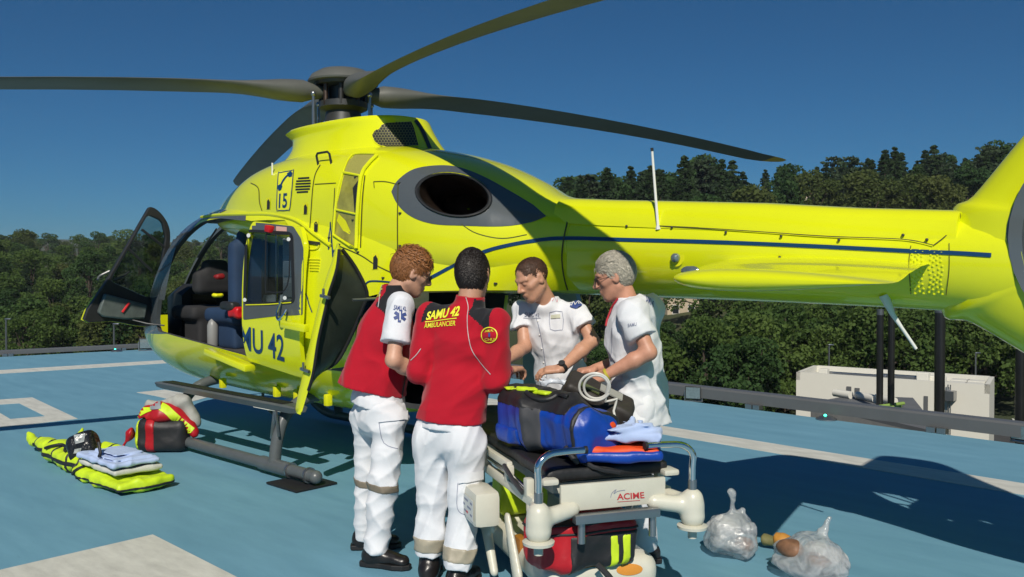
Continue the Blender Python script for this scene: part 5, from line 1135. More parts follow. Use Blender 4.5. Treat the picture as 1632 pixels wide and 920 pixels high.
V_, Q_ = TUFT.pop() if TUFT else (V_, Q_)
hairA = add_np("hair", V_, Q_, mat("hair_auburn", (0.27, 0.105, 0.030), 0.5, var=0.35, scale=60), a["root"])
glasses(A["head"], a["HM"], 1.06, a["root"])
cloth_text("SAMU 42", [(585, 474), (610, 462), (611, 449), (589, 461)], a["gb"], YTXT, a["garment"], bold=0.02); cloth_text("AMBULANCIER", [(581, 482), (607, 472), (608, 464), (584, 475)], a["gb"], YTXT, a["garment"], bold=0.01)
sb = bvh_of(a["shirt"].data)
star = []
for k in range(3):
    an = R(90 + 60 * k - 8); dx, dy = math.cos(an), math.sin(an); star.append([(637.5 + dx * 10 - dy * 2.4, 504 - dy * 10 - dx * 2.4), (637.5 + dx * 10 + dy * 2.4, 504 - dy * 10 + dx * 2.4), (637.5 - dx * 10 + dy * 2.4, 504 + dy * 10 + dx * 2.4), (637.5 - dx * 10 - dy * 2.4, 504 + dy * 10 - dx * 2.4)])
for s_ in star: decal([s_], "star_of_life", BTXT, a["shirt"], 0.004, 4, sb)
decal([[(636.6, 497), (638.4, 497), (638.4, 511), (636.6, 511)]], "star_staff", WHITEP, a["shirt"], 0.006, 4, sb)
cloth_text("SAMU 42", [(627, 494), (647, 496), (646, 489), (629, 486)], sb, BTXT, a["shirt"])
px_line([(610, 452), (606, 470), (603, 490)], 1.2, "piping", PIPING, a["garment"], 5, 0.004, a["gb"])
tb_ = bvh_of(a["trousers"].data)
decal([[(602, 660), (652, 655), (655, 668), (604, 673)]], "pocket_flap", WHITEC, a["trousers"], 0.009, 6, tb_)
px_line([(604, 672), (612, 706), (640, 716), (655, 712), (655, 668)], 1.1, "pocket_seam", GREYTXT, a["trousers"], 4, 0.002, tb_)
px_line([(655, 575), (648, 590), (642, 618), (640, 632)], 2.0, "zip", BLACKC, a["garment"], 4, 0.005, a["gb"])

# ---- B: red long-sleeved jacket seen from behind, dark hair
fB = RT * 0.36 + FH * 0.93
B_ = dict(label="person seen from behind in red long-sleeved jacket lettered in yellow", face=fB, skin=SKIN[1], seed=23, legw=1.15, hs=1.05,
    pelvis=J(717, 678, 4.32), neck=J(748, 484, 4.38), shR=J(790, 511, 4.27), shL=J(684, 508, 4.42), head=J(754, 436, 4.42), hf=RT * 0.30 + FH * 0.9 - up3 * 0.30, hu=up3 * 0.95 + FH * 0.3,
    elR=J(788, 606, 4.26), wrR=J(812, 590, 4.52), hdR=RT * 0.5 + FH * 0.85, hnR=up3, htR=-1, elL=J(667, 594, 4.34), wrL=J(700, 604, 4.60), hdL=RT * 0.5 + FH, hnL=up3, htL=1,
    hipR=J(743, 705, 4.28), knR=J(741, 800, 4.29), ankR=J(731, 888, 4.26), toeR=RT * 0.5 + FH, hipL=J(688, 705, 4.37), knL=J(690, 795, 4.40), ankL=J(684, 872, 4.38), toeL=RT * 0.1 + FH,
    hem=J(720, 670, 4.32), hemn=-(up3 * 0.99 + RT * 0.06), hemr=0.19, cuff=0.055, width=1.02, band=("k", 0.93, 0.036, BAND), top=dict(kind="jacket", mats=[REDC, BLACKC], end=1.96, r0=0.078, r1=0.050, amp=0.012, fq=14, loose=0.0, under=0.035))
def mB(c, o):
    ax, fr_, sd = V3(o["axis"]), V3(o["front"]), V3(o["side"]); q = c - V3(o["mid"]); h = q @ ax; s = np.abs(q @ sd); f = q @ fr_
    return ((h > 0.005 - 0.62 * (s - 0.10)) & (s > 0.06) & (h < 0.11) & (s < 0.185))
B_["top"]["matfn"] = mB
b_ = person(B_)
V_, Q_ = strands(B_["head"], b_["HM"], 1.05, 4600, 0.018, 6, lambda p: (p.z > 0.03 and p.y < 0.070) or (p.y < -0.01 and p.z > -0.105) or (p.y < 0.02 and p.z > -0.01), 0.4, 0.0011, 0.0015, rad=(0.083, 0.106, 0.120), cen=(0, -0.012, 0.006))
add_np("hair", V_, Q_, mat("hair_dark", (0.014, 0.009, 0.007), 0.45, var=0.3, scale=60), b_["root"])
V_, Q_ = strands(B_["head"], b_["HM"], 1.05, 500, 0.012, 7, lambda p: p.y > -0.01 and p.z < -0.02, 0.5, 0.0015, 0.002, rad=(0.060, 0.066, 0.085), cen=(0, 0.030, -0.042))
add_np("beard", V_, Q_, MATS["hair_dark"], b_["root"])
cloth_text("SAMU 42", [(679, 511), (731, 504), (734, 488), (681, 498)], b_["gb"], YTXT, b_["garment"], bold=0.035, shear=0.12)
cloth_text("AMBULANCIER", [(676, 523), (726, 519), (727, 511), (677, 515)], b_["gb"], YTXT, b_["garment"], bold=0.012)
px_line([(678, 513.5), (728, 507.5)], 1.3, "underline", YTXT, b_["garment"], 4, 0.004, b_["gb"])
px_line([(743, 474), (746, 490), (745, 506), (746, 530), (752, 558), (768, 580), (782, 597)], 1.1, "piping", PIPING, b_["garment"], 6, 0.004, b_["gb"])
px_line([(655, 575), (664, 566), (671, 556)], 1.1, "piping", PIPING, b_["garment"], 4, 0.004, b_["gb"])
px_line([(780 + 12 * math.cos(t), 534 + 12 * math.sin(t)) for t in [2 * PI * k / 20 for k in range(21)]], 1.5, "badge_ring", YTXT, b_["garment"], 2, 0.005, b_["gb"], 4)
cloth_text("SAMU 42", [(773, 530), (787, 529), (785, 525), (775, 526)], b_["gb"], YTXT, b_["garment"]); cloth_text("CHU", [(773, 543), (788, 543), (788, 538.5), (773, 538.5)], b_["gb"], YTXT, b_["garment"])
decal([[(779, 531), (782, 531), (782, 537), (779, 537)]], "badge_mark", BTXT, b_["garment"], 0.005, 4, b_["gb"])
tb_ = bvh_of(b_["trousers"].data)
decal([[(728, 756), (772, 748), (777, 762), (732, 771)]], "pocket_flap", WHITEC, b_["trousers"], 0.010, 6, tb_)
px_line([(730, 770), (729, 810), (745, 820), (768, 806), (772, 764)], 1.0, "pocket_seam", GREYTXT, b_["trousers"], 4, 0.002, tb_)

# ---- C: cropped dark hair, white tunic, looking down
fC = RT * -0.55 - FH * 0.83
C_ = dict(label="person with cropped brown hair in white tunic, looking down, wristwatch on", face=fC, skin=SKIN[2], seed=37, hs=1.05,
    pelvis=J(900, 640, 5.30), neck=J(872, 482, 5.18), shR=J(832, 497, 5.28), shL=J(922, 500, 5.12), head=J(848, 445, 5.10), hf=RT * -0.72 - FH * 0.50 - up3 * 0.42, hu=up3 * 0.93 - RT * 0.12, jaw=1.02,
    elL=J(944, 543, 5.04), wrL=J(894, 588, 4.88), hdL=RT * -0.9 + FH * 0.15 - up3 * 0.1, hnL=up3 * 0.9 - FH * 0.3, htL=1, elR=J(836, 553, 5.20), wrR=J(800, 578, 4.96), hdR=RT * -0.3 - FH * 0.7, hnR=up3, htR=-1, curl=(16, 28, 26),
    hipL=J(920, 655, 5.23), knL=J(915, 755, 5.18), ankL=J(912, 840, 5.23), toeL=fC, hipR=J(882, 655, 5.38), knR=J(880, 750, 5.36), ankR=J(878, 826, 5.43), toeR=fC,
    hem=J(900, 668, 5.30), hemr=0.19, top=dict(kind="tunic", mats=[WHITEC], end=0.55, r0=0.075, r1=0.088, amp=0.011, fq=22, collar=0.03))
C_["open_neck"] = (J(856, 492, 5.02), J(866, 474, 5.11), 0.028, 0.045)
c_ = person(C_)
V_, Q_ = strands(C_["head"], c_["HM"], 1.05, 2200, 0.012, 8, lambda p: (p.z > 0.05 and p.y < 0.062) or (p.y < 0.03 and p.z > 0.035) or (p.y < 0.0 and p.z > -0.045) or (p.y < 0.018 and p.z > 0.0), 0.5, 0.0016, 0.0015, rad=(0.077, 0.099, 0.0875))
add_np("hair", V_, Q_, mat("hair_brown", (0.065, 0.030, 0.016), 0.6, var=0.3, scale=60), c_["root"])
cloth_text("SAMU 42", [(836, 505), (860, 505), (860, 499), (838, 497)], c_["gb"], GREYTXT, c_["garment"]); px_line([(834, 507), (846, 507.5), (862, 507)], 0.8, "underline", GREYTXT, c_["garment"], 3, 0.004, c_["gb"])
px_line([(880, 480), (884, 474), (887, 482), (890, 468), (893, 478), (896, 473)], 1.1, "pulse_motif", mat("pulse_red", (0.65, 0.22, 0.24), 0.6), c_["garment"], 1, 0.004, c_["gb"])
crest = [(917 + (10.5 if k % 4 < 2 else 7.0) * math.cos(2 * PI * k / 24 + 0.2), 484.5 + (8.0 if k % 4 < 2 else 5.2) * math.sin(2 * PI * k / 24 + 0.2)) for k in range(24)]
decal([crest], "sleeve_crest", BTXT, c_["garment"], 0.005, 4, c_["gb"])
px_line([(911, 488), (914, 482), (917, 487), (920, 482), (923, 486)], 1.2, "crest_mark", WHITEP, c_["garment"], 2, 0.008, c_["gb"], 4)
px_line([(876, 498), (877, 525), (893, 526), (897, 523), (896, 497), (876, 498)], 0.9, "pocket_seam", GREYTXT, c_["garment"], 2, 0.003, c_["gb"])
decal([[(878, 502), (893, 501), (893, 507), (878, 508)]], "name_tag", mat("name_tag", (0.55, 0.55, 0.42), 0.5), c_["garment"], 0.006, 5, c_["gb"])
for k in range(5):
    h, no = hitpx(857 + k * 3.2, 512 + k * 22, c_["gb"])
    if h is not None: m_ = MB(); m_.sphere(h, 0.006, 8, 6); m_.build("button", WHITEP, c_["garment"])
px_line([(853, 500), (861, 530), (868, 570), (872, 605)], 1.0, "front_seam", GREYTXT, c_["garment"], 5, 0.002, c_["gb"])
def band_on(p, axis_, r_, w, material, name, parent, flat=0.78, fd=None):
    ax_ = Vector(axis_).normalized(); m_ = MB(); m_.tube([p - ax_ * w / 2, p + ax_ * w / 2], r_, 18); return m_.build(name, material, parent)
wp = C_["wrL"] + (C_["elL"] - C_["wrL"]).normalized() * 0.012; wa = C_["wrL"] - C_["elL"]
watch = band_on(wp, wa, 0.0335, 0.022, BLACKR, "wristwatch", c_["root"]); m_ = MB(); fd_ = (CAM_POS - wp).normalized() * 0.4 + up3 * 0.6; fd_ = (fd_ - wa.normalized() * fd_.dot(wa.normalized())).normalized(); m_.cyl(wp + fd_ * 0.030, wp + fd_ * 0.042, 0.019, seg=16); m_.build("watch_face", DARKGREY, watch)

# ---- D: grey-haired doctor in profile
fD = RT * -0.95 + FH * 0.28
D_ = dict(label="grey-haired person with glasses and red lanyard in long white coat, right of the group", face=fD, skin=SKIN[3], seed=41, hs=1.06,
    pelvis=J(1018, 632, 4.70), neck=J(1002, 484, 4.66), shL=J(1008, 500, 4.48), shR=J(1040, 494, 4.83), head=J(979, 440, 4.66), hf=RT * -0.93 + FH * 0.14 - up3 * 0.30, hu=up3 * 0.95 - RT * 0.25,
    elL=J(1034, 562, 4.42), wrL=J(966, 598, 4.46), hdL=RT * -0.9 + FH * 0.25 - up3 * 0.3, hnL=up3 * 0.8 - FH * 0.5, htL=1, elR=J(1012, 570, 4.86), wrR=J(948, 588, 4.76), hdR=RT * -0.8 - FH * 0.3 - up3 * 0.1, hnR=up3, htR=-1, curl=(26, 40, 34),
    hipL=J(1014, 660, 4.60), knL=J(1024, 765, 4.60), ankL=J(1028, 868, 4.66), toeL=RT * -0.95 - FH * 0.1, hipR=J(1024, 660, 4.82), knR=J(1024, 755, 4.84), ankR=J(1010, 846, 4.88), toeR=fD,
    hem=J(1018, 672, 4.70), hemn=-up3, hemr=0.235, width=1.05, top=dict(kind="tunic", mats=[WHITEC], end=0.66, r0=0.082, r1=0.090, amp=0.013, fq=17, collar=0.035, loose=0.012))
d_ = person(D_)
V_, Q_ = strands(D_["head"], d_["HM"], 1.06, 5200, 0.034, 9, lambda p: (p.z > 0.045 and p.y < 0.078 + (p.z - 0.06) * 0.4) or (p.y < -0.008 and p.z > -0.085) or (p.y < 0.03 and p.z > -0.005), 0.5, 0.0012, 0.0032, rad=(0.080, 0.103, 0.103), cen=(0, -0.012, 0.021), flow=lambda p: Vector((0.3 * p.x, -0.08, -0.05 + (0.09 if p.z > 0.07 else 0))) if p.y > -0.03 else Vector((0, -0.02, -0.1)))
add_np("hair", V_, Q_, mat("hair_grey", (0.42, 0.385, 0.31), 0.55, var=0.35, scale=60), d_["root"])
glasses(D_["head"], d_["HM"], 1.06, d_["root"])
RLAN = mat("lanyard_red", (0.45, 0.02, 0.035), 0.6)
px_tube([(1003, 462), (993, 468), (980, 485), (971, 503), (967, 520)], 0.0055, "lanyard", RLAN, d_["root"], 0.006, 5, d_["gb"])
px_tube([(963, 512), (962, 528)], 0.006, "pen", mat("pen_pink", (0.65, 0.02, 0.18), 0.3), d_["root"], 0.008, 1, d_["gb"]); px_tube([(967, 510), (966, 526)], 0.005, "pen", MATS["pen_pink"], d_["root"], 0.008, 1, d_["gb"])
px_line([(959, 524), (960, 566), (974, 568), (976, 523)], 0.9, "pocket_seam", GREYTXT, d_["garment"], 3, 0.003, d_["gb"])
cloth_text("SAMU", [(1001, 521), (1015, 519), (1015, 514), (1001, 516)], d_["gb"], GREYTXT, d_["garment"]); cloth_text("SAMU 42", [(1029, 481), (1041, 490), (1042, 481), (1030, 471)], d_["gb"], BTXT, d_["garment"])
wp = D_["wrL"] + (D_["elL"] - D_["wrL"]).normalized() * 0.005; band_on(wp, D_["wrL"] - D_["elL"], 0.0345, 0.014, mat("bracelet_yellow", (0.50, 0.42, 0.04), 0.4), "bracelet", d_["root"])
# ------------------------------------------------------------------ stretcher trolley and what lies on it
CREAM = mat("cream_plastic", (0.62, 0.60, 0.50), 0.35, var=0.06, scale=6, coat=0.2)
CREAMD = mat("cream_metal", (0.55, 0.54, 0.46), 0.4, var=0.08)
VINYL = mat("black_vinyl", (0.015, 0.015, 0.016), 0.5, var=0.15, scale=10, bump=0.25, bscale=25, bdist=0.01)
SA = Vector((-0.874, 0.486, 0)); SS = Vector((0.486, 0.874, 0)); SO = Vector((3.79, -1.72, 0)); ZM = 0.74
def SP(a, s, z): return SO + SA * a + SS * s + Vector((0, 0, z))
SROT = Matrix(((SA.x, SS.x, 0), (SA.y, SS.y, 0), (0, 0, 1)))
st = empty("stretcher", SP(0.9, 0.29, 0), "cream hospital stretcher trolley with black mattress among the crew", "stretcher")
def sbox(name, a, s, z, la, ls, lz, m1, parent=None, bev=0.01, tilt=None):
    m_ = MB(); rot = SROT @ (Matrix.Rotation(tilt, 3, 'Y') if tilt else Matrix.Identity(3)); m_.box(SP(a, s, z), (la, ls, lz), rot, bev); return m_.build(name, m1, parent or st)
f = Field(SP(0.93, 0.29, ZM) - Vector((1.2, 0.95, 0.1)), SP(0.93, 0.29, ZM) + Vector((1.2, 0.95, 0.1)), 0.014)
rot3 = [[SROT[i][j] for j in range(3)] for i in range(3)]
f.rbox(SP(0.94, 0.29, ZM - 0.038), (0.93, 0.30, 0.034), 0.02, rot3); f.ripple(0.004, 26, 4); mesh_obj("mattress", f.mesh("mattress"), VINYL, st)
sbox("deck_frame", 0.96, 0.29, 0.635, 1.80, 0.50, 0.05, CREAMD, bev=0.012)
for s in (0.0, 0.58):
    sbox("corner_cap", 0.02, s, ZM - 0.055, 0.10, 0.075, 0.028, CREAM, bev=0.012)
sbox("end_plate", -0.03, 0.29, 0.615, 0.022, 0.50, 0.115, CREAM, bev=0.006)
for s, name in ((-0.075, "L"), (0.655, "R")):
    f = Field(SP(0.0, s, 0.55) - Vector((0.32, 0.32, 0.13)), SP(0, s, 0.55) + Vector((0.32, 0.32, 0.13)), 0.008)
    inn = 0.12 if s < 0.3 else -0.12
    f.cone(SP(-0.03, s + inn * 1.4, 0.565), SP(-0.075, s, 0.545), 0.035, 0.040, 0.03); f.cone(SP(-0.075, s, 0.575), SP(-0.075, s, 0.50), 0.048, 0.055, 0.02); f.cone(SP(0.12, s + inn * 0.5, 0.565), SP(-0.075, s, 0.55), 0.03, 0.036, 0.03)
    cc = mesh_obj("corner_casting", f.mesh("corner_casting"), CREAM, st)
    m_ = MB(); m_.lathe([(0.045, -0.005), (0.066, 0.0), (0.068, 0.012), (0.05, 0.018)], SP(-0.075, s, 0.445), 24); m_.build("bumper_disc", CREAM, cc)
    m_ = MB(); m_.cyl(SP(-0.075, s, 0.40), SP(-0.075, s, 0.45), 0.020, seg=14); m_.build("bumper_pin", CREAMD, cc)
    dr = 1 if s < 0.3 else -1
    m_ = MB(); pts = smoothpoly([SP(-0.075, s, 0.56), SP(-0.075, s, 0.70), SP(-0.075, s, 0.775), SP(-0.07, s + dr * 0.045, 0.815), SP(-0.06, s + dr * 0.12, 0.822), SP(-0.055, s + dr * 0.225, 0.822)], 6, False)
    m_.tube(pts, 0.0155, 12); m_.build("push_handle", CHROME, st); m_ = MB(); m_.cyl(SP(-0.055, s + dr * 0.215, 0.822), SP(-0.055, s + dr * 0.228, 0.822), 0.0175, seg=12); m_.build("handle_end", BLACKR, st)
    m_ = MB(); m_.cyl(SP(-0.075, s, 0.59), SP(-0.075, s, 0.66), 0.0195, seg=14); m_.build("handle_socket", STEEL, st)
sbox("end_bar", -0.065, 0.29, 0.53, 0.045, 0.40, 0.038, STEEL, bev=0.004)
for s in (0.13, 0.47):
    m_ = MB(); m_.cyl(SP(-0.05, s, 0.42), SP(-0.05, s, 0.51), 0.017, seg=12); m_.build("end_peg", STEEL, st)
    m_ = MB(); m_.cyl(SP(-0.084, s - 0.02, 0.527), SP(-0.080, s - 0.02, 0.527), 0.011, seg=10); m_.build("bolt", CHROME, st)
for s in (-0.035, 0.615):
    rail = sbox("side_rail", 0.62, s, 0.575, 1.10, 0.032, 0.045, CREAM, bev=0.008); sbox("side_rail_upper", 0.78, s - 0.0, 0.665, 0.70, 0.030, 0.035, CREAM, bev=0.008)
    m_ = MB(); m_.tube([SP(0.20, s * 1.0, 0.61), SP(0.50, s, 0.625), SP(0.95, s, 0.625)], 0.012, 10); m_.build("chrome_tube", CHROME, st)
    for a in (0.16, 0.44, 0.80): sbox("rail_bracket", a, s, 0.625, 0.05, 0.040, 0.085, CREAM, bev=0.012)
    m_ = MB(); m_.tube([SP(0.44, s - 0.025, 0.665), SP(0.30, s - 0.03, 0.63), SP(0.17, s - 0.025, 0.60)], 0.011, 10); m_.build("rail_lever", DARKGREY, st)
for a, s in ((0.46, 0.08), (1.35, 0.08), (0.46, 0.50), (1.35, 0.50)): 
    m_ = MB(); m_.tube([SP(a, s, 0.62), SP(a - 0.04, s, 0.26)], [0.026, 0.03], 12); m_.build("post", CREAM, st)
# lower cover and tray
f = Field(SP(0.9, 0.29, 0.2) - Vector((1.2, 1.0, 0.2)), SP(0.9, 0.29, 0.2) + Vector((1.2, 1.0, 0.2)), 0.015)
f.rbox(SP(0.86, 0.29, 0.20), (0.80, 0.27, 0.075), 0.06, rot3, 0.02); f.rbox(SP(0.22, 0.29, 0.22), (0.17, 0.27, 0.075), 0.06, rot3, 0.04); f.rbox(SP(0.62, 0.27, 0.285), (0.30, 0.2, 0.03), 0.02, rot3, 0.0, True)
mesh_obj("base_cover", f.mesh("base_cover"), CREAM, st)
for a in (0.15, 1.6):
    for s in (0.03, 0.55):
        m_ = MB(); c = SP(a, s, 0.065); rg = [[c + SS * w + (SA * math.cos(t) + Vector((0, 0, 1)) * math.sin(t)) * r_ for t in [2 * PI * k / 20 for k in range(20)]] for w, r_ in ((-0.018, 0.05), (-0.014, 0.063), (0.014, 0.063), (0.018, 0.05))]; m_.loft(rg); wh = m_.build("castor", BLACKR, st)
        m_ = MB(); m_.box(c + Vector((0, 0, 0.055)), (0.06, 0.05, 0.05), SROT, 0.01); m_.build("castor_fork", CREAMD, wh)
# side box with printed instructions
sb_ = sbox("control_box", 0.56, -0.14, 0.455, 0.24, 0.13, 0.17, CREAM, bev=0.03)
m_ = MB(); m_.cyl(SP(0.69, -0.15, 0.46), SP(0.674, -0.15, 0.46), 0.05, seg=18); m_.build("box_knob", CREAM, sb_)
sbq = [SP(0.46, -0.2075, 0.40), SP(0.64, -0.2075, 0.40), SP(0.64, -0.2075, 0.50), SP(0.46, -0.2075, 0.50)]
m_ = MB(); m_.prism(sbq, SS * -0.0015); m_.build("label", mat("label_white", (0.66, 0.66, 0.62), 0.5), sb_, sm=False)
for k in range(9):
    a0 = 0.475 + 0.052 * (k % 3) + (0.02 if k % 2 else 0); z0 = 0.485 - 0.028 * (k // 3)
    m_ = MB(); m_.prism([SP(a0, -0.2092, z0), SP(a0 + 0.034, -0.2092, z0), SP(a0 + 0.034, -0.2092, z0 - 0.010), SP(a0, -0.2092, z0 - 0.010)], SS * -0.0008); m_.build("label_print", GREYTXT if k != 7 else REDP, sb_, sm=False)
f = Field(SP(0.72, -0.12, 0.25) - Vector((0.45, 0.4, 0.25)), SP(0.72, -0.12, 0.25) + Vector((0.45, 0.4, 0.25)), 0.01)
f.cone(SP(0.48, -0.03, 0.40), SP(0.36, -0.02, 0.16), 0.03, 0.045, 0.03, flat=0.5, fd=SS); f.cone(SP(0.75, -0.06, 0.30), SP(0.60, -0.06, 0.10), 0.028, 0.022, 0.03); f.cone(SP(0.82, -0.05, 0.33), SP(0.66, -0.05, 0.31), 0.05, 0.035, 0.03, flat=0.5, fd=SS)
mesh_obj("pedal_arm", f.mesh("pedal_arm"), CREAM, st)
m_ = MB(); m_.box(SP(0.50, 0.05, 0.25), (0.10, 0.06, 0.10), SROT, 0.02); m_.build("amber_part", mat("amber", (0.35, 0.14, 0.02), 0.4, var=0.2), st)
# lettering on the end plate
plate = bvh_of(bpy.data.objects["end_plate"].data)
cloth_text("ACIME", [(983, 797), (1027, 794), (1026, 784), (983, 787)], plate, mat("acime_red", (0.50, 0.045, 0.05), 0.5), bpy.data.objects["end_plate"], 0.002, bold=0.02)
px_line([(973, 793), (975, 786), (982, 780), (978, 787), (984, 783), (996, 781)], 0.9, "mark", GREYTXT, bpy.data.objects["end_plate"], 3, 0.002, plate)
px_line([(984, 800), (1020, 797.5)], 0.8, "underline", MATS["acime_red"], bpy.data.objects["end_plate"], 2, 0.002, plate)
bc = bvh_of(bpy.data.objects["base_cover"].data)
decal([ell_px(1003, 908, 21, 9, R(-3), 24)], "logo_oval", mat("logo_orange", (0.62, 0.25, 0.03), 0.5), bpy.data.objects["base_cover"], 0.003, 6, bc)
px_line([(905, 917), (925, 908), (948, 903), (960, 908)], 1.2, "mark", MATS["logo_orange"], bpy.data.objects["base_cover"], 4, 0.003, bc)
# ---- blue emergency bag, open
BLUEC = mat("blue_nylon", (0.004, 0.050, 0.34), 0.4, var=0.12, scale=12, bump=0.25, bscale=18, bdist=0.015); GREYC = mat("grey_nylon", (0.055, 0.055, 0.06), 0.7, var=0.12); ORANGE = mat("orange_lining", (0.75, 0.075, 0.012), 0.6, var=0.12, bump=0.2, bscale=30)
HIVIS = mat("hi_vis", (0.56, 0.74, 0.02), 0.5, var=0.08, scale=14, bump=0.2, bscale=25, bdist=0.01); LBLUE = cloth("light_blue_sheet", (0.42, 0.52, 0.76), 0.35, sc=12); REDN = mat("red_nylon", (0.42, 0.008, 0.015), 0.45, var=0.15, bump=0.25, bscale=22, bdist=0.01); BLACKN = mat("black_nylon", (0.016, 0.016, 0.018), 0.55, var=0.2, bump=0.25, bscale=25, bdist=0.01)
bagp = at_z(868, 722, ZM)
bag = empty("blue_bag", Vector((bagp.x, bagp.y, ZM)), "open blue emergency bag with orange lining lying on the stretcher", "bag")
f = Field(Vector((bagp.x - 0.65, bagp.y - 0.65, ZM - 0.02)), Vector((bagp.x + 0.65, bagp.y + 0.65, ZM + 0.42)), 0.009)
b0, b1 = at_z(806, 705, ZM), at_z(936, 738, ZM); ax = (b1 - b0).normalized(); sd = Vector((-ax.y, ax.x, 0))
rotb = [[ax[i], sd[i], (0, 0, 1)[i]] for i in range(3)]; cen = (b0 + b1) / 2 + sd * 0.06; half = (b1 - b0).length / 2
f.rbox(cen + up3 * 0.115, (half + 0.05, 0.15, 0.135), 0.09, rotb, 0.03); f.cone(cen - ax * half * 0.8 + up3 * 0.18, cen + ax * half * 0.35 + up3 * 0.19, 0.125, 0.115, 0.05); f.ripple(0.020, 13, 8, 3).ripple(0.008, 34, 9, 3); f.cut((0, 0, ZM + 0.003), (0, 0, -1))
main = mesh_obj("bag_body", f.mesh("bag_body"), BLUEC, bag)
for o, w in ((-0.01, 0.055), (half * 0.98, 0.012)):
    g = f.copy(); g.F = g.F - 0.005; g.cut(cen + ax * (o + w), ax); g.cut(cen + ax * (o - w), -ax); mesh_obj("strap" if w > 0.02 else "zip", g.mesh("strap"), GREYC if w > 0.02 else BLACKN, bag)
g = f.copy(); g.F = g.F - 0.006; g.cut(cen + up3 * 0.205, -up3); g.cut(cen + ax * (half * 0.75), ax); mesh_obj("top_panel", g.mesh("t"), BLACKN, bag)
g = f.copy(); g.F = g.F - 0.012; g.cut(cen + up3 * 0.10, up3); g.cut(cen + up3 * 0.02, -up3); g.cut(cen - ax * (half * 0.35), ax); g.cut(cen - sd * 0.05, sd); mesh_obj("side_pocket", g.mesh("t"), BLUEC, bag)
fb = bvh_of(main.data)
px_tube([(838, 628), (850, 638), (875, 640), (893, 632), (905, 636)], 0.012, "carry_handle", BLACKN, bag, 0.012, 4, fb); px_tube([(905, 712), (925, 738), (950, 748), (985, 752)], 0.012, "shoulder_strap", BLACKN, bag, 0.012, 5, bvh_of(bpy.data.objects["mattress"].data, main.data))
g_ = bvh_of(bpy.data.objects["mattress"].data)
e0, e1 = at_z(930, 738, ZM), at_z(1052, 738, ZM); ax2 = (e1 - e0).normalized(); sd2 = Vector((-ax2.y, ax2.x, 0)); rot2 = [[ax2[i], sd2[i], (0, 0, 1)[i]] for i in range(3)]; c2 = (e0 + e1) / 2 + sd2 * 0.08; h2 = (e1 - e0).length / 2
f = Field(c2 - Vector((0.5, 0.5, 0.05)), c2 + Vector((0.5, 0.5, 0.25)), 0.009); f.rbox(c2 + up3 * 0.035, (h2 + 0.02, 0.13, 0.032), 0.028, rot2); f.rbox(c2 + up3 * 0.08, (h2 - 0.01, 0.10, 0.03), 0.02, rot2, 0.02, True); f.ripple(0.006, 26, 3)
mesh_obj("bag_lid", f.mesh("bag_lid"), BLUEC, bag)
f = Field(c2 - Vector((0.5, 0.5, 0.05)), c2 + Vector((0.5, 0.5, 0.25)), 0.009); f.rbox(c2 + up3 * 0.050, (h2 + 0.005, 0.115, 0.026), 0.02, rot2); f.ripple(0.010, 30, 5); mesh_obj("lining", f.mesh("lining"), ORANGE, bag)
f = Field(cen + ax * half - Vector((0.3, 0.3, 0.1)), cen + ax * half + Vector((0.3, 0.3, 0.35)), 0.009); f.rbox(cen + ax * (half + 0.015) + up3 * 0.105, (0.025, 0.10, 0.075), 0.024, rotb); f.ripple(0.006, 30, 6); mesh_obj("lining", f.mesh("lining"), ORANGE, bag)
for i, (x, y) in enumerate(((815, 604), (842, 606), (866, 612))):
    h, no = hitpx(x, y + 16, fb)
    if h is None: continue
    f = Field(h - Vector((0.12,) * 3), h + Vector((0.12,) * 3), 0.008); f.rbox(h + up3 * 0.006, (0.055, 0.035, 0.012), 0.008, rotb); f.ripple(0.009, 34, i, 3); mesh_obj("yellow_flap", f.mesh("yellow_flap"), HIVIS, bag)
# light-blue sheet on the lid
def sheet(name, c, half_, rot_, seed, label, m1=None, amp=0.028):
    c = Vector(c); f = Field(c - Vector((0.42, 0.42, 0.12)), c + Vector((0.42, 0.42, 0.22)), 0.007); 
    M_ = Matrix(rot_); rg = random.Random(seed)
    f.rbox(c, half_, min(half_) * 0.9, rot_)
    if half_[2] > 0.04:
        r2_ = M_ @ Matrix.Rotation(R(24), 3, 'Z'); f.rbox(c + M_ @ Vector((-0.02, -0.01, 0.035)), (half_[0] * 0.78, half_[1] * 0.85, half_[2] * 0.75), half_[2] * 0.6, [[r2_[i][j] for j in range(3)] for i in range(3)], 0.012)
        r2_ = M_ @ Matrix.Rotation(R(-18), 3, 'Z') @ Matrix.Rotation(R(8), 3, 'Y'); f.rbox(c + M_ @ Vector((0.05, 0.0, 0.055)), (half_[0] * 0.5, half_[1] * 0.7, half_[2] * 0.6), half_[2] * 0.5, [[r2_[i][j] for j in range(3)] for i in range(3)], 0.010)
    f.ripple(amp, 17, seed, 3).ripple(amp * 0.4, 46, seed + 1, 3); o = mesh_obj(name, f.mesh(name, 0), m1 or LBLUE); _tag(o, label, "sheet"); return o
sheet("blue_sheet", c2 + ax2 * 0.03 - sd2 * 0.0 + up3 * 0.112, (h2 * 1.02, 0.115, 0.05), rot2, 12, "crumpled light blue sheet heaped on the bag's orange lining", None, 0.020)
p = at(832, 590, 4.72); o = sheet("paper_sheet", p, (0.10, 0.07, 0.006), [[RT.x, FH.x, 0], [RT.y, FH.y, 0], [0, 0, 1]], 15, "pale blue sheet handled by the crew above the blue bag", amp=0.012)
p = at(884, 608, 4.80); sheet("cable_wrap", p, (0.07, 0.05, 0.025), [[RT.x, FH.x, 0], [RT.y, FH.y, 0], [0, 0, 1]], 19, "crumpled clear wrapping under the watch-wearer's hands", mat("clear_wrap", (0.6, 0.65, 0.72), 0.25, var=0.2, scale=20), 0.03)
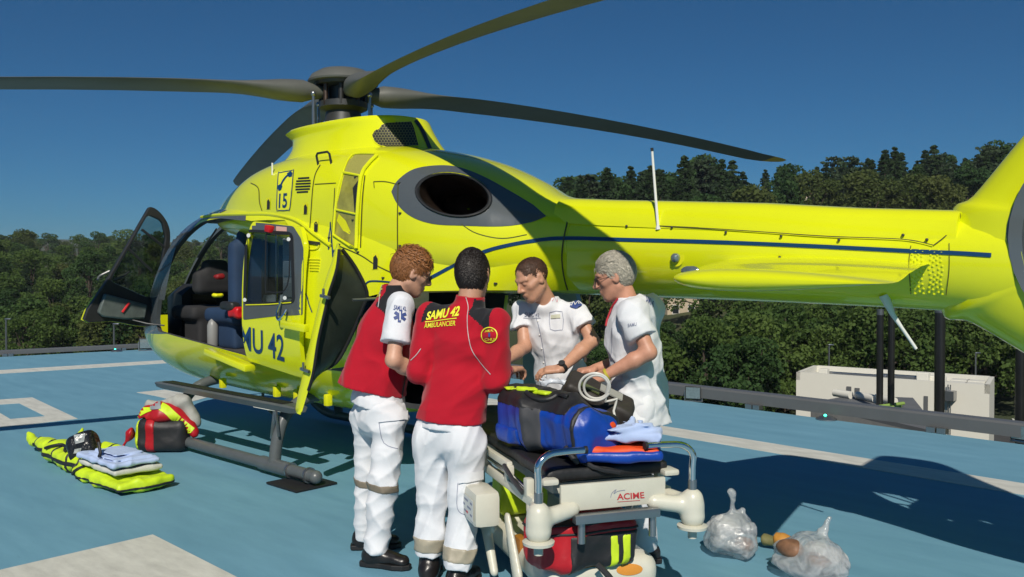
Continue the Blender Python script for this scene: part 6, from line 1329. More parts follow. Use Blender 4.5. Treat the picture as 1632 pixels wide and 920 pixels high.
# ---- monitor pouch with coiled lead
mp_ = at(948, 645, 4.22); mr = Matrix.Rotation(math.atan2(RT.y, RT.x), 3, 'Z') @ Matrix.Rotation(R(26), 3, 'Y') @ Matrix.Rotation(R(24), 3, 'X'); mrr = [[mr[i][j] for j in range(3)] for i in range(3)]
mon = empty("monitor_pouch", Vector((mp_.x, mp_.y, ZM)), "black monitor pouch with pale stripe leaning on the blue bag", "pouch")
f = Field(mp_ - Vector((0.3,) * 3), mp_ + Vector((0.3,) * 3), 0.008); f.rbox(mp_, (0.185, 0.095, 0.095), 0.03, mrr, 0.0); f.rbox(mp_ + mr @ Vector((0.05, -0.085, -0.01)), (0.07, 0.02, 0.06), 0.015, mrr, 0.015); f.ripple(0.007, 30, 5); mesh_obj("pouch", f.mesh("pouch"), mat("pouch_dark", (0.035, 0.03, 0.026), 0.6, var=0.2, bump=0.2, bscale=40), mon)
def mq(x, y, z): return mp_ + mr @ Vector((x, y, z))
m_ = MB(); m_.loft([[mq(x, y, 0.099) for y in (-0.03, 0.03)] + [mq(x, y, 0.106) for y in (0.03, -0.03)] for x in (-0.02, 0.10)]); m_.build("pale_stripe", mat("stripe_grey", (0.34, 0.34, 0.31), 0.5), mon)
m_ = MB(); m_.loft([[mq(x, y, 0.097) for y in (-0.07, -0.035)] + [mq(x, y, 0.104) for y in (-0.035, -0.07)] for x in (-0.13, -0.02)]); m_.build("green_window", mat("pouch_green", (0.09, 0.11, 0.04), 0.4), mon)
m_ = MB(); m_.tube(smoothpoly([mq(-0.15, -0.1, -0.02), mq(-0.05, -0.13, -0.05), mq(0.08, -0.13, -0.05), mq(0.16, -0.1, -0.02)], 4, False), 0.012, 8); m_.build("strap", BLACKN, mon)
lead = MB(); pts = []
for k in range(40):
    t = k / 39 * 2 * PI * 1.9; pts.append(at(947 + (27 - 2 * t * 0.4) * math.cos(t + 0.5) + t * 0.4, 616 + (23 - t * 0.5) * math.sin(t + 0.5), 4.04 + 0.02 * math.sin(t)))
pts += [at(965, 640, 4.06), at(983, 636, 4.08), at(978, 655, 4.08), at(984, 680, 4.05)]
lead.tube(smoothpoly(pts, 2, False), 0.0062, 8); o = lead.build("coiled_lead", mat("lead_white", (0.62, 0.61, 0.56), 0.4)); _tag(o, "coiled white monitor lead in the grey-haired person's hands", "cable")
# ---- red bag on the trolley's shelf
rc = at(922, 856, 3.86); rp = Vector((rc.x, rc.y, rc.z - 0.12))
rb = empty("red_bag", rp, "red and black medical bag with yellow-green bands on the stretcher's lower shelf", "bag")
f = Field(rp - Vector((0.5, 0.5, 0.02)), rp + Vector((0.5, 0.5, 0.32)), 0.008); rl = (RT * 0.93 + FH * 0.36).normalized(); rd = Vector((-rl.y, rl.x, 0)); rotr = [[rl[i], rd[i], (0, 0, 1)[i]] for i in range(3)]
f.rbox(rc, (0.245, 0.14, 0.12), 0.05, rotr); f.ripple(0.012, 18, 31, 3).ripple(0.005, 44, 32, 3); mesh_obj("bag_body", f.mesh("bag_body"), REDN, rb)
g = f.copy(); g.F = g.F - 0.005; g.cut(rc - rd * 0.06, rd); g.cut(rc + up3 * 0.045, up3); g.cut(rc - rl * 0.10, -rl); mesh_obj("black_panel", g.mesh("p"), BLACKN, rb)
for o in (0.115, 0.175): g = f.copy(); g.F = g.F - 0.009; g.cut(rc - rd * 0.07, rd); g.cut(rc + rl * (o + 0.02), rl); g.cut(rc + rl * (o - 0.02), -rl); g.cut(rc + up3 * 0.03, up3); mesh_obj("reflective_band", g.mesh("b"), HIVIS, rb)
for z0 in (0.055, 0.095): g = f.copy(); g.F = g.F - 0.007; g.cut(rc + up3 * (z0 + 0.007), up3); g.cut(rc + up3 * (z0 - 0.007), -up3); mesh_obj("zip", g.mesh("z"), BLACKN, rb)
m_ = MB(); m_.tube(smoothpoly([rc + rl * 0.02 - rd * 0.15 - up3 * 0.08, rc + rl * 0.05 - rd * 0.20 - up3 * 0.12, rc + rl * 0.10 - rd * 0.24 - up3 * 0.20], 4, False), 0.014, 8); m_.build("hanging_strap", BLACKN, rb)
f = Field(SP(0.95, 0.2, 0.25) - Vector((0.3, 0.3, 0)), SP(0.95, 0.2, 0.25) + Vector((0.3, 0.3, 0.35)), 0.01); f.rbox(SP(0.98, 0.2, 0.40), (0.12, 0.14, 0.12), 0.05, rot3); f.ripple(0.012, 22, 3); o = mesh_obj("green_bundle", f.mesh("green_bundle"), HIVIS); _tag(o, "yellow-green bundle behind the red bag under the mattress", "bundle")
# ------------------------------------------------------------------ gear on the deck
def field_at(c, hx, hz, h): c = Vector(c); return Field(c - Vector((hx, hx, 0.01)), c + Vector((hx, hx, hz)), h)
# ---- long yellow-green carrying bag, left
q0, q1 = at_z(48, 718, 0), at_z(228, 786, 0); yax = (q1 - q0).normalized(); ysd = Vector((-yax.y, yax.x, 0)); yc = (q0 + q1) / 2; yl = (q1 - q0).length / 2
yrot = [[yax[i], ysd[i], (0, 0, 1)[i]] for i in range(3)]
yb = empty("yellow_bag", yc, "yellow-green carrying bag with black straps lying open on the deck, far left", "bag")
f = Field(yc - Vector((1.5, 1.5, 0.01)), yc + Vector((1.5, 1.5, 0.42)), 0.012)
f.rbox(yc + yax * yl * 0.62 + up3 * 0.06 + ysd * 0.03, (yl * 0.40, 0.235, 0.055), 0.045, yrot, 0.03); f.rbox(yc + yax * yl * -0.05 + up3 * 0.09 + ysd * 0.02, (yl * 0.40, 0.17, 0.085), 0.07, yrot, 0.05); f.cone(yc - yax * yl * 0.25 + up3 * 0.10, yc - yax * yl * 1.0 + up3 * 0.09, 0.115, 0.055, 0.05)
f.cone(yc - yax * yl * 0.92 + up3 * 0.09, yc - yax * yl * 1.06 + up3 * 0.15, 0.05, 0.02, 0.03); f.cone(yc - yax * yl * 0.42 + ysd * 0.15 + up3 * 0.12, yc - yax * yl * 0.48 + ysd * 0.22 + up3 * 0.24, 0.06, 0.03, 0.03, flat=0.5, fd=yax); f.cone(yc + yax * yl * 0.1 + ysd * 0.16 + up3 * 0.15, yc + yax * yl * 0.3 + ysd * 0.2 + up3 * 0.17, 0.07, 0.05, 0.04)
f.ripple(0.020, 14, 4, 6).ripple(0.008, 34, 5, 6); f.cut((0, 0, 0.004), (0, 0, -1)); ybody = mesh_obj("bag_body", f.mesh("bag_body"), HIVIS, yb)
for a in (-0.78, -0.5, -0.22, 0.06, 0.22):
    g = f.copy(); g.F = g.F - 0.006; t = (yax + ysd * 0.15).normalized(); p = yc + yax * yl * a; g.cut(p + t * 0.016, t); g.cut(p - t * 0.016, -t); mesh_obj("strap", g.mesh("strap"), BLACKN, yb)
g = f.copy(); g.F = g.F - 0.007; g.cut(yc + yax * yl * 0.25, yax); g.cut(yc - yax * yl * 0.85, -yax); g.cut(yc + up3 * 0.10, up3); g.cut(yc + up3 * 0.062, -up3); mesh_obj("strap", g.mesh("s"), BLACKN, yb)
g = f.copy(); g.F = g.F - 0.006; g.cut(yc + yax * yl * 0.24, -yax); g.cut(yc + up3 * 0.052, up3); g.cut(yc + up3 * 0.028, -up3); mesh_obj("edge_binding", g.mesh("s"), BLACKN, yb)
ybv = bvh_of(ybody.data)
px_tube([(75, 716), (100, 712), (105, 722)], 0.012, "handle", BLACKN, yb, 0.02, 4, ybv); px_tube([(160, 728), (150, 738), (120, 752), (118, 768)], 0.012, "strap", BLACKN, yb, 0.008, 5, ybv)
for i in range(4):
    p, _ = hitpx(60 + i * 14, 752 + i * 9 , ybv)
    if p is not None:
        m_ = MB(); c = Vector((p.x, p.y, 0.055)) - ysd * 0.02; m_.tube([c + (yax * math.cos(t) + up3 * math.sin(t)) * 0.045 for t in [PI * k / 8 for k in range(8, 17)]], 0.010, 8); m_.build("side_loop", BLACKN, yb)
# black pouch on top of it
bp = at(133, 712, (at_z(140, 752, 0) - CAM_POS).dot(FW)); 
po = empty("black_pouch", (bp.x, bp.y, 0.15), "shiny black pouch on top of the yellow-green bag", "pouch")
f = Field(bp - Vector((0.3,) * 3), bp + Vector((0.3,) * 3), 0.009); pr = Matrix.Rotation(math.atan2(RT.y, RT.x) + 0.3, 3, 'Z') @ Matrix.Rotation(R(-16), 3, 'Y') @ Matrix.Rotation(R(-18), 3, 'X'); f.rbox(bp, (0.12, 0.10, 0.115), 0.06, [[pr[i][j] for j in range(3)] for i in range(3)]); f.ripple(0.018, 20, 6, 6)
pou = mesh_obj("pouch", f.mesh("pouch"), mat("shiny_black", (0.012, 0.012, 0.014), 0.22, var=0.2, bump=0.5, bscale=16, bdist=0.03), po)
decal([[(118, 694), (136, 691), (134, 704), (120, 708)], [(119, 716), (130, 714), (128, 722), (117, 723)]], "clear_window", mat("pouch_window", (0.35, 0.37, 0.38), 0.15, var=0.5, scale=30, bump=0.6, bscale=30), po, 0.004, 4, bvh_of(pou.data))
m_ = MB(); m_.tube([at(157, 705, 6.35), at(160, 722, 6.33), at(158, 728, 6.3)], 0.012, 8); m_.build("strap", BLACKN, po)
# folded towels lying in the open end
tz = 0.115; tc_ = yc + yax * yl * 0.60 + ysd * 0.03
for k, (dz, hw_, m1, nm, lb) in enumerate(((0.028, 0.19, mat("towel_white", (0.55, 0.55, 0.50), 0.9, var=0.08, bump=0.4, bscale=150), "white_towel", "folded white towel under the blue sheet in the yellow-green bag"), (0.082, 0.185, LBLUE, "blue_towel", "folded light blue sheet on top in the yellow-green bag"))):
    c = tc_ + up3 * (tz + dz) + (yax * 0.01 - ysd * 0.02) * k; f = Field(c - Vector((0.4, 0.4, 0.07)), c + Vector((0.4, 0.4, 0.09)), 0.008)
    f.rbox(c, (yl * 0.30, hw_, 0.026), 0.022, yrot)
    if k: f.rbox(c + up3 * 0.028 + yax * 0.03, (yl * 0.22, hw_ * 0.8, 0.016), 0.014, yrot, 0.004); f.rbox(c + up3 * 0.050 + yax * 0.02, (yl * 0.16, hw_ * 0.62, 0.013), 0.012, yrot, 0.003)
    f.ripple(0.009, 26, 9 + k, 6); o = mesh_obj(nm, f.mesh(nm), m1); _tag(o, lb, "towel")
# ---- rucksack with a red jacket thrown over it
rp = at_z(252, 722, 0); rk = empty("rucksack", rp, "black and red rucksack under the red jacket beside the skid", "rucksack")
cx_ax = RT; rrot = [[RT[i], FH[i], (0, 0, 1)[i]] for i in range(3)]
rc = rp + FH * 0.07
f = field_at(rc, 0.5, 0.5, 0.011); f.rbox(rc + up3 * 0.15 + RT * 0.02, (0.24, 0.11, 0.15), 0.09, rrot); f.ripple(0.014, 18, 2, 6); f.cut((0, 0, 0.004), (0, 0, -1)); mesh_obj("pack_body", f.mesh("pack"), BLACKN, rk)
g = f.copy(); g.F = g.F - 0.008; g.cut(rc - RT * 0.02, RT); g.cut(rc - RT * 0.10, -RT); g.cut(rc - FH * 0.02, FH); mesh_obj("red_panel", g.mesh("r"), REDN, rk)
g = f.copy(); g.F = g.F - 0.008; g.cut(rc - RT * 0.17, RT); g.cut(rc - FH * 0.02, FH); mesh_obj("yellow_panel", g.mesh("y"), HIVIS, rk)
jk = empty("red_jacket", rp + up3 * 0.2, "red and hi-vis jacket with grey lining thrown over the rucksack", "jacket")
f = field_at(rc, 0.6, 0.62, 0.011)
f.cone(rc - RT * 0.24 + up3 * 0.16 - FH * 0.04, rc - RT * 0.12 + up3 * 0.33, 0.07, 0.09, 0.05); f.cone(rc - RT * 0.12 + up3 * 0.33, rc + RT * 0.12 + up3 * 0.33, 0.09, 0.09, 0.06); f.cone(rc + RT * 0.12 + up3 * 0.33, rc + RT * 0.30 + up3 * 0.18 - FH * 0.02, 0.09, 0.07, 0.05); f.cone(rc + up3 * 0.32, rc + FH * 0.06 + up3 * 0.26, 0.12, 0.10, 0.06); f.cone(rc - RT * 0.26 + up3 * 0.15 - FH * 0.05, rc - RT * 0.31 + up3 * 0.06 - FH * 0.06, 0.055, 0.05, 0.04)
f.rbox(rc + up3 * 0.10 - FH * 0.02, (0.21, 0.22, 0.17), 0.08, rrot, 0.03, True); f.ripple(0.022, 17, 5, 6).ripple(0.008, 40, 6, 6); jb = mesh_obj("jacket_shell", f.mesh("jacket"), REDN, jk); jbv = bvh_of(jb.data)
px_line([(206, 680), (210, 668), (219, 659), (232, 652), (240, 649)], 13, "hi_vis_band", HIVIS, jk, 6, 0.006, jbv, 5); px_line([(256, 648), (265, 653), (275, 662), (284, 670)], 13, "hi_vis_band", HIVIS, jk, 6, 0.006, jbv, 5); px_line([(286, 672), (296, 680), (306, 688)], 13, "hi_vis_band", HIVIS, jk, 6, 0.006, jbv, 5)
px_line([(240, 646), (256, 645)], 15, "silver_patch", mat("silver_band", (0.42, 0.44, 0.46), 0.3, metal=0.4), jk, 2, 0.009, jbv, 4); px_line([(206, 672), (222, 680)], 9, "silver_patch", MATS["silver_band"], jk, 2, 0.009, jbv, 4)
gl_c = rc + RT * 0.10 + FH * 0.05
f = field_at(gl_c, 0.5, 0.7, 0.011); f.cone(gl_c - RT * 0.22 + up3 * 0.40, gl_c + RT * 0.08 + up3 * 0.44, 0.06, 0.075, 0.05); f.cone(gl_c + RT * 0.08 + up3 * 0.44, gl_c + RT * 0.19 + up3 * 0.26, 0.08, 0.07, 0.05); f.cone(gl_c + RT * 0.02 + up3 * 0.44, gl_c + RT * 0.04 + up3 * 0.30 + FH * 0.05, 0.08, 0.1, 0.05); f.ripple(0.020, 18, 8, 6).ripple(0.008, 42, 9, 6)
mesh_obj("lining", f.mesh("lining"), mat("grey_lining", (0.36, 0.36, 0.33), 0.7, var=0.06, bump=0.2, bscale=20), jk)
# ---- two plastic bags of rubbish, right
def plastic():
    m = bpy.data.materials.new("clear_plastic"); m.use_nodes = True; N = m.node_tree.nodes; L = m.node_tree.links
    for n in list(N): N.remove(n)
    o = N.new("ShaderNodeOutputMaterial"); t = N.new("ShaderNodeBsdfTransparent"); d = N.new("ShaderNodeBsdfTranslucent"); e = N.new("ShaderNodeBsdfDiffuse"); g = N.new("ShaderNodeBsdfGlossy"); g.inputs["Roughness"].default_value = 0.12
    for n_ in (d, e): n_.inputs[0].default_value = (0.80, 0.82, 0.84, 1)
    tc = N.new("ShaderNodeTexCoord"); no = N.new("ShaderNodeTexNoise"); no.inputs["Scale"].default_value = 13; no.inputs["Detail"].default_value = 7; no.inputs["Distortion"].default_value = 1.5; L.new(tc.outputs["Object"], no.inputs[0])
    bp_ = N.new("ShaderNodeBump"); bp_.inputs["Strength"].default_value = 0.35; bp_.inputs["Distance"].default_value = 0.05; L.new(no.outputs["Fac"], bp_.inputs["Height"])
    for n_ in (d, e, g): L.new(bp_.outputs[0], n_.inputs["Normal"])
    a = N.new("ShaderNodeMixShader"); a.inputs[0].default_value = 0.5; L.new(d.outputs[0], a.inputs[1]); L.new(e.outputs[0], a.inputs[2])
    mr = N.new("ShaderNodeMapRange"); mr.inputs[1].default_value = 0.35; mr.inputs[2].default_value = 0.65; mr.inputs[3].default_value = 0.34; mr.inputs[4].default_value = 0.72; L.new(no.outputs["Fac"], mr.inputs[0])
    b = N.new("ShaderNodeMixShader"); L.new(mr.outputs[0], b.inputs[0]); L.new(t.outputs[0], b.inputs[1]); L.new(a.outputs[0], b.inputs[2])
    f_ = thin_fresnel(N, L); L.new(bp_.outputs[0], f_.inputs["Normal"]); c = N.new("ShaderNodeMixShader"); L.new(f_.outputs[0], c.inputs[0]); L.new(b.outputs[0], c.inputs[1]); L.new(g.outputs[0], c.inputs[2]); L.new(c.outputs[0], o.inputs[0])
    MATS["clear_plastic"] = m; return m
PLAS = plastic(); BROWN = mat("brown_waste", (0.20, 0.10, 0.055), 0.6, var=0.5, scale=14); PALE = mat("pale_waste", (0.50, 0.50, 0.50), 0.6, var=0.4, scale=18); OLIVE = mat("olive_glove", (0.16, 0.15, 0.06), 0.6, var=0.2); OCHRE = mat("ochre_waste", (0.48, 0.22, 0.04), 0.6, var=0.2)
def rubbish(px, py, w, h, seed, label, contents, knot):
    p = at_z(px, py, 0); root = empty("plastic_bag", p, label, "plastic bag"); c = p + FH * w * 0.8
    f = Field(c - Vector((w * 1.7, w * 1.7, 0.0)), c + Vector((w * 1.7, w * 1.7, h * 1.7)), 0.0075)
    f.ell(c + up3 * h * 0.42, (w, w * 0.85, h * 0.46), None, 0.03); f.ell(c + up3 * h * 0.25, (w * 1.05, w * 0.95, h * 0.28), None, 0.05); k0 = c + RT * knot[0] + up3 * h * 0.78; k1 = c + RT * knot[1] + up3 * (h * knot[2])
    f.cone(c + up3 * h * 0.6 + RT * knot[0] * 0.5, k0, w * 0.55, 0.025, 0.05); f.cone(k0, k1, 0.034, 0.036, 0.03); f.cone(k0, k0 + RT * 0.07 + up3 * 0.02, 0.018, 0.028, 0.02, flat=0.5, fd=up3)
    f.ripple(0.020, 17, seed, 5, (1, 1, 0.45)).ripple(0.011, 40, seed + 1, 5, (1, 1, 0.6)); f.cut((0, 0, 0.003), (0, 0, -1)); mesh_obj("bag_film", f.mesh("bag_film", 0), PLAS, root)
    for i, (dx, dy, dz, r_, m1) in enumerate(contents):
        q = c + RT * dx + FH * dy + up3 * dz; g = Field(q - Vector((r_ * 2,) * 3), q + Vector((r_ * 2,) * 3), 0.010); g.ell(q, (r_ * 1.2, r_ * 0.9, r_ * 0.8)); g.ripple(0.02, 24, seed + i, 6); mesh_obj("contents", g.mesh("contents", 1), m1, root)
    return root
rubbish(1176, 899, 0.155, 0.31, 3, "knotted clear plastic bag of rubbish nearest the stretcher", ((-0.05, 0, 0.16, 0.085, PALE), (0.05, -0.02, 0.08, 0.07, BROWN), (-0.02, 0.04, 0.09, 0.09, PALE)), (-0.005, 0.005, 1.12))
rubbish(1306, 936, 0.20, 0.27, 14, "larger open clear plastic bag of rubbish at the frame's bottom right", ((-0.10, -0.02, 0.15, 0.08, BROWN), (0.02, -0.05, 0.10, 0.07, BROWN), (0.10, 0.02, 0.09, 0.10, PALE)), (0.07, 0.11, 1.12))
for (px, py, m1, r_, nm, lb) in ((1232, 880, OLIVE, 0.052, "olive_wad", "small olive wad between the two plastic bags"), (1252, 884, OCHRE, 0.062, "ochre_wad", "ochre brown wad against the larger plastic bag")):
    q = at_z(px, py, 0) + FH * 0.05 + up3 * r_; g = Field(q - Vector((r_ * 2.2,) * 3), q + Vector((r_ * 2.2,) * 3), 0.008); g.ell(q, (r_ * 1.25, r_, r_ * 0.9)); g.ripple(0.014, 30, 6, 6); g.cut((0, 0, 0.003), (0, 0, -1)); o = mesh_obj(nm, g.mesh(nm, 1), m1); _tag(o, lb, "waste")
# ------------------------------------------------------------------ the valley beyond the deck
random.seed(5)
def pol(px, D): v = RT * ((px - 816) / CAM_F) + FH; v.normalize(); cs = v.dot(FH); return Vector((CAM_POS.x, CAM_POS.y, 0)) + v * (D / cs)       # D is depth along the view
def terrain(x, y):
    r_ = Vector((x - CAM_POS.x, y - CAM_POS.y)); D = r_.length; an = math.atan2(r_.dot(Vector((RT.x, RT.y))), r_.dot(Vector((FH.x, FH.y))))       # bearing from the view axis, right positive
    right = 1 / (1 + math.exp(-(an + 0.02) * 9))
    def ramp(D, pts):
        for (a, b), (c, d) in zip(pts, pts[1:]):
            if D <= c: t = max(0, (D - a) / (c - a)); t = t * t * (3 - 2 * t) * 0.6 + t * 0.4; return b + (d - b) * t
        return pts[-1][1]
    zr = ramp(D, [(0, -8.6), (72, -8.6), (100, -3.0), (150, 6.0), (230, 13.0), (500, 30), (1500, 34)])
    zl = ramp(D, [(0, -10.0), (60, -10), (110, -7.5), (200, -1.5), (330, 4.5), (480, 10.0), (800, 24), (1500, 58)])
    z = zl * (1 - right) + zr * right
    return z + (0.9 * math.sin(x * 0.031 + y * 0.017) + 0.7 * math.sin(y * 0.043 - x * 0.012)) * min(1, max(0, (D - 75) / 60))
GRASSM = bpy.data.materials.new("hillside"); GRASSM.use_nodes = True; N = GRASSM.node_tree.nodes; L = GRASSM.node_tree.links; b = N["Principled BSDF"]; b.inputs["Roughness"].default_value = 0.95
tcx = N.new("ShaderNodeTexCoord"); n1 = N.new("ShaderNodeTexNoise"); n1.inputs["Scale"].default_value = 0.035; n1.inputs["Detail"].default_value = 9; n1.inputs["Roughness"].default_value = 0.7; L.new(tcx.outputs["Object"], n1.inputs[0])
cr = N.new("ShaderNodeValToRGB"); e = cr.color_ramp.elements; e[0].position = 0.35; e[0].color = (0.022, 0.034, 0.012, 1); e[1].position = 0.68; e[1].color = (0.085, 0.075, 0.035, 1); m3 = e.new(0.52); m3.color = (0.045, 0.058, 0.018, 1); L.new(n1.outputs["Fac"], cr.inputs[0]); L.new(cr.outputs[0], b.inputs["Base Color"])
bm = bmesh.new(); rings = [0, 25, 45, 60, 72, 82, 92, 104, 118, 134, 152, 175, 200, 230, 265, 305, 350, 400, 460, 530, 620, 750, 950, 1250, 1700, 2500, 4000]; nseg = 96; prev = None
for r_ in rings:
    row = []
    for k in range(nseg):
        a = 2 * PI * k / nseg; x = CAM_POS.x + r_ * math.cos(a); y = CAM_POS.y + r_ * math.sin(a); row.append(bm.verts.new((x, y, terrain(x, y) if r_ else -9)))
        if r_ == 0: break
    if prev:
        for k in range(nseg):
            if len(prev) == 1: bm.faces.new((prev[0], row[k], row[(k + 1) % nseg]))
            else: bm.faces.new((prev[k], row[k], row[(k + 1) % nseg], prev[(k + 1) % nseg]))
    prev = row
me = bpy.data.meshes.new("hillside"); bmesh.ops.recalc_face_normals(bm, faces=bm.faces[:]); bm.to_mesh(me); bm.free(); me.shade_smooth(); hill = mesh_obj("hillside_ground", me, GRASSM); _tag(hill, "wooded hillside ground rising behind the landing deck", kind="structure")
# hospital block that carries the deck
m_ = MB(); ins = [Vector((p[0], p[1])) for p in poly]; cc = sum(ins, Vector((0, 0))) / 4; m_.prism([(p.x + (cc.x - p.x) * 0.03, p.y + (cc.y - p.y) * 0.03, -10.5) for p in ins], (0, 0, 9.9)); o = m_.build("hospital_block", CONC, sm=False); _tag(o, "building that carries the landing deck", kind="structure")
# ---- trees
BARK = mat("bark", (0.06, 0.045, 0.032), 0.95, var=0.3, scale=3, bump=0.5, bscale=8, bdist=0.05)
def leafmat(name, c0, c1, sc=0.6):
    m = bpy.data.materials.new(name); m.use_nodes = True; N = m.node_tree.nodes; L = m.node_tree.links; b = N["Principled BSDF"]; b.inputs["Roughness"].default_value = 0.75; b.inputs["Specular IOR Level"].default_value = 0.25
    tc = N.new("ShaderNodeTexCoord"); oi = N.new("ShaderNodeObjectInfo"); no = N.new("ShaderNodeTexNoise"); no.inputs["Scale"].default_value = sc; no.inputs["Detail"].default_value = 6; L.new(tc.outputs["Object"], no.inputs[0])
    ad = N.new("ShaderNodeMath"); ad.operation = 'MULTIPLY_ADD'; ad.inputs[1].default_value = 0.35; L.new(oi.outputs["Random"], ad.inputs[0]); L.new(no.outputs["Fac"], ad.inputs[2])
    tr_ = N.new("ShaderNodeBsdfTranslucent"); mxs = N.new("ShaderNodeMixShader"); mxs.inputs[0].default_value = 0.42; L.new(b.outputs[0], mxs.inputs[1]); L.new(tr_.outputs[0], mxs.inputs[2]); L.new(mxs.outputs[0], N["Material Output"].inputs[0])
    r_ = N.new("ShaderNodeValToRGB"); e = r_.color_ramp.elements; e[0].position = 0.40; e[0].color = (*c0, 1); e[1].position = 0.95; e[1].color = (*c1, 1); L.new(ad.outputs[0], r_.inputs[0]); L.new(r_.outputs[0], b.inputs["Base Color"]); L.new(r_.outputs[0], tr_.inputs[0]); return m
LM = [leafmat("leaf_oak", (0.057, 0.112, 0.024), (0.118, 0.182, 0.039)), leafmat("leaf_dark", (0.032, 0.08, 0.024), (0.073, 0.137, 0.034)), leafmat("leaf_autumn", (0.069, 0.11, 0.026), (0.115, 0.139, 0.037)), leafmat("needle_cedar", (0.039, 0.074, 0.036), (0.083, 0.127, 0.06)), leafmat("needle_fir", (0.026, 0.059, 0.023), (0.059, 0.106, 0.034))]
def leaf_cloud(pts, size, rg, flat=0.0):
    """one small bent face per point, facing about"""
    n = len(pts); P = np.array(pts); a = rg.normal(size=(n, 3)); a[:, 2] *= (1 - flat); a /= np.linalg.norm(a, axis=1)[:, None]; b = rg.normal(size=(n, 3)); b -= a * (a * b).sum(1)[:, None]; b /= np.linalg.norm(b, axis=1)[:, None]
    if flat > 0: c = np.cross(a, b); b, a = b, a
    s = (size * rg.uniform(0.5, 1.3, n))[:, None]; t = s * rg.uniform(0.45, 0.9, n)[:, None]
    V = np.stack([P - a * s, P + b * t, P + a * s, P - b * t], 1).reshape(-1, 3); Q = np.arange(4 * n).reshape(-1, 4); return V, Q
def broadleaf(seed, H, W, m1):
    rg = np.random.RandomState(seed); nb = rg.randint(20, 28); pts = []; tips = []
    for k in range(nb):
        u = rg.uniform(0, 1); z = H * (0.20 + 0.74 * u); prof = math.sin(PI * min(1, (u * 0.85 + 0.16))) ** 0.6; an = rg.uniform(0, 6.28); rr = W * prof * math.sqrt(rg.uniform(0.1, 1)); c = np.array([rr * math.cos(an), rr * math.sin(an), z]); tips.append(c)
        R_ = W * rg.uniform(0.26, 0.46); n = int(230 * (R_ / (W * 0.36)) ** 2); v = rg.normal(size=(n, 3)); v /= np.linalg.norm(v, axis=1)[:, None]; v *= (R_ * rg.uniform(0.55, 1.05, n) ** 0.6)[:, None]; v[:, 2] *= 0.72; pts.append(c + v)
    V, Q = leaf_cloud(np.concatenate(pts), 0.0205 * H, rg); crown = np_mesh("crown", V, Q); crown.shade_flat(); crown.materials.append(m1)
    m_ = MB(); m_.tube([(0, 0, -0.8), (0.02 * H, 0, H * 0.3), (0, 0.02 * H, H * 0.62)], [0.026 * H, 0.017 * H, 0.007 * H], 8)
    for c in tips[::4]: m_.tube([(0.01 * H, 0, H * 0.28), tuple(c * 0.55 + np.array([0, 0, H * 0.16])), tuple(c)], [0.012 * H, 0.008 * H, 0.003 * H], 5)
    tr = m_.mesh("trunk"); tr.materials.append(BARK); smooth(tr); return tr, crown
def conifer(seed, H, W, m1, kind=0):
    rg = np.random.RandomState(seed); pts = []; m_ = MB(); m_.tube([(0, 0, -0.8), (0, 0, H * 0.5), (0.01 * H, 0, H * 0.97)], [0.02 * H, 0.012 * H, 0.002 * H], 7)
    tiers = 26 if kind == 0 else 15
    for k in range(tiers):
        u = (k + rg.uniform(0, 0.5)) / tiers; z = H * (0.12 + 0.86 * u); reach = W * ((1 - u) ** (0.85 if kind == 0 else 0.5)) * rg.uniform(0.8, 1.12) + 0.02 * H
        for j in range(rg.randint(6, 9)):
            an = rg.uniform(0, 6.28); L_ = reach * rg.uniform(0.6, 1.1); dr = np.array([math.cos(an), math.sin(an), -0.28 if kind == 0 else 0.12 * rg.normal()])
            n = int(16 + 46 * L_ / W); t = rg.uniform(0.12, 1, n) ** 0.8; sp = (0.10 + 0.16 * (1 - t))[:, None] * W * (0.35 + 0.65 * (1 - u)); q = np.array([0, 0, z]) + dr * (t * L_)[:, None] + rg.normal(size=(n, 3)) * sp * [0.42, 0.42, 0.26]; q[:, 2] += (t * L_) ** 2 * 0.02 / max(W, 1); pts.append(q)
            if j % 3 == 0: m_.tube([(0, 0, z), tuple(np.array([0, 0, z]) + dr * L_ * 0.8)], [0.005 * H, 0.002 * H], 4)
    V, Q = leaf_cloud(np.concatenate(pts), 0.020 * H, rg, 0.3); crown = np_mesh("crown", V, Q); crown.shade_flat(); crown.materials.append(m1); tr = m_.mesh("trunk"); tr.materials.append(BARK); smooth(tr); return tr, crown
PROTO = {"oak": [broadleaf(i, 10, 4.2, LM[0]) for i in range(4)], "dark": [broadleaf(20 + i, 10, 3.6, LM[1]) for i in range(3)], "autumn": [broadleaf(30 + i, 10, 3.8, LM[2]) for i in range(2)], "fir": [conifer(40 + i, 10, 2.0, LM[4]) for i in range(3)], "cedar": [conifer(50 + i, 10, 3.8, LM[3], 1) for i in range(3)]}
KIND = {"oak": "green broadleaf tree", "dark": "dark green broadleaf tree", "autumn": "yellowing broadleaf tree", "fir": "pointed dark conifer", "cedar": "spreading grey-green cedar"}
tree_rg = random.Random(9); ntree = 0
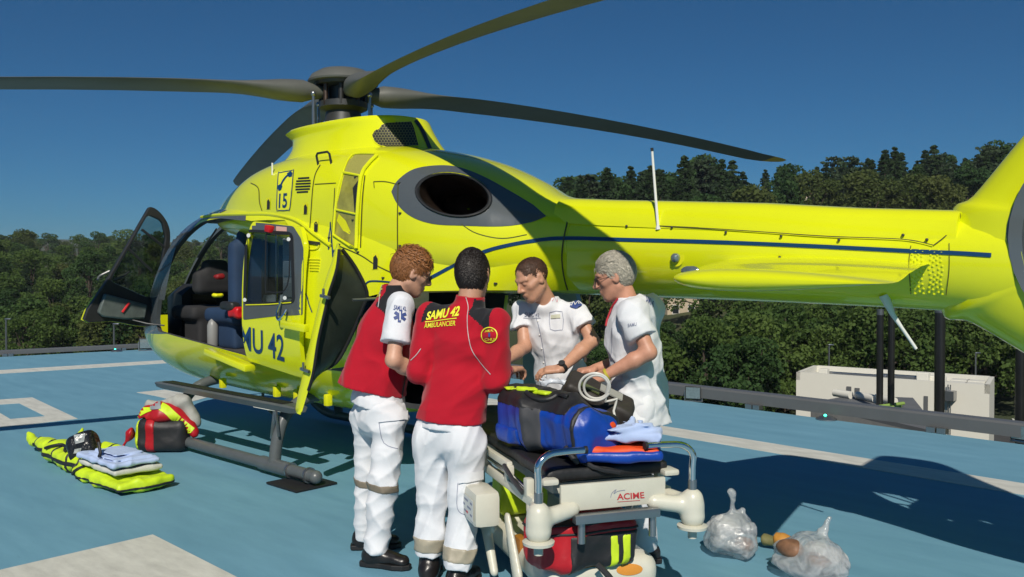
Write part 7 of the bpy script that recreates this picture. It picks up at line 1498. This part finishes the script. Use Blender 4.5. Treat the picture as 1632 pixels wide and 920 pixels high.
def tree(x, y, h, kind, where, group):
    global ntree
    z = terrain(x, y); tr, crn = tree_rg.choice(PROTO[kind]); s = h / 10
    o = bpy.data.objects.new("conifer_tree" if kind in ("fir", "cedar") else "broadleaf_tree", None); COL.objects.link(o); o.location = (x, y, z - 0.1); o.rotation_euler = (0, 0, tree_rg.uniform(0, 6.28)); o.scale = (s * tree_rg.uniform(0.9, 1.15), s * tree_rg.uniform(0.9, 1.15), s)
    v = Vector((x, y, 0)) - Vector((CAM_POS.x, CAM_POS.y, 0)); D = v.dot(FH); px = 816 + CAM_F * v.dot(RT) / D
    if px < 0 or px > 1632: side_ = "just beyond the picture's " + ("left" if px < 0 else "right") + " edge"
    else: side_ = [w for a, w in ((70, "at the picture's left edge"), (135, "left of the open pilot door"), (205, "behind the open pilot door's outer half"), (270, "behind the open pilot door's hinge side"), (400, "seen through the cockpit"), (860, "behind the fuselage"), (960, "beside the engine cowling"), (1045, "left of the whip antenna"), (1140, "right of the whip antenna"), (1265, "over the red car"), (1420, "over the white building's left half"), (1580, "over the white building's right half"), (1700, "at the tail fin")) if px < a][0]
    far = "nearest the deck" if D < 105 else "halfway up the slope" if D < 155 else "on the skyline" if D < 300 else "on the far skyline"
    size = "tall " if h > (13.5 if D > 150 else 9.6) else "low " if h < (11.5 if D > 150 else 8.2) else ""
    _tag(o, size + KIND[kind] + " " + far + ", " + side_, "tree", group)
    for nm, me in (("trunk", tr), ("crown", crn)): c = bpy.data.objects.new(nm, me); COL.objects.link(c); c.parent = o
    ntree += 1; return o
# a gap near (px 1040-1110, D 118) is left for the house, and the car park in front stays open
WR, WL = "in the wood right of the helicopter", "on the wooded slope left of the helicopter"
GRP = "trees of the surrounding woods"
taken = []
def free(p, dmin):
    for q in taken:
        if (q - p).length < dmin: return False
    return True
def scatter(n, px0, px1, D0, D1, kinds, hh, where, dmin, gap=None):
    made = 0
    for _ in range(n * 12):
        if made >= n: break
        px = tree_rg.uniform(px0, px1); D = D0 + (D1 - D0) * tree_rg.random() ** 1.1
        if gap and gap(px, D): continue
        p = pol(px, D); p = Vector((p.x, p.y))
        if not free(p, dmin * (0.7 + D / 400)): continue
        taken.append(p); made += 1; tree(p.x, p.y, tree_rg.uniform(*hh), tree_rg.choice(kinds), where, GRP)
gapR = lambda px, D: (1028 < px < 1120 and D < 125) or (1235 < px < 1700 and D < 60)
scatter(12, 1125, 1200, 50, 76, ["oak", "dark", "dark"], (6, 8.5), WR, 3.0, lambda px, D: abs(px - 1158) < 30 and D < 66)
scatter(28, 1245, 1650, 61, 74, ["oak", "dark", "oak"], (6.5, 9), WR, 1.7)
scatter(12, 960, 1100, 56, 84, ["oak", "dark", "autumn"], (4.2, 6.0), WR, 3.0)
scatter(22, 930, 1650, 76, 100, ["oak", "oak", "dark", "dark", "autumn"], (8, 11), WR, 3.6, gapR)
scatter(24, 860, 1650, 100, 145, ["oak", "dark", "dark", "autumn", "cedar"], (9, 13), WR, 4.2, gapR)
scatter(42, 872, 1160, 138, 175, ["fir", "fir", "cedar", "fir", "dark"], (14.5, 18.5), WR, 1.8)
scatter(58, 1150, 1640, 150, 200, ["fir", "fir", "fir", "cedar", "fir", "dark"], (12, 17), WR, 2.4)
scatter(26, -30, 420, 78, 115, ["oak", "dark", "oak", "autumn"], (6, 8.5), WL, 3.4)
scatter(34, -30, 430, 118, 210, ["oak", "oak", "dark", "autumn", "fir"], (7, 10), WL, 4.2)
scatter(44, -20, 450, 220, 460, ["oak", "dark", "oak", "autumn"], (8, 12.5), WL, 5.5)
scatter(6, 420, 860, 90, 200, ["oak", "dark"], (8, 10), "behind the helicopter's nose", 8)
# ---- buildings
WHITEW = mat("white_cladding", (0.70, 0.68, 0.60), 0.6, var=0.02, scale=1.5); ROOFM = mat("roof_membrane", (0.42, 0.42, 0.39), 0.8, var=0.15, scale=0.8); ASPH = mat("asphalt", (0.055, 0.055, 0.055), 0.9, var=0.2, scale=0.6); TILE = mat("roof_tile", (0.24, 0.13, 0.085), 0.8, var=0.25, scale=1.2); WALLB = mat("render_beige", (0.50, 0.42, 0.31), 0.85, var=0.12, scale=0.8); WALLW = mat("render_white", (0.62, 0.60, 0.55), 0.85, var=0.1); PANE = mat("dark_pane", (0.02, 0.025, 0.03), 0.1, var=0); GREYROOF = mat("grey_roof", (0.13, 0.135, 0.14), 0.7, var=0.15, scale=0.5); GREENB = mat("green_beam", (0.25, 0.38, 0.08), 0.5)
A1, A2, A3 = at_z(1269, 593, -4.0), at_z(1577, 614, -4.0), at_z(1298, 582, -4.0)
A4 = A2 + (A3 - A1); zg = -8.62
wb = empty("white_building", Vector(((A1.x + A4.x) / 2, (A1.y + A4.y) / 2, zg)), "flat-roofed white building below the deck on the right", "building")
ring = [A1, A2, A4, A3]; cen_ = sum(ring, Vector()) / 4
m_ = MB(); m_.prism([Vector((p.x, p.y, zg)) for p in ring], (0, 0, -4.45 - zg)); m_.build("wall", WHITEW, wb, sm=False)
for i in range(4):
    p, q = ring[i], ring[(i + 1) % 4]; inw = (cen_ - (p + q) / 2); inw.z = 0; inw.normalize(); m_ = MB(); m_.prism([Vector((v.x, v.y, -4.45)) for v in (p, q, q + inw * 0.22, p + inw * 0.22)], (0, 0, 0.45)); m_.build("roof_parapet", WHITEW, wb, sm=False)
m_ = MB(); m_.prism([Vector((p.x + (cen_.x - p.x) * 0.03, p.y + (cen_.y - p.y) * 0.03, -4.448)) for p in ring], (0, 0, 0.05)); m_.build("roof", ROOFM, wb, sm=False)
def onroof(u, v, z=-4.39): return A1 + (A2 - A1) * u + (A3 - A1) * v + Vector((0, 0, z + 4.0))
for u, v, a, b2, c in ((0.12, 0.4, 0.5, 0.5, 0.5), (0.3, 0.5, 3.2, 0.35, 0.3), (0.55, 0.55, 2.6, 0.5, 0.35), (0.66, 0.5, 0.6, 0.6, 0.6), (0.72, 0.6, 1.0, 0.4, 0.4), (0.84, 0.4, 0.9, 0.9, 0.25), (0.84, 0.7, 0.9, 0.9, 0.25), (0.92, 0.4, 0.9, 0.9, 0.25), (0.92, 0.7, 0.9, 0.9, 0.25)):
    m_ = MB(); m_.box(onroof(u, v, -4.39 + c / 2), (a, b2, c), Matrix.Rotation(math.atan2((A2 - A1).y, (A2 - A1).x), 3, 'Z'), 0.04); m_.build("roof_unit", STEEL if a > 2 else WHITEW, wb, sm=False)
wn_ = (A2 - A1).cross(up3).normalized(); wn_ = wn_ if wn_.dot(CAM_POS - A1) > 0 else -wn_
def onwall(u, z): return A1 + (A2 - A1) * u + up3 * (z + 4.0) + wn_ * 0.02
for u, w, z0, z1 in ((0.30, 0.013, -6.2, -4.6), (0.345, 0.013, -6.0, -4.65), (0.52, 0.013, -6.6, -5.4), (0.70, 0.010, -7.5, -4.8)):
    m_ = MB(); m_.prism([onwall(u - w, z0), onwall(u + w, z0), onwall(u + w, z1), onwall(u - w, z1)], wn_ * 0.03); m_.build("louvre_panel", RAILGREY, wb, sm=False)
m_ = MB()
for du in (-0.006, 0.006): m_.tube([onwall(0.815 + du, -8.0) + wn_ * 0.15, onwall(0.815 + du, -4.1) + wn_ * 0.15], 0.03, 6)
for k in range(10): m_.tube([onwall(0.809, -8.0 + k * 0.4) + wn_ * 0.15, onwall(0.821, -8.0 + k * 0.4) + wn_ * 0.15], 0.02, 6)
m_.box(onwall(0.815, -4.65) + wn_ * 0.2, (0.6, 0.6, 0.5)); m_.build("ladder", STEEL, wb, sm=False)
# car park and lower plant roof
pk = [pol(1180, 46), pol(1900, 46), pol(1900, 59), pol(1180, 59)]; m_ = MB(); m_.prism([Vector((p.x, p.y, -8.62)) for p in pk], (0, 0, 0.06)); cp = m_.build("car_park", ASPH, sm=False); _tag(cp, "asphalt car park beyond the white building", kind="structure")
for k in range(7):
    a = pol(1590 + k * 26, 60); b2 = pol(1604 + k * 26, 56); t = (b2 - a).normalized(); n_ = Vector((-t.y, t.x, 0)) * 0.07; m_ = MB(); m_.prism([Vector((v.x, v.y, -8.556)) for v in (a - n_, b2 - n_, b2 + n_, a + n_)], (0, 0, 0.005)); m_.build("bay_line", LINE, cp, sm=False)
G = [at_z(1292, 642, -3.6), at_z(1500, 690, -3.6), at_z(1455, 634, -3.6), at_z(1355, 630, -3.6)]
pr_ = empty("plant_room", Vector((G[0].x, G[0].y, zg)), "low grey-roofed plant room before the white building", "building")
m_ = MB(); m_.prism([Vector((p.x, p.y, zg)) for p in G], (0, 0, -3.75 - zg)); m_.build("wall", CONC, pr_, sm=False); m_ = MB(); m_.prism([Vector((p.x, p.y, -3.749)) for p in G], (0, 0, 0.15)); m_.build("roof", GREYROOF, pr_, sm=False)
for a, b2, r_, m1 in (((1330, 626), (1356, 630), 0.16, WHITEW), ((1366, 630), (1395, 636), 0.16, WHITEW), ((1397, 634), (1426, 640), 0.16, WHITEW), ((1388, 650), (1440, 643), 0.07, GREENB), ((1382, 652), (1436, 648), 0.05, GREENB)):
    m_ = MB(); m_.tube([at_z(*a, -3.45), at_z(*b2, -3.45)], r_, 10); m_.build("duct" if r_ > 0.1 else "green_beam", m1, pr_)
for (x, top, bot, w, lb) in ((1402, 498, 632, 0.125, "leftmost of the four dark steel flue pipes before the white building"), (1420, 492, 635, 0.125, "second dark steel flue pipe from the left before the white building"), (1497, 494, 663, 0.165, "thick dark steel flue pipe under the tail fin"), (1625, 540, 684, 0.15, "dark steel flue pipe at the right frame edge")):
    D = 33.0 if x < 1450 else 29.0; zt_ = (at(x, top, D)).z; p = at(x, bot, D); base = Vector((p.x, p.y, -8.6)); o = empty("flue_pipe", base, lb, "flue", "steel flue pipes beyond the deck")
    m_ = MB(); m_.tube([base, Vector((p.x, p.y, zt_))], w, 16); m_.build("pipe", mat("flue_steel", (0.10, 0.10, 0.10), 0.28, metal=0.9, var=0.2, scale=0.8), o); m_ = MB(); m_.tube([Vector((p.x, p.y, zt_ - 0.10)), Vector((p.x, p.y, zt_ + 0.12))], w * 1.06, 16); m_.build("rim", STEEL, o)
def lamp_post(px, D, top, base, lb, sd=1):
    p = pol(px, D); zt_ = at(px, top, D).z; zb = terrain(p.x, p.y); o = empty("lamp_post", Vector((p.x, p.y, zb)), lb, "lamp post", "lamp posts in the valley")
    m_ = MB(); m_.tube([Vector((p.x, p.y, zb)), Vector((p.x, p.y, zt_))], [0.09, 0.05], 8); m_.build("mast", STEEL, o); m_ = MB(); m_.box(Vector((p.x, p.y, zt_ + 0.05)) + RT * 0.12 * sd, (0.36, 0.16, 0.09), Matrix.Rotation(math.atan2(RT.y, RT.x), 3, 'Z'), 0.05); m_.build("lamp_head", STEEL, o)
lamp_post(1322, 57, 551, 0, "slim lamp post behind the white building's left half"); lamp_post(1556, 56, 564, 0, "slim lamp post behind the white building's right end"); lamp_post(181, 48, 518, 0, "lamp post beyond the deck just under the pilot door"); lamp_post(9, 52, 510, 0, "lamp post beyond the deck at the left frame edge")
def house(px, D, py_base, w, dpt, h, wall, label, rot=0.3):
    p = pol(px, D); z = at(px, py_base, D).z; o = empty("house", Vector((p.x, p.y, z)), label, "house"); rt_ = Matrix.Rotation(math.atan2(RT.y, RT.x) + rot, 3, 'Z'); Wd = lambda x, y, zz: Vector((p.x, p.y, z)) + rt_ @ Vector((x, y, zz))
    m_ = MB(); m_.prism([Wd(a * w / 2, b_ * dpt / 2, -4) for a, b_ in ((-1, -1), (1, -1), (1, 1), (-1, 1))], (0, 0, h + 4)); m_.build("wall", wall, o, sm=False)
    m_ = MB(); e = 0.4; m_.loft([[Wd(x, -dpt / 2 - e, h), Wd(x, 0, h + dpt * 0.28), Wd(x, dpt / 2 + e, h), Wd(x, dpt / 2 + e, h + 0.18), Wd(x, 0, h + dpt * 0.28 + 0.2), Wd(x, -dpt / 2 - e, h + 0.18)] for x in (-w / 2 - e, w / 2 + e)]); m_.build("roof", TILE, o, sm=False)
    for k in range(3):
        for zz in ((1.0, 2.2), (3.6, 4.8)):
            if zz[1] > h: continue
            x = -w / 2 + w * (k + 0.5) / 3; m_ = MB(); m_.prism([Wd(x - 0.5, -dpt / 2 - 0.03, zz[0]), Wd(x + 0.5, -dpt / 2 - 0.03, zz[0]), Wd(x + 0.5, -dpt / 2 - 0.03, zz[1]), Wd(x - 0.5, -dpt / 2 - 0.03, zz[1])], rt_ @ Vector((0, -0.06, 0))); wn2 = m_.build("window", WALLW, o, sm=False)
            m_ = MB(); m_.prism([Wd(x - 0.4, -dpt / 2 - 0.092, zz[0] + 0.1), Wd(x + 0.4, -dpt / 2 - 0.092, zz[0] + 0.1), Wd(x + 0.4, -dpt / 2 - 0.092, zz[1] - 0.1), Wd(x - 0.4, -dpt / 2 - 0.092, zz[1] - 0.1)], rt_ @ Vector((0, -0.01, 0))); m_.build("pane", PANE, wn2, sm=False)
house(1086, 108, 512, 6.5, 5, 5.0, WALLB, "beige house seen under the tail boom beside the doctor"); house(1165, 128, 490, 7, 5, 3.0, WALLW, "pale house among trees under the tail boom", -0.2); house(12, 190, 448, 8, 6, 2.6, WALLW, "house with red roof on the left slope"); house(65, 150, 492, 4, 3, 1.6, WALLW, "small white hut among the trees on the left"); house(1274, 205, 332, 9, 6, 3.0, WALLB, "house with pale roof in the wood above the tail boom")
# red car parked below
cpz = terrain(*pol(1158, 62).xy); cq = pol(1158, 62); zr_ = at(1158, 614, 62).z; car = empty("red_car", Vector((cq.x, cq.y, zr_ - 1.45)), "red car parked beyond the deck rail beside the doctor", "car"); crot = Matrix.Rotation(math.atan2(RT.y, RT.x), 3, 'Z')
Wc = lambda x, y, z: Vector((cq.x, cq.y, zr_ - 1.45)) + crot @ Vector((x, y, z)); REDCAR = mat("car_red", (0.45, 0.01, 0.015), 0.25, coat=0.6, var=0.03)
m_ = MB(); m_.loft([[Wc(x, s * w, z) for x, z in ((-2.0, 0.3), (2.0, 0.3), (2.05, 0.7), (1.2, 0.9), (0.6, 1.4), (-0.9, 1.45), (-1.7, 0.95), (-2.05, 0.85))] for s, w in ((-1, 0.75), (-1, 0.85), (1, 0.85), (1, 0.75))]); bevel(m_.build("car_body", REDCAR, car), 0.08)
for s in (-1, 1):
    m_ = MB(); m_.prism([Wc(x, s * 0.86, z) for x, z in ((1.0, 0.95), (0.55, 1.33), (-0.85, 1.37), (-1.4, 0.98))], crot @ Vector((0, s * 0.01, 0))); m_.build("window", PANE, car, sm=False)
    for x in (-1.25, 1.3): m_ = MB(); m_.tube([Wc(x, s * 0.70, 0.31), Wc(x, s * 0.88, 0.31)], 0.31, 16); m_.build("wheel", BLACKR, car)

# ---- the air: a thin even haze over the whole valley
m_ = MB(); m_.box((CAM_POS.x, CAM_POS.y, 30.0), (8600, 8600, 90.0)); hz = m_.build("haze", None, sm=False); _tag(hz, "thin summer haze over the valley", kind="stuff")
hm = bpy.data.materials.new("haze"); hm.use_nodes = True; N = hm.node_tree.nodes; L = hm.node_tree.links; N.remove(N["Principled BSDF"]); pv = N.new("ShaderNodeVolumePrincipled"); pv.inputs["Color"].default_value = (0.80, 0.88, 1.0, 1); pv.inputs["Density"].default_value = 0.00018; pv.inputs["Anisotropy"].default_value = 0.0; L.new(pv.outputs[0], N["Material Output"].inputs["Volume"]); hz.data.materials.append(hm)
